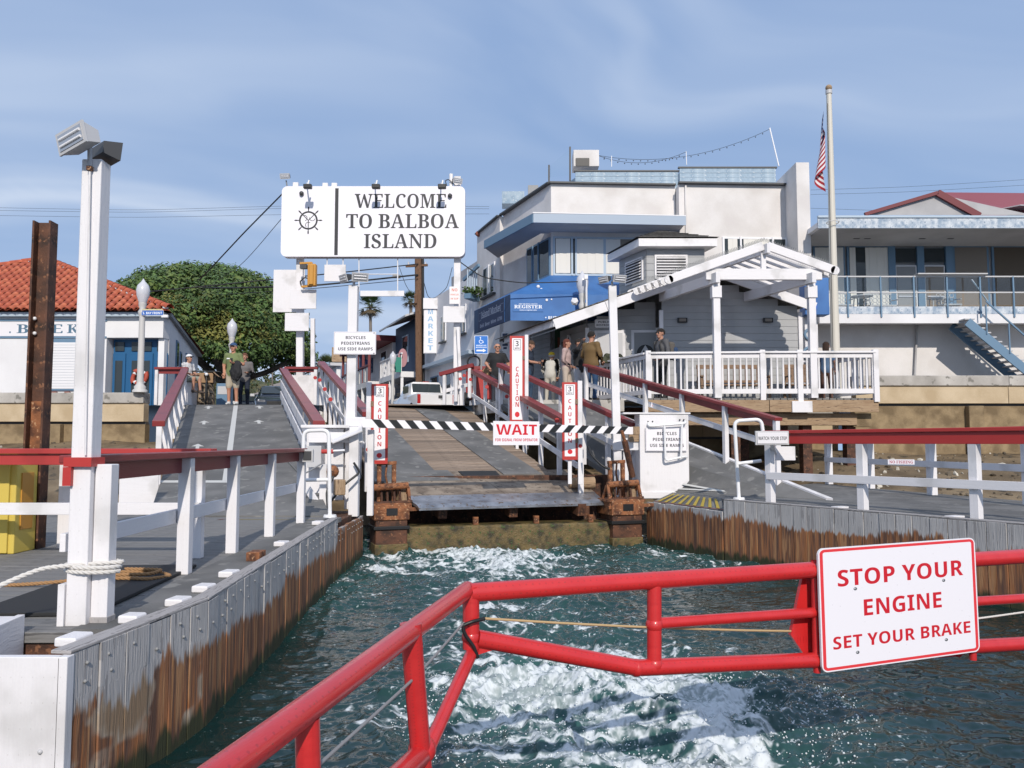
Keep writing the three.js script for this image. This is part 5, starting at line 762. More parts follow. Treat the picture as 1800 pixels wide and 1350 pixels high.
  // ground floor: lapped grey boards, menu board, counter window
  for (let y = STREET; y < 6.2; y += 0.155) wf.box('lap_board', root, M.siding, 1.55, y + 0.077, 0.03 + 0.004 * ((y * 10 | 0) % 2), 3.1, 0.148, 0.03); for (let y = STREET; y < 6.2; y += 0.155) wl.box('lap_board', root, M.siding, wl.len - 0.75, y + 0.077, 0.03, 1.5, 0.148, 0.03);
  const mb = wf.box('menu_board', root, flat(0.05, 0.10, 0.05, 0.5), 0.42, 5.5, 0.07, 0.62, 0.85, 0.03, 0.005); wf.box('menu_oval', mb, M.brick, 0.25, 5.4, 0.09, 0.1, 0.35, 0.01); const cw = wf.box('counter_window', root, M.paleBlue, 0.55, 4.55, 0.07, 0.75, 0.8, 0.05); wf.box('pane', cw, M.glass, 0.55, 4.55, 0.1, 0.66, 0.7, 0.02); wf.box('counter', root, M.plainWhite, 0.2, 3.75, 0.25, 1.2, 0.7, 0.4, 0.01); wf.box('counter_top', root, M.darkGrey, 0.2, 4.12, 0.27, 1.3, 0.05, 0.5, 0.01);
  wl.box('white_wall', root, M.stuccoWhite, wl.len - 2.6, 4.6, 0.04, 1.8, 3.0, 0.05);
  // awning: sloping top, valances, printing
  const A = M.awning, c1 = V(-0.05, 5.84, -25.8), r1 = V(4.4, 5.84, -25.95), l1 = V(-1.35, 5.84, -29.15), up = (p, y) => V(p.x, y, p.z), cw1 = V(1.3, 7.72, -27.95), rw1 = V(5.0, 7.72, -28.2), lw1 = V(-0.06, 7.72, -31.2);
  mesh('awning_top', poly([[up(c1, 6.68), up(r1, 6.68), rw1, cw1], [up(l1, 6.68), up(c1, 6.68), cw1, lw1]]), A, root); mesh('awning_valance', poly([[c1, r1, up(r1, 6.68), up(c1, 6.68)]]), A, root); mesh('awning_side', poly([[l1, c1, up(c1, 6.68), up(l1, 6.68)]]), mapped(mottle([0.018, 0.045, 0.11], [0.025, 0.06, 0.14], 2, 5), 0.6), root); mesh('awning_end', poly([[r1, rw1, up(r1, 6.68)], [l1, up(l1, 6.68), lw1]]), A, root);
  const va = wallFrame(c1, r1), vs = wallFrame(l1, c1), dim = '#1a3f8f';
  plate('awning_lettering', root, printMat(900, 300, (c, W, H) => { c.fillStyle = '#386ba9'; c.fillRect(0, 0, W, H); label(c, 'THE ORANGE COUNTY', 450, 66, 44, '#e8ecf4', 560, 'serif'); label(c, 'REGISTER', 450, 150, 140, '#f2f4f8', 840, 'serif'); label(c, 'www.ocregister.com', 450, 250, 50, '#e0e6f2', 520); }, 0.6), A, 0.95, 0.317, 0.01, va.at(0.56, 6.28, 0.012), va.rot);
  plate('awning_lettering', root, printMat(420, 80, (c, W, H) => { c.fillStyle = '#386ba9'; c.fillRect(0, 0, W, H); label(c, '• BURGERS •', 210, 42, 62, '#e8ecf4', 400); }, 0.6), A, 0.86, 0.16, 0.01, va.at(1.5, 5.94, 0.012), va.rot);
  plate('awning_lettering', root, printMat(760, 240, (c, W, H) => { c.fillStyle = '#1d2f52'; c.fillRect(0, 0, W, H); label(c, 'Island Market', 380, 80, 96, '#a9b4c8', 560, 'serif', 'normal'); label(c, 'Deli  Beer  Wine  ATM', 380, 190, 50, '#8f9ab0', 640); c.strokeStyle = '#8f9ab0'; c.lineWidth = 3; c.strokeRect(20, 50, 70, 80); c.strokeRect(660, 50, 80, 80); }, 0.6), A, 2.6, 0.8, 0.01, vs.at(vs.len / 2, 6.26, 0.012), vs.rot);
  const bl = (x, y, s) => { const g = new THREE.CylinderGeometry(s, s, 0.004, 8); g.rotateX(Math.PI / 2); mesh('bird_mark', g, M.plainWhite, root, va.at(x, y, 0.02), va.rot); }; bl(1.15, 6.5, 0.04); bl(1.3, 6.52, 0.025);
  for (const [x, y] of [[0.85, 7.05], [0.95, 6.95]]) mesh('bird_mark', new THREE.SphereGeometry(0.06, 8, 6), M.plainWhite, root, V(x, y, -26.5));
  // hung banner by the awning corner
  plate('banner', root, printMat(200, 400, (c, W, H) => { c.fillStyle = '#e8e8ea'; c.fillRect(0, 0, W, H); c.fillStyle = '#33415c'; for (const [x, y, w, h] of [[20, 30, 150, 70], [30, 130, 60, 90], [110, 150, 70, 60], [20, 250, 160, 50], [50, 320, 100, 50]]) c.fillRect(x, y, w, h); }, 0.6), M.plainWhite, 0.26, 0.62, 0.01, P(888, 600, 27), -0.5);
  // planter and blue pergola frame on the wing balcony
  mesh('planter', box(0.9, 0.22, 0.3, 0.01), M.trimBlue, root, P(830, 523, 34.2), 1.15); for (let i = 0; i < 5; i++) rod('balcony_bar', root, M.paleBlue, P(822 + i * 4, 470 + (4 - i) * 1, 34.6), P(822 + i * 4, 512, 34.6), 0.03); beam('balcony_beam', root, M.trimBlue, P(815, 492, 35), P(842, 466, 34), 0.1, 0.14);
}
{ // planter shrub
  const c = P(831, 516, 34.15), root = thing('planter_shrub', 'trailing green shrub in the balcony planter', 'plant', c), r = rng(77), gs = []; for (let i = 0; i < 260; i++) { const q = new THREE.PlaneGeometry(0.07, 0.11); q.rotateX(r() * 3); q.rotateY(r() * 6); q.translate((r() - 0.5) * 0.6 + (r() - 0.5) * 0.3, (r() - 0.35) * 0.35, (r() - 0.5) * 0.7); gs.push(q); } mesh('leaves', mergeGeometries(gs), flat(0.07, 0.12, 0.03, 0.7), root, c); tube('stem', root, M.bark, [c.clone().add(V(0, -0.25, 0)), c.clone().add(V(-0.1, 0.05, 0)), c.clone().add(V(-0.3, -0.08, 0))], 0.015, 5);
}
// string lights on the roof
{
  const line = (a, b, sag, n, lab) => { const pts = []; for (let i = 0; i <= 12; i++) { const t = i / 12, p = a.clone().lerp(b, t); p.y -= sag * 4 * t * (1 - t); pts.push(p); } const root = thing('string_light', lab, 'string lights', a); tube('cable', root, M.wire, pts, 0.008, 5); for (let i = 1; i < n; i++) { const t = i / n, p = a.clone().lerp(b, t); p.y -= sag * 4 * t * (1 - t) + 0.05; mesh('bulb', new THREE.SphereGeometry(0.024, 6, 5), M.darkGrey, root, p); } };
  line(P(1050, 273, 30.2), P(1353, 227, 30.2), 0.55, 24, 'long string of bulbs rising to the tilted roof mast'); line(P(1050, 273, 30.2), P(1206, 267, 30), 0.35, 13, 'shorter string of bulbs ending at the thin roof mast');
}

// ================================================================ BALCONY BUILDING
{
  const root = thing('balcony_building', 'white two storey building with a railed balcony and flat peeling eave', 'building', V(17, STREET, -28)), zB = -26.4, zW = -28.4, x0 = 9.9, x1 = 34;
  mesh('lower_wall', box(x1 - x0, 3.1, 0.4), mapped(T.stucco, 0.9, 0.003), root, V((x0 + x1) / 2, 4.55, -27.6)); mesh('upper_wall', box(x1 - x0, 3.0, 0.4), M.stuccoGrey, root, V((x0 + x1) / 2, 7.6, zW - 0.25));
  mesh('balcony_slab', box(x1 - x0, 0.2, 2.2), M.stuccoWhite, root, V((x0 + x1) / 2, 6.02, zB - 1.08)); mesh('balcony_band', box(x1 - x0, 0.3, 0.06, 0.006), M.stuccoWhite, root, V((x0 + x1) / 2, 5.98, zB + 0.03)); mesh('balcony_fascia', box(x1 - x0, 0.24, 0.05, 0.006), M.peel, root, V((x0 + x1) / 2, 6.26, zB + 0.012));
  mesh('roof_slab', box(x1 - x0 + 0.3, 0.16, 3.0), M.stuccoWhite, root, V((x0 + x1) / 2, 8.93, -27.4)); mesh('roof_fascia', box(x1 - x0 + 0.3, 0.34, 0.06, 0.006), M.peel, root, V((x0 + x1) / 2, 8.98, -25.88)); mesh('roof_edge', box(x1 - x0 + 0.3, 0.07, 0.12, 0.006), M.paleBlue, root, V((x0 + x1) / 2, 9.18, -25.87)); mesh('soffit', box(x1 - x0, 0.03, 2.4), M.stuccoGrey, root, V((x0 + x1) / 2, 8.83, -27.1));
  const f = wallFrame(V(x0, 0, zW), V(x1, 0, zW)), X = (u) => (u - 900) / FOCAL * -zW - x0, bay = (u0, u1, pane, curtains) => windowOn(root, f, (X(u0) + X(u1)) / 2, 7.5, X(u1) - X(u0), 2.72, { frame: M.trimBlue, pane, curtains });
  bay(1436, 1492, M.glass, [[0, 0.98]]); bay(1496, 1568, M.glass, [[-0.52, 0.2], [0.32, 0.78]]); bay(1684, 1748, M.shade); bay(1754, 1830, flat(0.10, 0.075, 0.05, 0.6)); bay(1836, 1920, M.shade);
  for (const u of [1574, 1625, 1676]) f.box('blue_pillar', root, M.trimBlue, X(u), 7.5, 0.05, 0.24, 2.74, 0.16, 0.006);
  for (const [u0, u1, m] of [[1580, 1618, M.grey], [1631, 1668, M.shade]]) { const fr = f.box('door_frame', root, M.plainWhite, (X(u0) + X(u1)) / 2, 7.15, 0.05, X(u1) - X(u0), 2.0, 0.07, 0.004); f.box('door', fr, m, (X(u0) + X(u1)) / 2, 7.15, 0.09, X(u1) - X(u0) - 0.1, 1.9, 0.04); f.box('transom', fr, M.glass, (X(u0) + X(u1)) / 2, 8.5, 0.05, X(u1) - X(u0), 0.5, 0.05); f.box('push_bar', fr, M.alu, (X(u0) + X(u1)) / 2, 7.05, 0.12, X(u1) - X(u0) - 0.14, 0.05, 0.03); }
  mesh('eave_lamp', new THREE.ConeGeometry(0.1, 0.22, 10), M.amber, root, P(1709, 401, 27)); for (const u of [1505, 1524, 1620, 1670]) mesh('eave_vent', box(0.2, 0.01, 0.1), M.darkGrey, root, P(u, 398, 27.2).setY(8.81));
  // steel railing
  const railTop = 7.35; for (const y of [railTop, 6.83]) beam('rail', root, M.lightGrey, V(x0 + 0.3, y, zB + 0.06), V(x1, y, zB + 0.06), 0.045, 0.045); for (let x = x0 + 0.92; x < x1; x += 1.07) post('rail_post', root, M.trimBlue, V(x, 6.02, zB + 0.075), railTop - 6.02, 0.05, 0.05); for (let x = x0 + 0.4; x < 15.8; x += 1.07) mesh('clear_panel', box(1.0, 0.9, 0.008), M.clear, root, V(x + 0.52, 6.88, zB + 0.035)); beam('bar_top', root, M.lightGrey, V(13.05, 7.42, zB + 0.06), V(15.3, 7.42, zB + 0.06), 0.3, 0.04);
  beam('brace', root, M.paleBlue, V(14.85, 7.25, zB + 0.06), V(14.9 + 0.75, 6.55, zB - 0.4), 0.04, 0.04); beam('drain_pipe', root, M.stuccoGrey, P(1612, 566, 27.3), P(1608, 660, 27.3), 0.06, 0.06); beam('drain_pipe', root, M.stuccoGrey, P(1450, 566, 27.3), P(1610, 565, 27.3), 0.05, 0.05); mesh('security_lamp', box(0.22, 0.14, 0.12), M.lightGrey, root, P(1690, 560, 27));
  // gable roof behind
  const zr = -36; mesh('gable_wall', poly([[P(1520, 378, 36), P(1815, 378, 36), P(1648, 341, 36)]]), M.stuccoGrey, root); const q = (u, v, Z) => P(u, v, Z); mesh('roof', poly([[q(1648, 338, 36), q(1722, 382, 36), q(1900, 392, 44), q(1880, 340, 46)], [q(1648, 338, 36), q(1880, 340, 46), q(1700, 345, 48), q(1520, 378, 40)]]), M.maroonRoof, root); beam('barge_board', root, M.maroon, P(1520, 377, 35.9), P(1648, 339, 35.9), 0.12, 0.16); beam('barge_board', root, M.maroon, P(1648, 339, 35.9), P(1722, 380, 35.9), 0.12, 0.3); for (let i = 1; i < 4; i++) beam('roof_seam', root, M.maroonRoof, q(1655 + i * 17, 340 + i * 10, 36 + i * 0.1), q(1800 + i * 6, 343 + i * 11, 43), 0.06, 0.05); beam('skylight', root, M.lightGrey, P(1775, 364, 38), P(1830, 366, 41), 0.9, 0.05);
  // blue entrance awning and lettered pillar beside the hut
  mesh('entrance_awning', box(0.75, 1.15, 0.5, 0.02), M.awning, root, P(1431, 523, 25.3)); plate('entrance_lettering', root, printMat(160, 60, (c, W, H) => { c.fillStyle = '#2a64bd'; c.fillRect(0, 0, W, H); label(c, 'gifts', 80, 30, 46, '#e8ecf4', 130); }, 0.6), M.awning, 0.5, 0.2, 0.01, P(1422, 537, 25.0), 0); mesh('entrance_pillar', box(0.4, 2.4, 0.3), M.stuccoWhite, root, P(1424, 610, 25.6)); for (const [v, s] of [[588, 0.16], [622, 0.2]]) { const o = new THREE.TorusGeometry(s, 0.045, 8, 20, 4.6); mesh('pillar_emblem', o, M.trimBlue, root, P(1424, v, 25.42)); }
}
{ // outside stair, furniture on the balcony
  const a = P(1700, 560, 26.0), b = P(1835, 672, 26.0), root = thing('outside_stair', 'blue steel open stair descending from the balcony', 'stair', b); for (const dz of [0, -0.95]) beam('stringer', root, M.trimBlue, V(a.x, a.y - 0.1, a.z + dz), V(b.x, b.y - 0.1, b.z + dz), 0.06, 0.28); for (let i = 0; i < 14; i++) { const p = a.clone().lerp(b, (i + 0.5) / 14); mesh('tread', box(0.32, 0.04, 0.98, 0.004), M.lightGrey, root, V(p.x, p.y + 0.06, p.z - 0.48)); } for (const dz of [0.04]) { beam('handrail', root, M.trimBlue, V(a.x + 0.6, a.y + 0.55, a.z + dz), V(b.x, b.y + 0.95, b.z + dz), 0.05, 0.05); for (const t of [0.25, 0.55, 0.85]) { const p = a.clone().lerp(b, t); post('baluster', root, M.trimBlue, V(p.x, p.y, p.z + dz), 0.95, 0.04, 0.04); } }
  const set = (lab, name, x, z, w, tall) => { const r2 = thing(name, lab, name === 'patio_table' ? 'table' : 'chair', V(x, 6.12, z)), y = 6.12; if (name === 'patio_table') { mesh('top', new THREE.CylinderGeometry(w / 2, w / 2, 0.03, 16), M.lightGrey, r2, V(x, y + 0.7, z)); for (const [dx, dz] of [[-1, -1], [1, -1], [-1, 1], [1, 1]]) rod('leg', r2, M.lightGrey, V(x + dx * w * 0.32, y, z + dz * w * 0.32), V(x + dx * w * 0.25, y + 0.7, z + dz * w * 0.25), 0.018); return; }
    mesh('seat', box(w, 0.05, 0.5, 0.01), M.lightGrey, r2, V(x, y + 0.43, z)); for (const [dx, dz] of [[-1, -1], [1, -1], [-1, 1], [1, 1]]) rod('leg', r2, M.lightGrey, V(x + dx * w * 0.45, y, z + dz * 0.22), V(x + dx * w * 0.45, y + 0.43, z + dz * 0.22), 0.018); mesh('back_frame', box(w, 0.04, 0.03), M.lightGrey, r2, V(x, y + 0.9, z - 0.24)); const n = Math.round(w / 0.16); for (let i = 0; i < n; i++) for (let j = 0; j < 3; j++) { const o = new THREE.TorusGeometry(0.07, 0.012, 5, 10); mesh('back_scroll', o, M.lightGrey, r2, V(x - w / 2 + (i + 0.5) * w / n, y + 0.55 + j * 0.13, z - 0.24)); } for (const s of [-1, 1]) rod('arm', r2, M.lightGrey, V(x + s * w * 0.48, y + 0.66, z - 0.22), V(x + s * w * 0.48, y + 0.62, z + 0.22), 0.018); };
  set('pale scrollwork chair beside the flagpole on the balcony', 'patio_chair', P(1480, 530, 27.3).x, -27.3, 0.55); set('pale scrollwork settee on the balcony', 'patio_chair', P(1548, 530, 27.4).x, -27.4, 0.95); set('round pale table between the balcony chairs', 'patio_table', P(1515, 530, 27.0).x, -27.0, 0.7); set('metal armchair by the balcony doors', 'patio_chair', P(1668, 530, 27.2).x, -27.2, 0.6); set('small pale table by the balcony doors', 'patio_table', P(1644, 530, 27.4).x, -27.4, 0.5);
}
{ // flagpole
  const b = V(P(1469, 640, 22.2).x, STREET, -22.2), t = P(1457, 165, 22.2), root = thing('flagpole', 'tall off white flagpole beside the hut', 'flagpole', b); rod('pole', root, flat(0.6, 0.57, 0.5, 0.5), b, t, 0.13, 0.07, 18); mesh('ball', new THREE.SphereGeometry(0.09, 16, 12), M.timber, root, t.clone().add(V(0, 0.17, 0))); rod('truck', root, M.lightGrey, t, t.clone().add(V(0, 0.1, 0)), 0.09); tube('halyard', root, M.wire, [t.clone().add(V(-0.08, -0.3, 0.08)), V(b.x - 0.1, 6, b.z + 0.12), V(b.x - 0.12, 4.4, b.z + 0.14)], 0.008, 5); mesh('ring', new THREE.TorusGeometry(0.16, 0.012, 6, 20), M.ropeWhite, root, P(1464, 391, 22.1), new THREE.Euler(1.5, 0, 0));
  const fp = P(1456, 265, 22.0), fl = thing('flag', 'furled American flag hanging on the flagpole', 'flag', fp), H = 2.2, c = document.createElement('canvas'); c.width = 340; c.height = 200; const g = c.getContext('2d'); for (let i = 0; i < 13; i++) { g.fillStyle = i % 2 ? '#dcd8da' : '#9c2430'; g.fillRect(0, i * 200 / 13, 340, 200 / 13 + 1); } g.fillStyle = '#27335c'; g.fillRect(0, 0, 140, 108); g.fillStyle = '#e6e6ea'; for (let r = 0; r < 9; r++) for (let k = 0; k < (r % 2 ? 5 : 6); k++) { g.beginPath(); g.arc((r % 2 ? 23 : 12) + k * 23.5, 10 + r * 11, 3.6, 0, 7); g.fill(); }
  const tx = new THREE.CanvasTexture(c); tx.colorSpace = THREE.SRGBColorSpace; const nu = 40, nv = 30, pos = [], uv = [], idx = []; for (let j = 0; j <= nv; j++) for (let i = 0; i <= nu; i++) { const u = i / nu, v = j / nv, w = 0.10 + 0.26 * v, drop = u * 1.15; const ang = u * 9.5 + v * 1.2; pos.push(-0.10 - w * (0.5 + 0.5 * Math.sin(ang)) * (0.35 + 0.65 * u), H / 2 - v * 1.1 - drop, 0.02 + 0.13 * Math.cos(ang * 1.03) * (0.3 + 0.7 * u)); uv.push(u, 1 - v); if (i < nu && j < nv) { const o = j * (nu + 1) + i; idx.push(o, o + nu + 1, o + 1, o + 1, o + nu + 1, o + nu + 2); } }
  const fg = new THREE.BufferGeometry(); fg.setAttribute('position', new THREE.Float32BufferAttribute(pos, 3)); fg.setAttribute('uv', new THREE.Float32BufferAttribute(uv, 2)); fg.setIndex(idx); fg.computeVertexNormals(); mesh('cloth', fg, std({ map: tx, roughness: 0.85 }), fl, fp);
}
// ================================================================ WELCOME SIGN
{
  const Z = 24.6, q = (u, v, dz = 0) => P(u, v, Z - dz), a = q(498, 330), b = q(818, 330), c = q(498, 453), w = b.x - a.x, h = a.y - c.y, ctr = V((a.x + b.x) / 2, (a.y + c.y) / 2, a.z), root = thing('welcome_sign', 'large white welcome to balboa island sign on two posts', 'sign', V(ctr.x, STREET, ctr.z));
  const face = printMat(1600, 620, (g, W, H) => {
    g.fillStyle = '#e9e6ec'; g.fillRect(0, 0, W, H); g.fillStyle = '#2a2b2e'; g.fillRect(466, 18, 30, H - 30);
    label(g, 'WELCOME', 1040, 132, 174, '#2b2c30', 806, 'serif'); label(g, 'TO BALBOA', 1055, 310, 174, '#2b2c30', 985, 'serif'); label(g, 'ISLAND', 1040, 486, 174, '#2b2c30', 645, 'serif');
    g.strokeStyle = '#26272a'; g.lineCap = 'round'; const x = 236, y = 302; g.lineWidth = 15; g.beginPath(); g.arc(x, y, 74, 0, 7); g.stroke(); g.lineWidth = 8; for (let i = 0; i < 8; i++) { const t = i * Math.PI / 4; g.beginPath(); g.moveTo(x + Math.cos(t) * 80, y + Math.sin(t) * 80); g.lineTo(x + Math.cos(t) * 118, y + Math.sin(t) * 118); g.stroke(); g.lineWidth = 12; g.beginPath(); g.moveTo(x + Math.cos(t) * 98, y + Math.sin(t) * 98); g.lineTo(x + Math.cos(t) * 112, y + Math.sin(t) * 112); g.stroke(); g.lineWidth = 8; }
    g.lineWidth = 7; for (const t of [0.75, 0.25, 1.5]) { g.beginPath(); g.moveTo(x, y); g.lineTo(x + Math.cos(-t * Math.PI) * 66, y + Math.sin(-t * Math.PI) * 66); g.stroke(); } g.lineWidth = 5; for (let i = 0; i < 3; i++) { g.beginPath(); g.arc(x + Math.cos(i * 2.09 + 1.57) * 40, y + Math.sin(i * 2.09 + 1.57) * 40, 24, i * 2.09 + 2.4, i * 2.09 + 5.4); g.stroke(); }
    speckle(g, W, H, 120, 6, 'rgba(120,118,125,0.22)', 4);
  }, 0.5);
  plate('board', root, face, M.white, w, h, 0.3, ctr, 0, 0.17);
  for (const [u, n] of [[524, 0], [803, 1]]) { const t = q(u, 455), bt = V(t.x + (n ? 0.02 : 0.13), STREET, t.z - 0.05); beam('post', root, M.white, bt, V(t.x, t.y + (n ? 2.6 : 0.1), t.z - 0.25), 0.2, 0.2); }
  beam('brace', root, M.white, V(q(553, 560).x, STREET, -Z), q(550, 560), 0.12, 0.12); beam('brace', root, M.white, V(q(812, 645).x, STREET, -Z + 0.1), q(805, 575, 0.1), 0.09, 0.12);
  for (const u of [541, 661, 777]) { const l = q(u, 328, 0.75); rod('lamp_arm', root, M.lightGrey, q(u - 2, 322, 0.1), l, 0.02); mesh('lamp_shade', box(0.24, 0.13, 0.16, 0.02), M.black, root, l); rod('lamp_tip', root, M.plainWhite, l.clone().add(V(0, 0.06, 0)), l.clone().add(V(0.02, 0.2, -0.05)), 0.025); }
  for (const [u, v] of [[520, 325], [572, 326], [588, 326]]) mesh('bracket', box(0.17, 0.14, 0.12, 0.02), M.white, root, q(u, v));
  floodHead(root, q(502, 310, 0.1), -0.1, 0.25, 0.8, M.black); rod('stem', root, M.grey, q(505, 330), q(503, 317, 0.05), 0.02); floodHead(root, q(803, 318, 0.1), 0.5, 0.25, 0.8, M.black); rod('stem', root, M.plainWhite, q(793, 335), q(793, 306), 0.06); mesh('camera', new THREE.SphereGeometry(0.07, 10, 8), M.darkGrey, root, q(530, 340, 0.2)); mesh('camera', new THREE.SphereGeometry(0.07, 10, 8), M.darkGrey, root, q(791, 344, 0.2)); tube('cable', root, M.wire, [q(786, 328, 0.1), q(783, 318, 0.1), q(789, 316, 0.1), q(800, 326, 0.1)], 0.014, 6);
  for (const [u0, v0, u1, v1, dz] of [[480, 473, 536, 550, -0.3], [510, 509, 556, 543, 0.2], [501, 550, 543, 582, 0.2], [570, 465, 608, 495, 0], [633, 511, 711, 521, 0], [779, 538, 817, 567, 0.15]]) { const p = q((u0 + u1) / 2, (v0 + v1) / 2, dz), ww = (u1 - u0) / FOCAL * Z, hh = (v1 - v0) / FOCAL * Z; mesh('blank_panel', box(ww, hh, 0.04, 0.006), M.white, root, p); }
  for (const [u, v0, v1] of [[575, 455, 468], [603, 455, 468], [631, 455, 513], [699, 455, 513]]) rod('hanger', root, M.plainWhite, q(u, v0), q(u, v1), 0.018); rod('hanger', root, M.plainWhite, q(631, 482), q(699, 482), 0.014);
  plate('small_notice', root, printMat(180, 300, (g, W, H) => { g.fillStyle = '#e6e2e2'; g.fillRect(0, 0, W, H); label(g, 'NO', 90, 60, 70, '#d0705a', 110); label(g, 'VEHICLES', 90, 140, 40, '#d0705a', 150); label(g, 'IN SLIP', 90, 210, 40, '#d0705a', 140); }, 0.5), M.plainWhite, 0.30, 0.52, 0.03, q(799, 519, 0.25), 0, 0.01);
}
{ // traffic signal seen from behind
  const q = (u, v) => P(u, v, 24.2), root = thing('traffic_signal', 'yellow traffic signal hung beside the welcome sign post', 'traffic light', q(549, 500)); mesh('housing', box(0.25, 0.66, 0.22, 0.03), M.amber, root, q(549, 484)); mesh('back_ridge', box(0.12, 0.6, 0.06, 0.02), M.amber, root, q(549, 484).add(V(0, 0, 0.13))); beam('arm', root, M.amber, q(527, 463), q(548, 462), 0.06, 0.06); beam('arm', root, M.amber, q(530, 504), q(548, 503), 0.06, 0.06); post('stem', root, M.amber, q(548, 468), 0.12, 0.05, 0.05); tube('cable', root, M.black, [q(530, 504), q(528, 495), q(536, 488), q(546, 492)], 0.02, 6); mesh('lamp_box', box(0.2, 0.12, 0.15), M.darkGrey, root, q(534, 469));
}
{ // accessible businesses sign
  const p = P(846, 606, 24.4), root = thing('access_sign', 'blue wheelchair marine avenue businesses arrow sign', 'sign', V(p.x, STREET, p.z));
  plate('board', root, printMat(240, 320, (g, W, H) => { g.fillStyle = '#dfe6f0'; g.fillRect(0, 0, W, H); g.fillStyle = '#1f6fc4'; g.beginPath(); g.roundRect(8, 8, W - 16, H - 16, 14); g.fill(); g.strokeStyle = g.fillStyle = '#eef2f8'; g.lineWidth = 9; g.beginPath(); g.arc(116, 104, 32, 0.2, 4.1); g.stroke(); g.beginPath(); g.moveTo(106, 46); g.lineTo(112, 88); g.lineTo(144, 90); g.lineTo(160, 128); g.stroke(); g.beginPath(); g.arc(104, 34, 10, 0, 7); g.fill(); label(g, 'MARINE AVE', 120, 172, 30, '#eef2f8', 180); label(g, 'BUSINESSES', 120, 206, 30, '#eef2f8', 190); g.beginPath(); g.moveTo(36, 246); g.lineTo(150, 246); g.lineTo(150, 230); g.lineTo(206, 260); g.lineTo(150, 292); g.lineTo(150, 274); g.lineTo(36, 274); g.fill(); }, 0.4), M.plainWhite, 0.41, 0.55, 0.015, p, 0, 0.02); post('stake', root, M.grey, V(p.x, STREET, p.z - 0.04), 1.9, 0.05, 0.05);
}
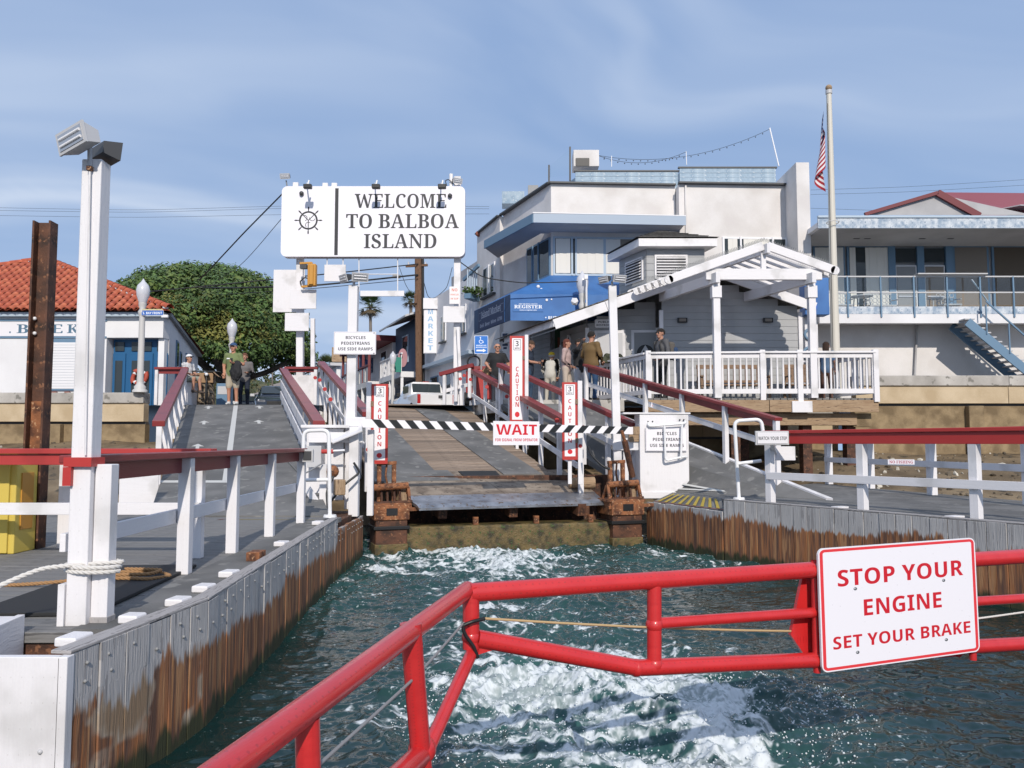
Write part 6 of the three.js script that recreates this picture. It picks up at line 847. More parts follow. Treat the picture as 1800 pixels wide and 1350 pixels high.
// ================================================================ WHITE BUILDING WITH THE TILED ROOF
{
  const zF = -27, xR = -11.5, root = thing('tiled_roof_building', 'white stucco building with orange clay tile roof and blue trim', 'building', V(-16, STREET, -28)), X = (u, Z = 27) => (u - 900) / FOCAL * Z;
  mesh('front_wall', prism([[-34, zF], [X(183), zF], [X(183), zF - 0.5], [xR, zF - 0.5], [xR - 3.8, -40], [-34, -40]], STREET, 6.15), M.stuccoWhite, root); mesh('header', prism([[X(183) - 0.01, zF - 0.001], [xR, zF - 0.001], [xR, zF - 0.49], [X(183) - 0.01, zF - 0.49]], 5.45, 6.149), M.stuccoWhite, root);
  beam('corner_pier', root, M.stuccoWhite, V(xR - 0.11, STREET, zF - 0.3), V(xR - 0.11, 5.46, zF - 0.3), 0.2, 0.3); beam('cornice', root, M.paleBlue, V(-34, 6.2, zF + 0.1), V(xR + 0.1, 6.2, zF + 0.1), 0.22, 0.14); beam('trim_line', root, M.trimBlue, V(-34, 6.02, zF + 0.02), V(X(183), 6.02, zF + 0.02), 0.04, 0.06); beam('trim_line', root, M.trimBlue, V(-34, 5.46, zF + 0.02), V(X(183), 5.46, zF + 0.02), 0.04, 0.06);
  const f = wallFrame(V(-34, 0, zF), V(xR, 0, zF)), lx = (u) => X(u) + 34;
  const lets = [['J', -108], ['.', -85], ['A', -66], ['.', 12], ['B', 34], ['E', 66], ['E', 95], ['K', 123]]; const u0 = -130, u1 = 160, ppx = 5;
  plate('lettering', root, printMat((u1 - u0) * ppx, 30 * ppx, (g, W, H) => { g.fillStyle = '#e2e0e4'; g.fillRect(0, 0, W, H); for (const [c, u] of lets) label(g, c === 'A' ? 'A' : c, (u - u0) * ppx, 15 * ppx, 128, '#4f6f86', c === '.' ? 26 : 112, 'serif'); }, 0.6), M.stuccoWhite, X(u1) - X(u0), 0.48, 0.012, f.at((lx(u0) + lx(u1)) / 2, 5.74, 0.012), 0);
  // roller shutter
  const sh = f.box('shutter_frame', root, M.trimBlue, lx(110), 4.55, 0.03, 1.34, 1.7, 0.06, 0.004); for (let i = 0; i < 17; i++) f.box('shutter_slat', sh, M.plainWhite, lx(110), 3.8 + i * 0.09, 0.066, 1.2, 0.084, 0.02, 0.004); for (const u of [96, 119]) f.box('red_stop', root, M.brick, lx(u), 3.6, 0.06, 0.16, 0.12, 0.1);
  // blue entrance
  const e = wallFrame(V(X(183) + 0.03, 0, zF - 0.46), V(xR - 0.22, 0, zF - 0.46)), B = flat(0.012, 0.10, 0.24, 0.45); e.box('entrance_frame', root, B, e.len / 2, 4.3, 0.0, e.len, 2.35, 0.06);
  for (const [x, w] of [[0.22, 0.3], [0.95, 0.66], [1.62, 0.3]]) { const d = e.box(w > 0.5 ? 'door' : 'side_light', root, B, x, 4.05, 0.05, w + 0.12, 1.85, 0.06, 0.006); e.box('pane', d, M.glass, x, 4.0, 0.085, w - 0.06, 1.45, 0.02); e.box('transom', d, M.glass, x, 5.2, 0.05, w, 0.3, 0.05); }
  // right hand side wall facing the street
  const s = wallFrame(V(xR, 0, zF - 1.3), V(xR - 3.8, 0, -40)); const sideF = wallFrame(V(xR - 3.8, 0, -40), V(xR, 0, zF - 1.3)); for (const [x, w, h, y] of [[10.6, 0.8, 1.6, 4.3], [9.2, 0.5, 1.3, 4.2], [6.2, 1.5, 1.5, 4.3], [3.6, 1.4, 1.2, 4.3]]) windowOn(root, wallFrame(V(xR, 0, zF - 0.5), V(xR - 3.8, 0, -40)), 13.2 - x, y + 0.6, w, h, { frame: M.trimBlue });
  beam('gutter', root, M.grey, V(xR + 0.12, 6.22, zF - 0.1), V(xR - 3.7, 6.22, -40), 0.2, 0.12); mesh('security_camera', box(0.22, 0.1, 0.1, 0.02), M.plainWhite, root, P(290, 556, 26.7)); rod('downpipe', root, M.lightGrey, P(318, 590, 33.5), P(318, 690, 33.5), 0.05);
  // clay tile roof: every barrel tile is a piece
  const R = V(xR + 0.35, 6.3, zF + 0.35), A = P(80, 458, 32), L = V(2 * A.x - R.x, 6.3, R.z), up = V(0, A.y - 6.3, A.z - R.z), slope = up.length(), un = up.clone().normalize(), r = rng(23);
  mesh('roof_deck', poly([[L, R, A], [R, V(A.x, A.y, A.z - 0.02), V(R.x - 3.8, 6.3, -40)], [L, V(A.x, 6.3, -40), A], [A, V(A.x, 6.3, -40), V(R.x - 3.8, 6.3, -40)]]), M.tile, root);
  const tg = new THREE.CylinderGeometry(0.105, 0.125, 0.46, 8, 1, true, -Math.PI / 2, Math.PI); tg.rotateX(-Math.PI / 2); tg.rotateY(Math.PI); const tileG = uvm(tg), nrm = V(1, 0, 0).cross(un).normalize(); if (nrm.y < 0) nrm.negate();
  const tiles = []; const hues = [M.tile, mapped(mottle([0.30, 0.06, 0.028], [0.45, 0.11, 0.05], 1.1, 6), 0.75), mapped(mottle([0.40, 0.10, 0.045], [0.58, 0.17, 0.08], 1.1, 6), 0.75)];
  for (let j = 0; j * 0.4 < slope - 0.2; j++) { const s0 = j * 0.4 + 0.15, half = (R.x - A.x) * (1 - s0 / slope); for (let x = A.x - half + 0.1; x < A.x + half - 0.05; x += 0.262) tiles.push([x, s0]); }
  tiles.sort((a, b) => Math.abs(a[0] + 14.0) + a[1] * 0.2 - Math.abs(b[0] + 14.0) - b[1] * 0.2); const rest = [], q = beamQ(V(0, 0, 0), un, nrm);
  tiles.forEach(([x, s0], i) => { const p = V(x, 0, 0).add(V(0, R.y, R.z)).addScaledVector(un, s0).addScaledVector(nrm, 0.012 + r() * 0.008), qq = q.clone().multiply(new THREE.Quaternion().setFromEuler(new THREE.Euler(-0.035 + (r() - 0.5) * 0.03, (r() - 0.5) * 0.05, 0))); if (i < 290) mesh('tile', tileG, hues[Math.floor(r() * 3)], root, p, qq); else { const g = tileG.clone(); g.applyMatrix4(new THREE.Matrix4().compose(p, qq, V(1, 1, 1))); rest.push(g); } });
  if (rest.length) mesh('further_tiles', mergeGeometries(rest), M.tile, root).userData.kind = 'stuff';
  const hip = A.clone().sub(R), n = Math.floor(hip.length() / 0.4); for (let i = 0; i < n; i++) for (const S of [R, L]) { const d = A.clone().sub(S), a = S.clone().addScaledVector(d, i / n), b = S.clone().addScaledVector(d, (i + 1.12) / n); const g = new THREE.CylinderGeometry(0.12, 0.14, a.distanceTo(b), 8, 1, true, -Math.PI / 2, Math.PI); g.rotateX(-Math.PI / 2); g.rotateY(Math.PI); mesh('hip_tile', uvm(g), M.tile, root, a.clone().add(b).multiplyScalar(0.5).add(V(0, 0.07, 0)), beamQ(a, b)); if (i % 1 === 0) mesh('mortar', box(0.16, 0.07, 0.12, 0.02), M.stuccoWhite, root, a.clone().lerp(b, 0.5).add(V(0, 0.03, 0.06)), beamQ(a, b)); }
  // life ring on the door
  const rp = e.at(0.95, 4.15, 0.14), lr = thing('life_ring', 'red and white life ring hung on the blue door', 'life ring', rp); for (let i = 0; i < 8; i++) { const t = new THREE.TorusGeometry(0.24, 0.075, 10, 8, Math.PI / 4 * (i % 2 ? 0.35 : 1.65)); t.scale(0.85, 1.1, 1); mesh(i % 2 ? 'white_band' : 'ring_section', t, i % 2 ? M.plainWhite : flat(0.42, 0.07, 0.04, 0.6), lr, rp, new THREE.Euler(0, 0, Math.floor(i / 2) * Math.PI / 2 + (i % 2 ? 1.30 : 0.0) + 0.9)); } tube('cord', lr, M.rope, [rp.clone().add(V(-0.1, 0.25, 0)), rp.clone().add(V(0, 0.5, 0)), rp.clone().add(V(0.1, 0.25, 0))], 0.01, 5);
}
// ================================================================ STREET LAMPS AND STREET SIGN
function streetLamp(lab, p, h, s = 1) {
  const root = thing('street_lamp', lab, 'street lamp', p), W = flat(0.52, 0.51, 0.50, 0.55), y = (t) => V(p.x, p.y + t * s, p.z);
  mesh('post', new THREE.LatheGeometry([[0.2, 0], [0.2, 0.06], [0.15, 0.1], [0.16, 0.16], [0.095, 0.24], [0.09, 0.3], [0.08, h * 0.85], [0.1, h * 0.86], [0.12, h * 0.9], [0.075, h * 0.93], [0.11, h * 0.97], [0.11, h]].map(([r, t]) => new THREE.Vector2(r * s, t * s)), 12), W, root, p);
  mesh('globe', new THREE.LatheGeometry([[0.1, h], [0.17, h + 0.2], [0.185, h + 0.36], [0.15, h + 0.5], [0.06, h + 0.6], [0.015, h + 0.68], [0, h + 0.7]].map(([r, t]) => new THREE.Vector2(r * s, t * s)), 16), M.lampGlass, root, p);
  return root;
}
{ const p = P(246, 684, 23.2); streetLamp('white street lamp standing on the seawall by the blue street sign', V(p.x, 3.41, -23.2), 2.55); const s = P(268, 550, 23.1), root = thing('street_name_sign', 'blue south bay front street name sign on the lamp', 'sign', s); plate('board', root, printMat(420, 96, (g, W, H) => { g.fillStyle = '#dfe3ec'; g.fillRect(0, 0, W, H); g.fillStyle = '#2c5fae'; g.fillRect(4, 4, W - 8, H - 8); label(g, 'S. BAY FRONT', W / 2, H / 2 + 3, 62, '#eef2f8', 370); }, 0.4), M.lightGrey, 0.62, 0.14, 0.012, s, 0); plate('upper_board', root, flat(0.6, 0.55, 0.3, 0.5), M.lightGrey, 0.58, 0.03, 0.012, s.clone().add(V(0, 0.095, 0)), 0); }
streetLamp('street lamp behind the man in the green shirt', V(P(405, 700, 30).x, STREET, -30), 2.75, 1); streetLamp('street lamp rising behind the restroom roof', V(P(1021, 700, 26.2).x, STREET, -25.4), 3.35, 1.05); streetLamp('grey street lamp beside the pickup truck', V(P(690, 700, 43).x, STREET, -43), 3.0, 1);
{ const p = P(1031, 524, 25.0), root = thing('flood_mast', 'slim white mast clipped beside the roof street lamp', 'pole', V(p.x, STREET, p.z)); rod('mast', root, M.plainWhite, V(p.x, STREET, p.z), P(1031, 484, 25.0), 0.025); mesh('head', box(0.12, 0.14, 0.1, 0.01), M.plainWhite, root, P(1030, 487, 25.0)); mesh('palm_cutout', new THREE.IcosahedronGeometry(0.13, 0), M.plainWhite, root, P(1010, 530, 25)); }

// ================================================================ BUILDINGS ALONG THE RIGHT OF THE STREET
const ST = (Z, right = 0) => V(1.35 - 0.384 * (Z - 28) + right * 0.934, 0, -Z - right * 0.358);
function streetBlock(name, lab, Z0, Z1, y1, mat, deep = 8) { const a = ST(Z0), b = ST(Z1), c = ST(Z1, deep), d = ST(Z0, deep), root = thing(name, lab, 'building', V(a.x, STREET, a.z)); mesh('wall', prism([[a.x, a.z], [d.x, d.z], [c.x, c.z], [b.x, b.z]], STREET, y1), mat, root); return { root, side: wallFrame(V(b.x, 0, b.z), V(a.x, 0, a.z)), front: wallFrame(V(a.x, 0, a.z), V(d.x, 0, d.z)) }; }
{ const { root, side, front } = streetBlock('market_building', 'pale grey two storey market building with hanging sign', 35.4, 43.6, 9.4, M.stuccoWhite); mesh('upper_block', prism([[ST(35.5, 0.3).x, ST(35.5, 0.3).z], [ST(35.5, 8).x, ST(35.5, 8).z], [ST(40, 8).x, ST(40, 8).z], [ST(40, 0.3).x, ST(40, 0.3).z]], 9.4, 10.1), M.stuccoGrey, root); for (const x of [1.5, 3.6, 6.8]) windowOn(root, side, x, 7.6, 0.8, 1.3, { frame: M.plainWhite, sill: true, curtains: [[0, 0.3]] }); beam('ledge', root, M.paleBlue, side.at(0, 5.9, 0.2), side.at(side.len, 5.9, 0.2), 0.4, 0.16); windowOn(root, side, 2.0, 4.4, 1.4, 1.9, { frame: M.trimBlue }); windowOn(root, side, 4.4, 4.4, 1.2, 1.9, { frame: M.plainWhite }); windowOn(root, front, 1.0, 8.0, 0.9, 1.2, { frame: M.plainWhite });
  const p = P(757, 574, 41.5), sg = thing('market_sign', 'tall white hanging sign lettered market in pale blue', 'sign', p); mesh('board', box(0.7, 2.75, 0.2, 0.01), M.white, sg, p, 0.1); mesh('top_board', box(0.75, 0.55, 0.22, 0.01), M.white, sg, P(757, 534, 41.4), 0.1); const rot = 0.1; plate('lettering', sg, printMat(120, 500, (g, W, H) => { g.fillStyle = '#e0dfe3'; g.fillRect(0, 0, W, H); 'MARKET'.split('').forEach((c, i) => label(g, c, 60, 45 + i * 80, 76, '#8ab0cf', 62)); }, 0.5), M.plainWhite, 0.58, 2.3, 0.01, V(p.x, p.y - 0.2, p.z + 0.11), rot); beam('bracket', sg, M.darkGrey, p, V(p.x + 0.8, p.y, p.z - 0.2), 0.05, 0.05); }
{ const { root, side, front } = streetBlock('navy_house', 'navy blue house with brown gable roof and white balcony', 44.5, 50, 8.9, M.navy, 6); const a = ST(44.2, -0.9), b = ST(50.4, -0.9), c = ST(50.4, 6.5), d = ST(44.2, 6.5), ra = ST(44.0, 2.6), rb = ST(50.6, 2.6), y = 8.85, Y = 10.1; const up = (p, k) => V(p.x, k, p.z); mesh('roof', poly([[up(a, y), up(ra, Y), up(rb, Y), up(b, y)], [up(ra, Y), up(d, y), up(c, y), up(rb, Y)], [up(a, y), up(d, y), up(ra, Y)]]), mapped(T.shingle, 0.9), root); beam('eave', root, M.lightGrey, up(a, y - 0.05), up(ra, Y - 0.05), 0.06, 0.1); beam('eave', root, M.lightGrey, up(a, y - 0.06), up(b, y - 0.06), 0.06, 0.1); mesh('balcony', prism([[ST(44.3, -1.1).x, ST(44.3, -1.1).z], [ST(44.3, 0).x, ST(44.3, 0).z], [ST(49.5, 0).x, ST(49.5, 0).z], [ST(49.5, -1.1).x, ST(49.5, -1.1).z]], 5.5, 5.8), M.plainWhite, root); for (let i = 0; i < 16; i++) { const p = ST(44.4 + i * 0.33, -1.05); post('baluster', root, M.plainWhite, V(p.x, 5.8, p.z), 0.95, 0.05, 0.05); } beam('balcony_rail', root, M.plainWhite, up(ST(44.3, -1.05), 6.78), up(ST(49.5, -1.05), 6.78), 0.1, 0.07); windowOn(root, side, 2.6, 7.4, 1.4, 1.6, { frame: M.paleBlue }); windowOn(root, front, 1.2, 7.5, 1.0, 1.4, { frame: M.plainWhite }); for (const Z of [44.4, 47, 49.4]) { const p = ST(Z, -1.0); post('column', root, M.plainWhite, V(p.x, STREET, p.z), 2.42, 0.15, 0.15); } const ov = new THREE.CylinderGeometry(0.42, 0.42, 0.05, 20); ov.rotateX(Math.PI / 2); ov.scale(0.6, 1.2, 1); mesh('oval_sign', ov, flat(0.4, 0.2, 0.22, 0.6), root, P(708, 629, 44.3)); mesh('green_sign', box(0.5, 0.8, 0.06), flat(0.02, 0.22, 0.16, 0.6), root, P(697, 641, 43.9)); }
{ const { root, side } = streetBlock('balcony_shop', 'shop with maroon trimmed upper balcony and white panels', 50.8, 60, 8.2, M.stuccoWhite, 7); const up = (p, k) => V(p.x, k, p.z); mesh('roof', prism([[ST(50.6, -1.6).x, ST(50.6, -1.6).z], [ST(50.6, 7).x, ST(50.6, 7).z], [ST(60.3, 7).x, ST(60.3, 7).z], [ST(60.3, -1.6).x, ST(60.3, -1.6).z]], 8.25, 8.6), M.maroon, root); mesh('balcony_floor', prism([[ST(50.8, -1.5).x, ST(50.8, -1.5).z], [ST(50.8, 0).x, ST(50.8, 0).z], [ST(60, 0).x, ST(60, 0).z], [ST(60, -1.5).x, ST(60, -1.5).z]], 5.4, 5.75), M.stuccoWhite, root); for (let i = 0; i < 6; i++) { const p = ST(50.9 + i * 1.8, -1.4); post('maroon_post', root, M.maroon, V(p.x, 5.7, p.z), 2.6, 0.16, 0.16); post('column', root, M.plainWhite, V(p.x, STREET, p.z), 2.4, 0.18, 0.18); } beam('balcony_rail', root, M.maroon, up(ST(50.8, -1.45), 6.75), up(ST(60, -1.45), 6.75), 0.12, 0.12); for (let i = 0; i < 10; i++) { const p = ST(51.3 + i * 0.9, -1.42); post('panel', root, M.lightGrey, V(p.x, 5.78, p.z), 0.85, 0.1, 0.6, 0.36); } windowOn(root, side, 7.5, 7.3, 1.6, 1.2, { frame: M.plainWhite }); windowOn(root, side, 3.5, 7.3, 1.6, 1.2, { frame: M.plainWhite }); windowOn(root, side, 6, 4.3, 2.2, 1.8, { frame: M.brick }); }
{ const { root, side } = streetBlock('wash_building', 'blue grey laundry building beyond the maroon balcony', 61, 69, 8.4, M.paleBlue, 7); windowOn(root, side, 4, 6.8, 1.4, 1.3, { frame: M.plainWhite }); windowOn(root, side, 6.5, 4.4, 1.6, 1.8, { frame: M.trimBlue }); const p = P(640, 645, 58), sg = thing('wash_sign', 'narrow blue hanging sign lettered wash', 'sign', p); mesh('board', box(0.55, 2.0, 0.14, 0.01), flat(0.12, 0.22, 0.5, 0.5), sg, p, 0.1); plate('lettering', sg, printMat(100, 360, (g, W, H) => { g.fillStyle = '#5f7fbf'; g.fillRect(0, 0, W, H); 'WASH'.split('').forEach((c, i) => label(g, c, 50, 50 + i * 88, 84, '#e8edf5', 66, 'serif')); }, 0.5), M.plainWhite, 0.5, 1.85, 0.01, V(p.x, p.y, p.z + 0.08), 0.1); mesh('top_board', box(0.6, 0.5, 0.14), M.plainWhite, sg, P(640, 626, 58)); beam('bracket', sg, M.darkGrey, p, V(p.x + 1.2, p.y, p.z - 0.4), 0.05, 0.05); }
{ const { root, side, front } = streetBlock('white_house', 'white two storey house with a brick chimney far down the street', 71, 92, 8.6, M.stuccoWhite, 8); mesh('eave', prism([[ST(70.6, -0.6).x, ST(70.6, -0.6).z], [ST(70.6, 8).x, ST(70.6, 8).z], [ST(92, 8).x, ST(92, 8).z], [ST(92, -0.6).x, ST(92, -0.6).z]], 8.6, 8.85), M.lightGrey, root); for (const x of [3, 8, 13, 18]) { windowOn(root, side, x, 7.2, 1.6, 1.3, { frame: M.plainWhite }); windowOn(root, side, x, 4.6, 1.8, 1.4, { frame: M.grey }); } mesh('timber_gable', box(1.5, 1.3, 1.0), M.timber, root, P(600, 624, 74)); const c = P(585, 665, 96); mesh('chimney', box(0.9, 3.4, 0.9), M.brick, root, V(c.x, 8.4, c.z)); mesh('chimney_base', box(3, 4.4, 2), M.stuccoWhite, root, V(c.x, 5.3, c.z - 0.5)); }
// ================================================================ TREES AND PALMS
function leafCloud(seed, clumps, per, size, cols, shape) {              // many small leaf faces gathered in clumps inside a crown shape
  const r = rng(seed), pos = [], col = [], nor = []; 
  for (let k = 0; k < clumps; k++) {
    const [c, rad] = shape(r, k), base = cols[Math.floor(r() * cols.length)], tone = 0.75 + 0.5 * r();
    for (let i = 0; i < per; i++) {
      const u = r() * 2 - 1, t = r() * 6.283, s = Math.sqrt(1 - u * u), rr = rad * Math.cbrt(0.35 + 0.65 * r()), d = V(s * Math.cos(t), u * 0.75, s * Math.sin(t)), p = c.clone().addScaledVector(d, rr);
      const n = d.clone().add(V((r() - 0.5) * 1.3, 0.45 + (r() - 0.5), (r() - 0.5) * 1.3)).normalize(), a = V(r() - 0.5, r() - 0.5, r() - 0.5).cross(n).normalize(), b = n.clone().cross(a), L = size * (0.6 + 0.8 * r()), w = L * 0.45, k2 = tone * (0.85 + 0.3 * r());
      for (const [x, y] of [[-L, 0], [0, -w], [L, 0], [-L, 0], [L, 0], [0, w]]) { const q = p.clone().addScaledVector(a, x).addScaledVector(b, y); pos.push(q.x, q.y, q.z); nor.push(n.x, n.y, n.z); col.push(base[0] * k2, base[1] * k2, base[2] * k2); }
    }
  }
  const g = new THREE.BufferGeometry(); g.setAttribute('position', new THREE.Float32BufferAttribute(pos, 3)); g.setAttribute('normal', new THREE.Float32BufferAttribute(nor, 3)); g.setAttribute('color', new THREE.Float32BufferAttribute(col, 3)); return g;
}
const leafMat = new THREE.MeshPhysicalMaterial({ vertexColors: true, roughness: 0.75, side: THREE.DoubleSide, transmission: 0.25, thickness: 0 });
{
  const Z = 47, base = V(P(398, 690, Z).x, STREET, -Z), c = P(352, 640, Z), root = thing('ficus_tree', 'huge dense domed ficus tree behind the tiled roof building', 'tree', base), bx = base.x;
  tube('trunk', root, M.bark, [base, V(bx + 0.1, 4.8, -Z), V(bx - 0.1, 6.0, -Z), V(bx - 0.5, 7.2, -Z + 0.3)], 0.42, 10);
  for (const [a, b, cc, rad] of [[[0.0, 4.9, 0], [1.2, 6.2, 0.6], [2.6, 7.2, 1.2], 0.2], [[0, 5.2, 0], [-1.4, 6.6, 0.5], [-2.8, 7.8, 1], 0.22], [[0.1, 5.6, 0], [0.7, 7, 0.9], [0.9, 8.4, 1.4], 0.2], [[0, 5.4, 0], [2.0, 6.0, -0.4], [3.4, 6.7, -0.6], 0.16], [[-0.1, 6, 0], [-0.6, 7.4, -0.9], [-1.2, 8.8, -1.4], 0.2]]) tube('limb', root, M.bark, [a, b, cc].map(([x, y, z]) => V(bx + x, y, -Z + z)), rad, 7);
  const crown = leafCloud(41, 1900, 46, 0.12, [[0.075, 0.145, 0.03], [0.09, 0.165, 0.034], [0.125, 0.18, 0.036], [0.055, 0.115, 0.024]], (r) => { const u = r(), t = r() * 6.283, lump = 0.74 + 0.42 * vn(t * 2.6 + 3, u * 6 + 1), rad = 5.9 * Math.pow(1 - Math.pow(u, 2.6), 0.45) * lump * (0.8 + 0.2 * Math.sqrt(r())), y = 7.05 + 4.75 * u * (0.92 + 0.14 * vn(t * 1.7 + 9, 2.5)), x = Math.cos(t) * rad, z = Math.sin(t) * rad * 0.9; const low = u < 0.2 ? 0.55 * vn(x * 0.6 + 7, z * 0.6) : 0; return [V(c.x + x, y - low * 1.6, -Z + z), 0.5 + 0.35 * r()]; });
  const yellow = leafCloud(43, 210, 46, 0.12, [[0.19, 0.19, 0.035], [0.16, 0.175, 0.034]], (r) => { const t = r() * 2.2 + 0.45, u = 0.1 + 0.5 * r(), rad = 5.6 * Math.sqrt(1 - u * u) * (0.85 + 0.2 * vn(t * 2.2 + 3, u * 5 + 1)); return [V(c.x + Math.cos(t) * rad, 6.9 + 4.4 * u, -Z + Math.sin(t) * rad * 0.92), 0.45 + 0.3 * r()]; });
  mesh('crown', mergeGeometries([crown, yellow]), leafMat, root);
}
function fanPalm(lab, u, vc, Z, rad, seed) {
  const top = P(u, vc, Z), root = thing('palm_tree', lab, 'tree', V(top.x, STREET, top.z), 'palms down the street'), r = rng(seed); tube('trunk', root, M.bark, [V(top.x + 0.1, STREET, top.z), V(top.x + 0.1, (STREET + top.y) / 2, top.z), top], 0.12, 8);
  const pos = [], col = []; for (let k = 0; k < 70; k++) { const t = r() * 6.283, el = -0.9 + 2.2 * r(), d = V(Math.cos(t) * Math.cos(el), Math.sin(el), Math.sin(t) * Math.cos(el)), tip = top.clone().addScaledVector(d, rad * (0.75 + 0.35 * r())).add(V(0, -0.12 * rad, 0)), side = V(0, 1, 0).cross(d).normalize(), up = d.clone().cross(side), dead = el < -0.45, c = dead ? [0.14, 0.1, 0.05] : [0.05 + 0.03 * r(), 0.085 + 0.03 * r(), 0.022]; const mid = top.clone().addScaledVector(d, rad * 0.45); for (let i = -4; i <= 4; i++) { const e = mid.clone().addScaledVector(d, rad * 0.5 * Math.cos(i * 0.25)).addScaledVector(side, rad * 0.11 * i).addScaledVector(up, -0.05 * Math.abs(i) * rad * 0.5), w = side.clone().multiplyScalar(rad * 0.045); for (const p of [mid.clone().sub(w), mid.clone().add(w), e]) { pos.push(p.x, p.y, p.z); col.push(...c); } } const w = up.clone().multiplyScalar(0.02 * rad); for (const p of [top.clone().add(w), top.clone().sub(w), mid]) { pos.push(p.x, p.y, p.z); col.push(...c); } }
  const g = new THREE.BufferGeometry(); g.setAttribute('position', new THREE.Float32BufferAttribute(pos, 3)); g.setAttribute('color', new THREE.Float32BufferAttribute(col, 3)); g.computeVertexNormals(); mesh('crown', g, leafMat, root);
}
fanPalm('tall fan palm above the bicycles sign', 651, 538, 66, 1.4, 3); fanPalm('small distant fan palm right of the big ficus', 479, 634, 120, 1.4, 4); fanPalm('drooping palm beside the brick chimney', 576, 645, 78, 1.5, 5); fanPalm('palm crown just behind the utility pole', 722, 528, 62, 0.9, 6);
// ================================================================ POLES AND WIRES
{ const Z = 42.5, root = thing('utility_pole', 'brown wooden utility pole beside the market sign', 'utility pole', V(P(736, 700, Z).x, STREET, -Z)); beam('shaft', root, M.pole, V(P(737, 700, Z).x, STREET, -Z), P(735, 440, Z), 0.34, 0.34, 0.09); rod('conduit', root, M.black, V(P(745, 700, Z).x, STREET, -Z - 0.1), P(743, 440, Z + 0.1), 0.07); beam('cross_arm', root, M.pole, P(713, 468, Z), P(752, 466, Z), 0.1, 0.12); for (const u of [718, 748]) mesh('insulator', new THREE.CylinderGeometry(0.04, 0.05, 0.15, 8), M.lightGrey, root, P(u, 463, Z)); mesh('splice_box', box(0.4, 0.16, 0.15), M.grey, root, P(697, 486, Z + 0.2)); tube('drop_wire', root, M.wire, [P(738, 468, Z), P(752, 520, Z + 1), P(765, 523, Z + 2), P(785, 505, Z + 3), P(795, 470, Z + 4)], 0.018, 5); tube('drop_wire', root, M.wire, [P(702, 470, Z), P(713, 500, Z), P(728, 525, Z)], 0.014, 5); mesh('lower_splice', box(0.14, 0.5, 0.14), M.pole, root, P(731, 525, Z - 0.2)); }
{ const Z = 44, root = thing('utility_pole', 'thin pale wooden pole in front of the ficus crown', 'utility pole', V(P(327, 690, Z).x, STREET, -Z)); beam('shaft', root, M.timber, V(P(328, 690, Z).x, STREET, -Z), P(325, 487, Z), 0.18, 0.18, 0.05); mesh('bracket', box(0.25, 0.1, 0.1), M.grey, root, P(325, 503, Z)); }
function wire(lab, pts, r) { tagMesh(tube('overhead_wire', null, M.wire, pts, r, 5), lab, 'wire', 'overhead wires'); }
wire('upper thick overhead cable running left from the utility pole', [P(735, 464, 42.3), P(610, 478, 39), P(480, 491, 39), P(250, 514, 39), P(60, 530, 44)], 0.03); wire('lower thick overhead cable running left from the utility pole', [P(735, 483, 42.3), P(560, 501, 39.5), P(420, 506, 41), P(325, 506, 44), P(255, 512, 46)], 0.045); wire('thin overhead wire below the thick cable', [P(735, 490, 42.3), P(540, 508, 40), P(325, 522, 44)], 0.018);
wire('black guy wire slanting down from the welcome sign', [P(497, 340, 24.6), P(430, 408, 26), P(372, 470, 28), P(350, 492, 29)], 0.022); wire('pale guy wire slanting past the thin pole', [P(497, 382, 24.6), P(420, 468, 30), P(335, 520, 44), P(290, 548, 44)], 0.01); wire('service wire from the welcome sign to the roof street lamp', [P(805, 458, 24.7), P(850, 487, 24.9), P(920, 497, 25.2), P(1020, 495, 25.3)], 0.017);
for (const [v0, v1, v2, lab] of [[364, 369, 362, 'highest distant wire behind the near lamp post'], [369, 373, 366, 'second distant wire behind the near lamp post'], [378, 382, 377, 'third distant wire behind the near lamp post']]) wire(lab, [P(-60, v0, 75), P(240, v1, 75), P(520, v2, 75), P(860, v1 - 6, 75)], 0.013);
for (const [v0, v1, lab] of [[334, 318, 'highest distant wire right of the flagpole'], [342, 328, 'middle distant wire right of the flagpole'], [366, 372, 'lowest distant wire right of the flagpole']]) wire(lab, [P(1425, v0, 75), P(1600, (v0 + v1) / 2 + 2, 75), P(1860, v1 - 6, 75)], 0.013);
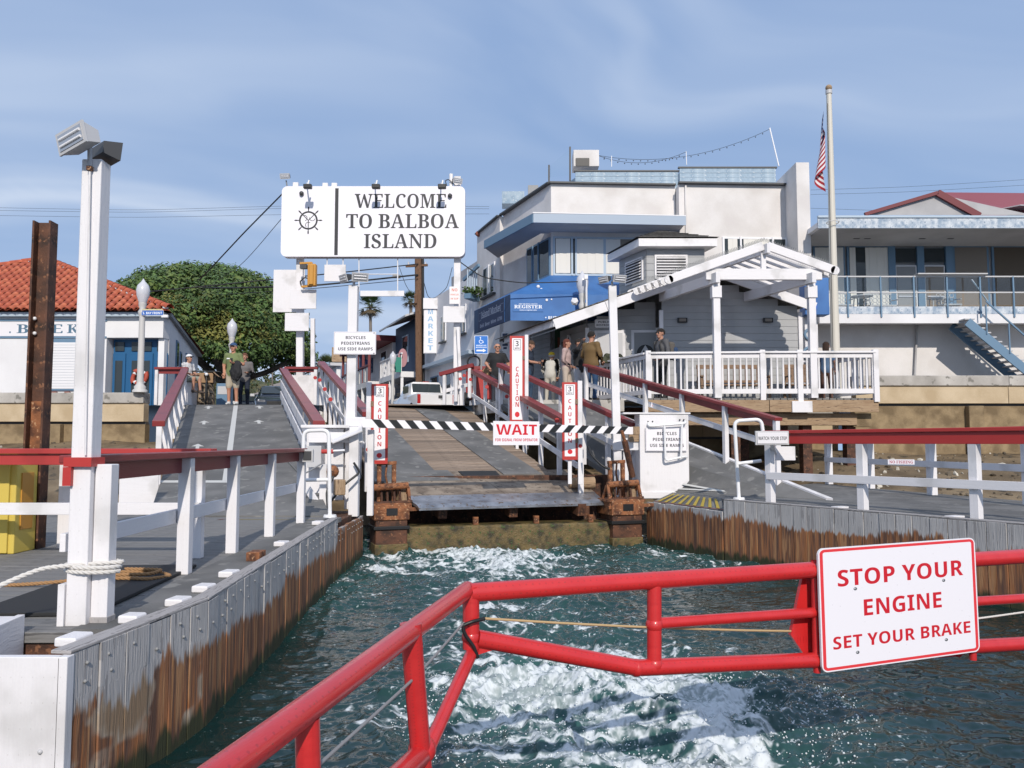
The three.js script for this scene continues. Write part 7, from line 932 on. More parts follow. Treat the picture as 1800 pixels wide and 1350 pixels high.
// ================================================================ FAR HILLSIDE
{
  const root = structure('hillside', 'far wooded hillside dotted with houses'), g = new THREE.PlaneGeometry(700, 160, 120, 30); g.rotateX(-Math.PI / 2); g.translate(-150, 0, -430); const p = g.attributes.position; for (let i = 0; i < p.count; i++) { const x = p.getX(i), z = p.getZ(i), t = clamp((-z - 350) / 110, 0, 1); p.setY(i, 2.4 + 33 * Math.sin(t * 1.4) * (0.75 + 0.5 * fbm(x * 0.012 + 4, 3.3, 3)) + 6 * vn(x * 0.05, z * 0.05)); } g.computeVertexNormals(); mesh('slope', uvm(g), mapped(mottle([0.06, 0.075, 0.03], [0.13, 0.12, 0.06], 60, 8), 0.9), root);
  const hy = (x, z) => { const t = clamp((-z - 350) / 110, 0, 1); return 2.4 + 33 * Math.sin(t * 1.4) * (0.75 + 0.5 * fbm(x * 0.012 + 4, 3.3, 3)) + 6 * vn(x * 0.05, z * 0.05); };
  mesh('hill_trees', leafCloud(61, 420, 26, 1.1, [[0.04, 0.07, 0.02], [0.07, 0.085, 0.03], [0.10, 0.085, 0.03], [0.03, 0.06, 0.03]], (r) => { const z = -352 - 100 * r(), x = -220 + 150 * r(); return [V(x, hy(x, z) + 3, z), 3.2 + 3 * r()]; }), leafMat, root).userData.kind = 'stuff';
  const walls = [flat(0.55, 0.45, 0.36, 0.9), flat(0.6, 0.56, 0.5, 0.9), flat(0.5, 0.33, 0.26, 0.9)], roofs = [flat(0.28, 0.12, 0.07, 0.9), flat(0.22, 0.13, 0.10, 0.9), flat(0.25, 0.22, 0.2, 0.9)], hr = rng(9);
  const spots = [[443, 676, 365, 'tan'], [452, 684, 356, 'cream'], [462, 668, 385, 'pink'], [470, 682, 360, 'sand'], [492, 668, 375, 'rose'], [500, 655, 400, 'white'], [565, 668, 380, 'pale'], [520, 672, 385, 'ochre']];
  spots.forEach(([u, v, Z, tone], i) => { const b = P(u, v, Z), y = hy(b.x, b.z), w = 9 + 5 * hr(), h = 6, d = 8, root2 = thing('hill_house', 'small house with a hipped roof on the far wooded hillside', 'house', V(b.x, y, b.z), 'houses on the far hillside'), rot = (hr() - 0.5) * 0.8; mesh('wall', box(w, h, d), walls[i % 3], root2, V(b.x, y + h / 2 + 1, b.z), rot); const rf = new THREE.ConeGeometry(w * 0.78, 3, 4); rf.rotateY(Math.PI / 4); mesh('roof', rf, roofs[i % 3], root2, V(b.x, y + h + 2.4, b.z), rot); for (const dx of [-0.28, 0, 0.28]) mesh('window', box(1.3, 1.5, 0.2), M.glass, root2, V(b.x + dx * w * Math.cos(rot) + Math.sin(rot) * d / 2, y + 5, b.z - dx * w * Math.sin(rot) + Math.cos(rot) * d / 2), rot); });
}
// ================================================================ VEHICLES
function loft(sections, mat, name, parent, place) {                     // body skinned over cross sections: each a list of [x, y] at a z
  const n = sections[0].p.length, pos = [], idx = []; for (const s of sections) for (const [x, y] of s.p) pos.push(x, y, s.z);
  for (let k = 0; k < sections.length - 1; k++) for (let i = 0; i < n; i++) { const a = k * n + i, b = k * n + (i + 1) % n; idx.push(a, b, a + n, b, b + n, a + n); }
  const cap = (k, flip) => { for (let i = 1; i < n - 1; i++) flip ? idx.push(k * n, k * n + i + 1, k * n + i) : idx.push(k * n, k * n + i, k * n + i + 1); }; cap(0, true); cap(sections.length - 1, false);
  const g = new THREE.BufferGeometry(); g.setAttribute('position', new THREE.Float32BufferAttribute(pos, 3)); g.setIndex(idx); return mesh(name, toCreasedNormals(g, 0.7), mat, parent, place.p, place.r);
}
const carPaint = (r, g, b) => new THREE.MeshPhysicalMaterial({ color: rgb(r, g, b), roughness: 0.3, clearcoat: 1, clearcoatRoughness: 0.05 });
const sec = (z, w, y0, y1, k = 0.08) => ({ z, p: [[-w + k, y0], [w - k, y0], [w, y0 + k], [w, y1 - k * 1.5], [w - k, y1], [-w + k, y1], [-w, y1 - k * 1.5], [-w, y0 + k]] });
const cabSec = (z, wb, wt, y0, y1) => ({ z, p: [[-wb, y0], [wb, y0], [wt, y1 - 0.06], [wt - 0.08, y1], [-wt + 0.08, y1], [-wt, y1 - 0.06]] });
function wheels(root, at, zs, w, R) { for (const z of zs) for (const s of [-1, 1]) { const t = new THREE.CylinderGeometry(R, R, 0.24, 22); t.rotateZ(Math.PI / 2); const tyre = mesh('wheel', t, M.rubber, root, at(s * (w - 0.1), R, z).p, at(0, 0, 0).r); const rim = new THREE.CylinderGeometry(R * 0.6, R * 0.6, 0.25, 14); rim.rotateZ(Math.PI / 2); mesh('rim', rim, M.alu, tyre, at(s * (w - 0.09), R, z).p, at(0, 0, 0).r); } }
function placer(p, yaw) { const q = new THREE.Quaternion().setFromAxisAngle(V(0, 1, 0), yaw); return (x, y, z) => ({ p: V(x, y, z).applyQuaternion(q).add(p), r: q }); }
{ // white pickup seen from behind; local +z is its tail
  const p = V(P(742, 700, 40).x, STREET, -40), at = placer(p, 0.36), root = thing('pickup_truck', 'white pickup truck seen from behind on the street', 'truck', p), W = carPaint(0.72, 0.72, 0.73), o = at(0, 0, 0);
  loft([sec(-2.7, 0.84, 0.55, 1.0), sec(-2.4, 0.92, 0.42, 1.08), sec(-0.8, 0.94, 0.4, 1.12), sec(0.9, 0.94, 0.4, 1.14), sec(2.55, 0.93, 0.45, 1.14), sec(2.66, 0.9, 0.5, 1.1)], W, 'body', root, o); loft([cabSec(-1.2, 0.86, 0.8, 1.1, 1.14), cabSec(-0.6, 0.88, 0.7, 1.08, 1.76), cabSec(0.7, 0.88, 0.7, 1.08, 1.78), cabSec(0.92, 0.88, 0.76, 1.08, 1.16)], W, 'cab', root, o);
  const put = (n, g, m, x, y, z, par = root) => mesh(n, g, m, par, at(x, y, z).p, o.r); put('rear_window', box(1.38, 0.5, 0.03, 0.02), M.glass, 0, 1.46, 0.8).rotateX(-0.33); put('side_window', box(0.02, 0.42, 1.1, 0.01), M.glass, -0.82, 1.42, 0); put('side_window', box(0.02, 0.42, 1.1, 0.01), M.glass, 0.82, 1.42, 0); put('roof_light', box(0.3, 0.04, 0.06, 0.01), M.redTrim, 0, 1.79, 0.66);
  const tg = put('tailgate', box(1.5, 0.52, 0.05, 0.02), W, 0, 0.84, 2.665); put('handle', box(0.36, 0.14, 0.03, 0.01), M.darkGrey, 0.25, 0.98, 2.7, tg); put('badge', box(0.14, 0.06, 0.012), M.alu, 0.25, 0.88, 2.7, tg); put('bumper', box(1.8, 0.18, 0.16, 0.03), M.alu, 0, 0.5, 2.72); for (const s of [-1, 1]) { put('tail_light', box(0.15, 0.42, 0.06, 0.02), flat(0.4, 0.02, 0.02, 0.25), s * 0.83, 0.88, 2.65); put('mirror', box(0.2, 0.2, 0.12, 0.03), M.black, s * 1.05, 1.22, -0.55); } put('licence_plate', box(0.3, 0.15, 0.01), M.plainWhite, 0, 0.6, 2.81); wheels(root, at, [-1.7, 1.7], 0.94, 0.37);
}
function sedan(lab, p, yaw, paint, tall) { // local +z is its nose
  const at = placer(p, yaw), root = thing('parked_car', lab, 'car', p), o = at(0, 0, 0), h = tall ? 0.25 : 0; loft([sec(-2.2, 0.8, 0.5, 0.92 + h), sec(-1.9, 0.88, 0.35, 0.98 + h), sec(0.6, 0.9, 0.32, 0.98 + h), sec(1.8, 0.88, 0.34, 0.86 + h), sec(2.2, 0.78, 0.45, 0.74 + h)], paint, 'body', root, o); loft([cabSec(-1.9, 0.8, 0.62, 0.95 + h, 1.0 + h), cabSec(-1.3, 0.82, 0.6, 0.95 + h, 1.45 + h), cabSec(0.2, 0.82, 0.6, 0.95 + h, 1.46 + h), cabSec(1.05, 0.82, 0.72, 0.93 + h, 0.98 + h)], paint, 'cabin', root, o);
  const put = (n, g, m, x, y, z) => mesh(n, g, m, root, at(x, y, z).p, o.r); put('windscreen', box(1.24, 0.62, 0.02, 0.01), M.glass, 0, 1.24 + h, 0.68).rotateX(-1.02); for (const s of [-1, 1]) { put('side_window', box(0.02, 0.34, 1.5, 0.01), M.glass, s * 0.735, 1.2 + h, -0.5); put('headlight', box(0.34, 0.14, 0.1, 0.03), M.lampGlass, s * 0.6, 0.68 + h, 2.15); put('mirror', box(0.2, 0.13, 0.1, 0.03), M.lightGrey, s * 1.0, 1.0 + h, 0.7); } put('grille', box(0.8, 0.16, 0.04, 0.01), M.black, 0, 0.6 + h, 2.2); wheels(root, at, [-1.35, 1.4], 0.88, 0.33);
}
sedan('dark blue car parked nose out behind the ramp railing', V(P(484, 700, 37.5).x, STREET, -37.5), 0.3, carPaint(0.012, 0.02, 0.04), false); sedan('black car whose bonnet shows behind the man in shorts', V(P(447, 700, 44).x, STREET, -44), 0.3, carPaint(0.02, 0.03, 0.05), false);
{ // low brown utility cart roof behind the rail, red reflectors along the rails
  const p = P(848, 648, 24.8), root = thing('utility_cart', 'tan curved roof of a small cart behind the level red rail', 'cart', V(p.x, STREET, p.z)); const g = new THREE.CylinderGeometry(0.55, 0.55, 0.9, 16, 1, false, -1.1, 2.2); g.rotateZ(Math.PI / 2); g.rotateY(Math.PI / 2); g.scale(1, 0.45, 1); mesh('hood', g, M.cardboard, root, V(p.x, p.y - 0.1, p.z)); mesh('body', box(0.95, 0.9, 0.8, 0.05), M.redBright, root, V(p.x, STREET + 0.62, p.z)); const st = new THREE.TorusGeometry(0.19, 0.025, 8, 20); mesh('steering_wheel', st, M.black, root, P(833, 637, 24.6)); for (const s of [-1, 1]) { const t = new THREE.CylinderGeometry(0.2, 0.2, 0.14, 14); t.rotateZ(Math.PI / 2); mesh('wheel', t, M.rubber, root, V(p.x + s * 0.45, STREET + 0.2, p.z + 0.3)); }
  for (const [u, v, Z] of [[554, 664, 22.8], [562, 668, 22], [571, 684, 20.5], [581, 702, 19.3], [809, 666, 24.1], [816, 660, 24.1], [827, 667, 23.6], [856, 680, 21.9], [891, 697, 20.4], [979, 739, 16.6]]) { const g2 = new THREE.CylinderGeometry(0.05, 0.05, 0.012, 14); g2.rotateX(Math.PI / 2); mesh('red_reflector', g2, M.redTrim, u < 700 ? vehicleRailL : vehicleRailR, P(u, v, Z - 0.12)); }
}
{ // bicycle at the head of the left ramp, seen from the front
  const p = V(P(362, 700, 24.9).x, STREET, -24.9), at = placer(p, 0.35), root = thing('bicycle', 'black bicycle standing upright at the head of the left ramp', 'bicycle', p), q = (x, y, z) => at(x, y, z).p; for (const z of [-0.52, 0.52]) { const t = new THREE.TorusGeometry(0.32, 0.026, 8, 28); t.rotateY(Math.PI / 2); const w = mesh('wheel', t, M.rubber, root, q(0, 0.345, z), at(0, 0, 0).r); for (let i = 0; i < 8; i++) { const a = i * Math.PI / 8; rod('spoke', w, M.alu, q(0, 0.345 + 0.31 * Math.sin(a), z + 0.31 * Math.cos(a)), q(0, 0.345 - 0.31 * Math.sin(a), z - 0.31 * Math.cos(a)), 0.004, 0.004, 5); } }
  for (const [a, b, r] of [[[0, 0.345, 0.52], [0, 0.98, 0.36], 0.02], [[0, 0.8, 0.38], [0, 0.32, 0], 0.022], [[0, 0.78, 0.38], [0, 0.82, -0.18], 0.02], [[0, 0.32, 0], [0, 0.92, -0.2], 0.02], [[0, 0.32, 0], [0, 0.345, -0.52], 0.015], [[0, 0.8, -0.17], [0, 0.345, -0.52], 0.014]]) rod('frame_tube', root, M.black, q(...a), q(...b), r); rod('handlebar', root, M.black, q(-0.36, 1.03, 0.3), q(0.36, 1.03, 0.3), 0.016); for (const s of [-1, 1]) rod('grip', root, M.rubber, q(s * 0.3, 1.03, 0.3), q(s * 0.4, 1.02, 0.24), 0.022); mesh('saddle', box(0.16, 0.06, 0.27, 0.025), M.black, root, q(0, 0.95, -0.22), at(0, 0, 0).r); mesh('headlamp', new THREE.SphereGeometry(0.05, 10, 8), M.plainWhite, root, q(0, 0.93, 0.42)); rod('pedal', root, M.black, q(-0.2, 0.22, 0.08), q(-0.1, 0.22, 0.08), 0.03); rod('pedal', root, M.black, q(0.1, 0.42, -0.08), q(0.2, 0.42, -0.08), 0.03);
  const s = V(P(352, 700, 25.4).x, STREET, -25.4), pl = thing('stone_planter', 'rough stone planter pillar behind the bicycle', 'planter', s); const sg = new THREE.CylinderGeometry(0.38, 0.46, 0.72, 14, 6); const sp = sg.attributes.position; for (let i = 0; i < sp.count; i++) { const k = 1 + 0.10 * (vn(sp.getX(i) * 9 + 20, sp.getY(i) * 9 + sp.getZ(i) * 7 + 20) - 0.5); sp.setX(i, sp.getX(i) * k); sp.setZ(i, sp.getZ(i) * k); } sg.computeVertexNormals(); mesh('pillar', uvm(sg), mapped(mottle([0.10, 0.07, 0.045], [0.38, 0.30, 0.21], 0.5, 7), 0.95, 0.02), pl, V(s.x, STREET + 0.36, s.z));
  const c = thing('cardboard_box', 'open brown cardboard box resting on the stone planter', 'box', V(s.x, STREET + 0.72, s.z)); mesh('carton', box(0.8, 0.3, 0.5, 0.01), M.cardboard, c, V(s.x, STREET + 0.88, s.z), 0.2); for (const [dx, r] of [[-0.42, 0.7], [0.42, -0.7]]) mesh('flap', box(0.26, 0.012, 0.5), M.cardboard, c, V(s.x + dx * 1.15, STREET + 1.0, s.z), new THREE.Euler(0, 0.2, r));
  const b = P(395, 690, 27), nb = thing('news_box', 'blue grey newspaper box beside the planter', 'box', V(b.x, STREET, b.z)); mesh('case', box(0.42, 0.75, 0.4, 0.02), M.trimBlue, nb, V(b.x, STREET + 0.45, b.z)); mesh('window', box(0.32, 0.26, 0.02), M.lightGrey, nb, V(b.x, STREET + 0.6, b.z + 0.2)); mesh('foot', box(0.3, 0.1, 0.3), M.darkGrey, nb, V(b.x, STREET + 0.05, b.z));
}
// ================================================================ PEOPLE
const mcs = new Map();
function field(bones, center, half, res) {                              // tapered capsules joined smoothly, meshed, coloured by the nearest bone
  if (!mcs.has(res)) mcs.set(res, new MarchingCubes(res, new THREE.MeshBasicMaterial(), false, false, 90000)); const mc = mcs.get(res); mc.isolation = 0;
  const bb = bones.map(({ a, b, ra, rb, c, sx = 1 }) => ({ a, d: b.clone().sub(a), l: Math.max(1e-6, b.clone().sub(a).lengthSq()), ra, rb, c, sx }));
  const one = (o, x, y, z) => { const px = (x - o.a.x) / o.sx, py = y - o.a.y, pz = z - o.a.z, dx = o.d.x / o.sx, t = clamp((px * dx + py * o.d.y + pz * o.d.z) / (dx * dx + o.d.y * o.d.y + o.d.z * o.d.z + 1e-9), 0, 1), qx = px - dx * t, qy = py - o.d.y * t, qz = pz - o.d.z * t; return Math.sqrt(qx * qx + qy * qy + qz * qz) - (o.ra + (o.rb - o.ra) * t); };
  const k = half * 0.035; for (let kz = 0, i = 0; kz < res; kz++) for (let ky = 0; ky < res; ky++) for (let kx = 0; kx < res; kx++, i++) { const x = center.x + (kx - res / 2) / (res / 2) * half, y = center.y + (ky - res / 2) / (res / 2) * half, z = center.z + (kz - res / 2) / (res / 2) * half; let m = 1; for (const o of bb) { const d = one(o, x, y, z); if (d > m + k) continue; const h = Math.max(k - Math.abs(m - d), 0) / k; m = Math.min(m, d) - h * h * k * 0.25; } mc.field[i] = -m; }
  mc.update(); const n = mc.count, pos = new Float32Array(n * 3), nor = new Float32Array(n * 3), col = new Float32Array(n * 3);
  for (let i = 0; i < n; i++) { const x = mc.positionArray[i * 3] * half + center.x, y = mc.positionArray[i * 3 + 1] * half + center.y, z = mc.positionArray[i * 3 + 2] * half + center.z; pos.set([x, y, z], i * 3); const nx = mc.normalArray[i * 3], ny = mc.normalArray[i * 3 + 1], nz = mc.normalArray[i * 3 + 2], L = Math.hypot(nx, ny, nz) || 1; nor.set([nx / L, ny / L, nz / L], i * 3); let best = 1e9, c = bb[0].c; for (const o of bb) { const d = one(o, x, y, z); if (d < best) { best = d; c = o.c; } } col.set(c, i * 3); }
  const g = new THREE.BufferGeometry(); g.setAttribute('position', new THREE.BufferAttribute(pos, 3)); g.setAttribute('normal', new THREE.BufferAttribute(nor, 3)); g.setAttribute('color', new THREE.BufferAttribute(col, 3)); return g;
}
const bodyMat = std({ vertexColors: true, roughness: 0.8 });
function person(lab, p, yaw, o) {
  const s = (o.h ?? 1.75) / 1.75, S = o.skin ?? [0.42, 0.22, 0.15], top = o.top, leg = o.leg, shoe = o.shoe ?? [0.5, 0.5, 0.5], sl = o.long ? top : S, low = o.shorts ? S : leg, root = thing('person', lab, 'person', p), at = placer(p, yaw), J = { ...{ pel: [0, 0.95, 0], che: [0, 1.27, 0], nek: [0, 1.45, 0], hed: [0, 1.615, 0.02], sL: [0.185, 1.40, 0], sR: [-0.185, 1.40, 0], eL: [0.25, 1.13, -0.03], eR: [-0.25, 1.13, -0.03], wL: [0.24, 0.9, 0.07], wR: [-0.24, 0.9, 0.07], hL: [0.09, 0.9, 0], hR: [-0.09, 0.9, 0], kL: [0.105, 0.49, 0.02], kR: [-0.105, 0.49, 0.02], aL: [0.11, 0.08, -0.02], aR: [-0.11, 0.08, -0.02] }, ...o.pose }, j = (n) => V(...J[n]).multiplyScalar(s), add = (v, x, y, z) => v.clone().add(V(x * s, y * s, z * s));
  const fat = o.fat ?? 1, B = [], b = (a, c, ra, rb, col, sx) => B.push({ a, b: c, ra: ra * s, rb: rb * s, c: col, sx });
  const pel = j('pel'), che = j('che'), nek = j('nek'), hed = j('hed'); b(pel, che, 0.125 * fat, 0.13 * fat, top, 1.3); b(che, add(nek, 0, -0.06, 0), 0.13 * fat, 0.075, top, 1.35); b(nek, hed, 0.055, 0.055, S); b(j('sL'), j('sR'), 0.07, 0.07, top);
  for (const q of ['L', 'R']) { const sh = j('s' + q), el = j('e' + q), wr = j('w' + q), hi = j('h' + q), kn = j('k' + q), an = j('a' + q), mid = sh.clone().lerp(el, 0.72); b(sh, mid, 0.062 * (o.long ? 1.15 : 1.1), 0.052 * (o.long ? 1.15 : 1.1), top); b(mid, el, 0.046 * (o.long ? 1.2 : 1), 0.042 * (o.long ? 1.2 : 1), sl); b(el, wr, 0.042 * (o.long ? 1.2 : 1), 0.03 * (o.long ? 1.25 : 1), sl); b(hi, hi.clone().lerp(kn, 0.85), 0.095 * fat, o.shorts ? 0.09 : 0.066, leg); b(hi.clone().lerp(kn, 0.8), kn, 0.062, 0.056, low); b(kn, an, 0.056 * (o.shorts ? 1 : 1.15), 0.04 * (o.shorts ? 0.95 : 1.3), low); b(an, add(an, 0, -0.03, 0.0), 0.046, 0.046, shoe); const f = V(...(o.toe?.[q] ?? [0, -0.045, 0.16])).multiplyScalar(s); b(add(an, 0, -0.035, 0), an.clone().add(f), 0.042, 0.032, shoe); }
  b(add(pel, 0, -0.06, 0), add(pel, 0, -0.1, 0), 0.118 * fat, 0.105 * fat, leg, 1.25); b(pel, add(pel, 0, -0.05, 0), 0.13 * fat, 0.128 * fat, top, 1.3);
  const parts = [field(B, V(0, 0.92 * s, (o.midZ ?? 0)), 1.06 * s, 84)];
  // head with face, then each hand, on finer grids
  const hd = (x, y, z) => { const v = V(x, y, z).multiplyScalar(s); if (o.look) v.applyAxisAngle(V(0, 1, 0), o.look); if (o.nod) v.applyAxisAngle(V(1, 0, 0), o.nod); return hed.clone().add(v); }, H = []; const hb = (a, c, ra, rb, col) => H.push({ a, b: c, ra: ra * s, rb: rb * s, c: col });
  hb(hd(0, 0.03, -0.015), hd(0, 0.02, 0.01), 0.088, 0.082, S); hb(hd(0, -0.03, 0.03), hd(0, -0.075, 0.045), 0.066, 0.045, S); hb(hd(0, 0.02, 0.088), hd(0, -0.02, 0.108), 0.011, 0.017, S); for (const x of [-1, 1]) { hb(hd(x * 0.085, 0.02, 0), hd(x * 0.085, -0.02, 0.0), 0.02, 0.014, S); hb(hd(x * 0.034, 0.022, 0.079), hd(x * 0.034, 0.022, 0.08), 0.012, 0.012, [0.06, 0.04, 0.03]); } hb(hd(-0.022, -0.052, 0.082), hd(0.022, -0.052, 0.082), 0.009, 0.009, [0.3, 0.1, 0.08]);
  parts.push(field(H, hed, 0.19 * s, 34));
  for (const q of ['L', 'R']) { const wr = j('w' + q), dir = wr.clone().sub(j('e' + q)).normalize(), side = V(0, 1, 0).cross(dir).normalize().multiplyScalar(q === 'L' ? 1 : -1); if (side.lengthSq() < 0.1) side.set(1, 0, 0); const palm = dir.clone().cross(side).normalize(), hp = (d, sd, pn) => wr.clone().addScaledVector(dir, d * s).addScaledVector(side, sd * s).addScaledVector(palm, pn * s), F = []; const fb = (a, c, ra, rb) => F.push({ a, b: c, ra: ra * s, rb: rb * s, c: S }); fb(hp(-0.02, 0, 0), hp(0.06, 0, 0.004), 0.026, 0.03); fb(hp(0.03, -0.02, 0), hp(0.07, -0.025, 0), 0.02, 0.016); fb(hp(0.03, 0.02, 0), hp(0.07, 0.025, 0), 0.02, 0.016); for (let k = 0; k < 4; k++) { const x = -0.031 + k * 0.0205, l = [0.06, 0.074, 0.08, 0.07][k], cu = o.grip?.[q] ? 0.05 : 0.02; fb(hp(0.08, x, 0.002), hp(0.08 + l * 0.5, x, 0.002 + cu * 0.5), 0.0098, 0.009); fb(hp(0.08 + l * 0.5, x, 0.002 + cu * 0.5), hp(0.08 + l * (o.grip?.[q] ? 0.6 : 0.95), x, 0.002 + cu * 1.3), 0.009, 0.0075); } fb(hp(0.02, 0.03, 0.005), hp(0.05, 0.056, 0.015), 0.013, 0.011); fb(hp(0.05, 0.056, 0.015), hp(0.078, 0.058, 0.022), 0.011, 0.009); parts.push(field(F, hp(0.06, 0, 0.015), 0.125 * s, 30)); }
  mesh('body', mergeGeometries(parts), bodyMat, root, p, at(0, 0, 0).r);
  const rotH = new THREE.Quaternion().setFromAxisAngle(V(0, 1, 0), yaw).multiply(new THREE.Quaternion().setFromEuler(new THREE.Euler(o.nod ?? 0, o.look ?? 0, 0, 'XYZ'))), hp = (x, y, z) => { const l = hd(x, y, z); return at(l.x, l.y, l.z).p; };
  const dome = (name, r, th, mat, dy, dz, sy = 1.05, tilt = -0.35) => { const g = new THREE.SphereGeometry(r * s, 18, 12, 0, 6.3, 0, th); const pp = g.attributes.position; for (let i = 0; i < pp.count; i++) { const k = 1 + 0.05 * (vn(pp.getX(i) * 60 + 9, pp.getY(i) * 60 + pp.getZ(i) * 40) - 0.5); pp.setXYZ(i, pp.getX(i) * k, pp.getY(i) * sy * k, pp.getZ(i) * 1.08 * k); } g.computeVertexNormals(); g.rotateX(tilt); return mesh(name, g, mat, root, hp(0, dy, dz), rotH); };
  if (o.hair) dome('hair', 0.1, o.hairCut ?? 1.75, flat(...o.hair, 0.95), 0.035, -0.012);
  if (o.longHair) { const g = new THREE.SphereGeometry(0.1 * s, 14, 12); g.scale(0.98, 1.75, 0.62); mesh('long_hair', g, flat(...o.hair, 0.9), root, hp(0, -0.06, -0.06), rotH); }
  if (o.cap) { dome('cap', 0.107, 1.45, flat(...o.cap, 0.8), 0.045, -0.008, 1, -0.12); const g = new THREE.CylinderGeometry(0.085 * s, 0.085 * s, 0.012, 16, 1, false, -1.2, 2.4); g.scale(1, 1, 1.25); mesh('cap_brim', g, flat(...(o.brim ?? o.cap), 0.8), root, hp(0, 0.062, 0.075), rotH); }
  if (o.glasses) for (const x of [-1, 1]) mesh('sunglasses', box(0.06 * s, 0.036 * s, 0.014, 0.005), M.black, root, hp(x * 0.036, 0.022, 0.094), rotH);
  return { root, at: (x, y, z) => at(x * s, y * s, z * s).p, rot: at(0, 0, 0).r, s };
}
const X = (u, Z) => (u - 900) / FOCAL * Z, on = (u, Z, y = STREET + 0.004) => V(X(u, Z), y, -Z);
{ const k = person('man in green shirt and khaki shorts with a blue cap, jacket over his arm', on(408, 24.3, STREET), -0.05, { h: 1.84, top: [0.15, 0.185, 0.075], leg: [0.40, 0.35, 0.27], shorts: true, shoe: [0.6, 0.6, 0.58], cap: [0.03, 0.07, 0.16], hair: [0.3, 0.27, 0.24], skin: [0.46, 0.22, 0.14], fat: 1.1, pose: { eL: [0.29, 1.15, 0.02], wL: [0.12, 1.16, 0.26], eR: [-0.27, 1.13, -0.02], wR: [-0.24, 0.9, 0.05] }, grip: { L: true } });
  const g = new THREE.SphereGeometry(1, 36, 40), p = g.attributes.position; for (let i = 0; i < p.count; i++) { const x = p.getX(i), y = p.getY(i), z = p.getZ(i), fold = Math.sin(Math.atan2(z, x) * 7 + y * 3) * 0.13 * (0.6 - 0.4 * y), rag = 1 + fold + 0.3 * (vn(x * 4 + 8, y * 4 + z * 3 + 2) - 0.5), wide = y > 0.55 ? 1.1 : 0.75 + 0.35 * (1 - Math.abs(y + 0.2)); p.setXYZ(i, x * 0.17 * rag * wide + (y > 0.3 ? 0.05 * (y - 0.3) : 0), y * 0.3 + 0.07 * (vn(x * 6 + 3, z * 6 + 1) - 0.5) * (y < 0 ? 1.6 : 0.3), z * 0.085 * rag); } g.computeVertexNormals(); mesh('jacket_over_arm', g, flat(0.012, 0.012, 0.014, 0.8), k.root, k.at(0.17, 0.95, 0.22), k.rot); mesh('phone', box(0.075, 0.15, 0.012, 0.004), M.black, k.root, k.at(0.08, 1.22, 0.34), k.rot); mesh('name_tag', box(0.09, 0.035, 0.006), M.plainWhite, k.root, k.at(-0.09, 1.3, 0.145), k.rot); }
person('person in grey jacket and dark trousers behind the man in shorts', on(428, 25.9, STREET), 0.2, { h: 1.72, top: [0.14, 0.13, 0.13], leg: [0.012, 0.018, 0.035], long: true, shoe: [0.05, 0.05, 0.05], hair: [0.12, 0.05, 0.03], pose: { wL: [0.12, 1.1, 0.2] } });
person('seated person in white shirt and white cap on the ramp end', V(X(326, 24.75), STREET + 0.38, -24.75), 1.15, { h: 1.6, top: [0.66, 0.66, 0.67], leg: [0.25, 0.28, 0.25], shorts: true, shoe: [0.08, 0.06, 0.05], cap: [0.68, 0.68, 0.7], brim: [0.03, 0.03, 0.05], hair: [0.1, 0.07, 0.05], pose: { pel: [0, 0.5, 0], che: [0, 0.8, 0.04], nek: [0, 0.98, 0.07], hed: [0, 1.14, 0.1], sL: [0.18, 0.93, 0.05], sR: [-0.18, 0.93, 0.05], eL: [0.24, 0.68, 0.1], eR: [-0.24, 0.68, 0.1], wL: [0.12, 0.6, 0.34], wR: [-0.12, 0.6, 0.34], hL: [0.1, 0.47, 0.02], hR: [-0.1, 0.47, 0.02], kL: [0.12, 0.48, 0.44], kR: [-0.12, 0.46, 0.44], aL: [0.12, 0.06, 0.5], aR: [-0.12, 0.08, 0.42] } });
{ const p = V(X(326, 24.75), STREET, -24.75), root = thing('low_plinth', 'low white plinth under the seated person', 'plinth', p); mesh('block', box(0.5, 0.7, 0.45, 0.02), M.white, root, V(p.x, STREET + 0.35, p.z - 0.05)); }
{ const k = person('bald man in black shirt and sunglasses behind the red rail', on(874, 24.0), 0.15, { h: 1.8, top: [0.012, 0.013, 0.015], leg: [0.03, 0.035, 0.05], shoe: [0.05, 0.05, 0.05], skin: [0.47, 0.24, 0.16], fat: 1.25, glasses: true, pose: { eL: [0.32, 1.16, 0.02], wL: [0.3, 0.96, 0.18], eR: [-0.32, 1.16, 0.02], wR: [-0.26, 1.02, 0.24] } }); }
{ const k = person('man in dark blue shirt looking down at his hands', on(930, 23.1), 1.2, { h: 1.78, top: [0.018, 0.028, 0.05], leg: [0.03, 0.06, 0.11], shoe: [0.06, 0.05, 0.04], hair: [0.07, 0.04, 0.025], nod: 0.35, pose: { hed: [0, 1.6, 0.06], eL: [0.25, 1.14, 0.02], wL: [0.1, 1.12, 0.28], eR: [-0.25, 1.14, 0.02], wR: [-0.08, 1.1, 0.28] }, grip: { L: true, R: true } }); mesh('phone', box(0.075, 0.15, 0.012, 0.004), M.black, k.root, k.at(0.02, 1.16, 0.36), k.rot); }
person('stooped elder in yellow cap and cream jacket', on(967, 23.6), 2.9, { h: 1.62, top: [0.52, 0.50, 0.45], leg: [0.45, 0.42, 0.36], long: true, shoe: [0.3, 0.28, 0.25], cap: [0.68, 0.47, 0.02], hair: [0.4, 0.38, 0.36], pose: { che: [0, 1.22, 0.1], nek: [0, 1.38, 0.2], hed: [0, 1.5, 0.29], sL: [0.19, 1.33, 0.13], sR: [-0.19, 1.33, 0.13], eL: [0.25, 1.06, 0.12], eR: [-0.25, 1.06, 0.12], wL: [0.2, 0.86, 0.2], wR: [-0.2, 0.86, 0.2] } });
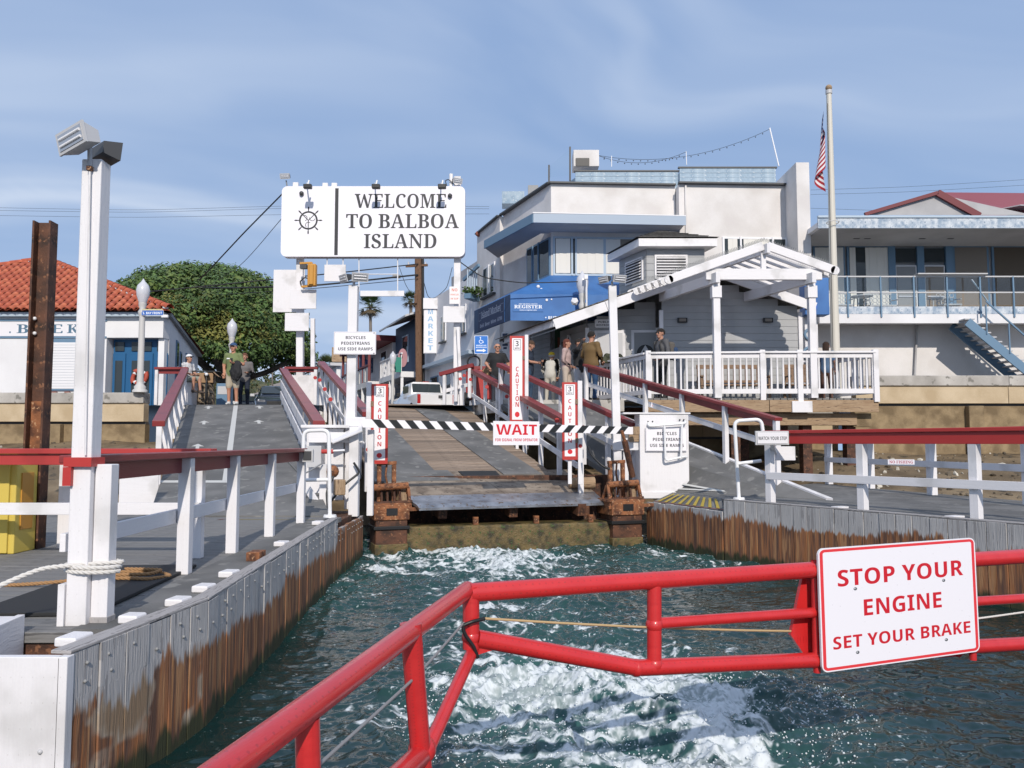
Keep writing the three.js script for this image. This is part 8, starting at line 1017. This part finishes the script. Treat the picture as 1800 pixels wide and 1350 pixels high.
person('woman with auburn hair, pink patterned jacket and beige trousers', on(996, 21.9), 1.25, { h: 1.66, top: [0.40, 0.29, 0.27], leg: [0.47, 0.39, 0.32], long: true, shoe: [0.5, 0.45, 0.4], hair: [0.11, 0.03, 0.018], longHair: true, pose: { eL: [0.24, 1.12, -0.04], wL: [0.16, 0.98, 0.14], eR: [-0.24, 1.12, -0.04], wR: [-0.16, 0.98, 0.14], kL: [0.1, 0.49, 0.08], aL: [0.11, 0.08, 0.16], kR: [-0.1, 0.5, -0.02], aR: [-0.11, 0.09, -0.14] } });
person('man in black shirt shading his eyes with one hand', on(1017, 22.7), 1.0, { h: 1.76, top: [0.012, 0.012, 0.014], leg: [0.45, 0.46, 0.5], long: true, shoe: [0.5, 0.5, 0.5], hair: [0.02, 0.016, 0.014], pose: { eR: [-0.36, 1.42, 0.18], wR: [-0.14, 1.66, 0.2], eL: [0.25, 1.14, 0.02], wL: [0.2, 0.92, 0.1] } });
person('man in brown jacket and blue jeans with dark hair', on(1040, 21.55), 2.4, { h: 1.82, top: [0.14, 0.085, 0.03], leg: [0.02, 0.06, 0.14], long: true, shoe: [0.06, 0.05, 0.04], hair: [0.016, 0.013, 0.011], fat: 1.22, glasses: true, pose: { eL: [0.29, 1.14, 0.02], wL: [0.2, 1.02, 0.2], eR: [-0.29, 1.14, 0.0], wR: [-0.2, 1.0, 0.18] } });
person('person in olive puffer jacket leaning on the deck railing', on(1076, 23.0), 0.3, { h: 1.7, top: [0.055, 0.06, 0.035], leg: [0.04, 0.04, 0.05], long: true, shoe: [0.05, 0.05, 0.05], hair: [0.02, 0.016, 0.014], fat: 1.3, nod: 0.3, pose: { pel: [0, 0.95, -0.12], che: [0, 1.22, 0.06], nek: [0, 1.38, 0.15], hed: [0, 1.54, 0.22], sL: [0.2, 1.34, 0.1], sR: [-0.2, 1.34, 0.1], eL: [0.38, 1.16, 0.2], eR: [-0.38, 1.16, 0.2], wL: [0.16, 1.14, 0.34], wR: [-0.16, 1.14, 0.34] } });
{ const k = person('man in grey hoodie with a backpack on the restroom deck', on(1164, 21.3), -1.1, { h: 1.86, top: [0.085, 0.085, 0.09], leg: [0.02, 0.022, 0.026], long: true, shoe: [0.02, 0.02, 0.02], hair: [0.015, 0.012, 0.01], glasses: true, pose: { eL: [0.26, 1.14, -0.02], wL: [0.18, 1.0, 0.18], eR: [-0.26, 1.14, -0.02], wR: [-0.18, 1.0, 0.18] } }); mesh('backpack', box(0.32, 0.48, 0.2, 0.07), flat(0.10, 0.09, 0.08, 0.85), k.root, k.at(0, 1.2, -0.24), k.rot); mesh('backpack_side', box(0.14, 0.36, 0.14, 0.05), flat(0.02, 0.05, 0.12, 0.8), k.root, k.at(0.12, 1.12, -0.32), k.rot); for (const x of [-0.11, 0.11]) tube('strap', k.root, M.black, [k.at(x, 1.44, -0.12), k.at(x, 1.47, 0.02), k.at(x, 1.36, 0.13), k.at(x * 1.3, 1.12, 0.1)], 0.018, 6); }
person('woman with long dark hair and blue top behind the deck railing', on(1455, 21.6), 2.6, { h: 1.55, top: [0.08, 0.14, 0.24], leg: [0.10, 0.05, 0.035], shoe: [0.05, 0.05, 0.05], hair: [0.035, 0.018, 0.012], longHair: true });
renderer.render(scene, camera);
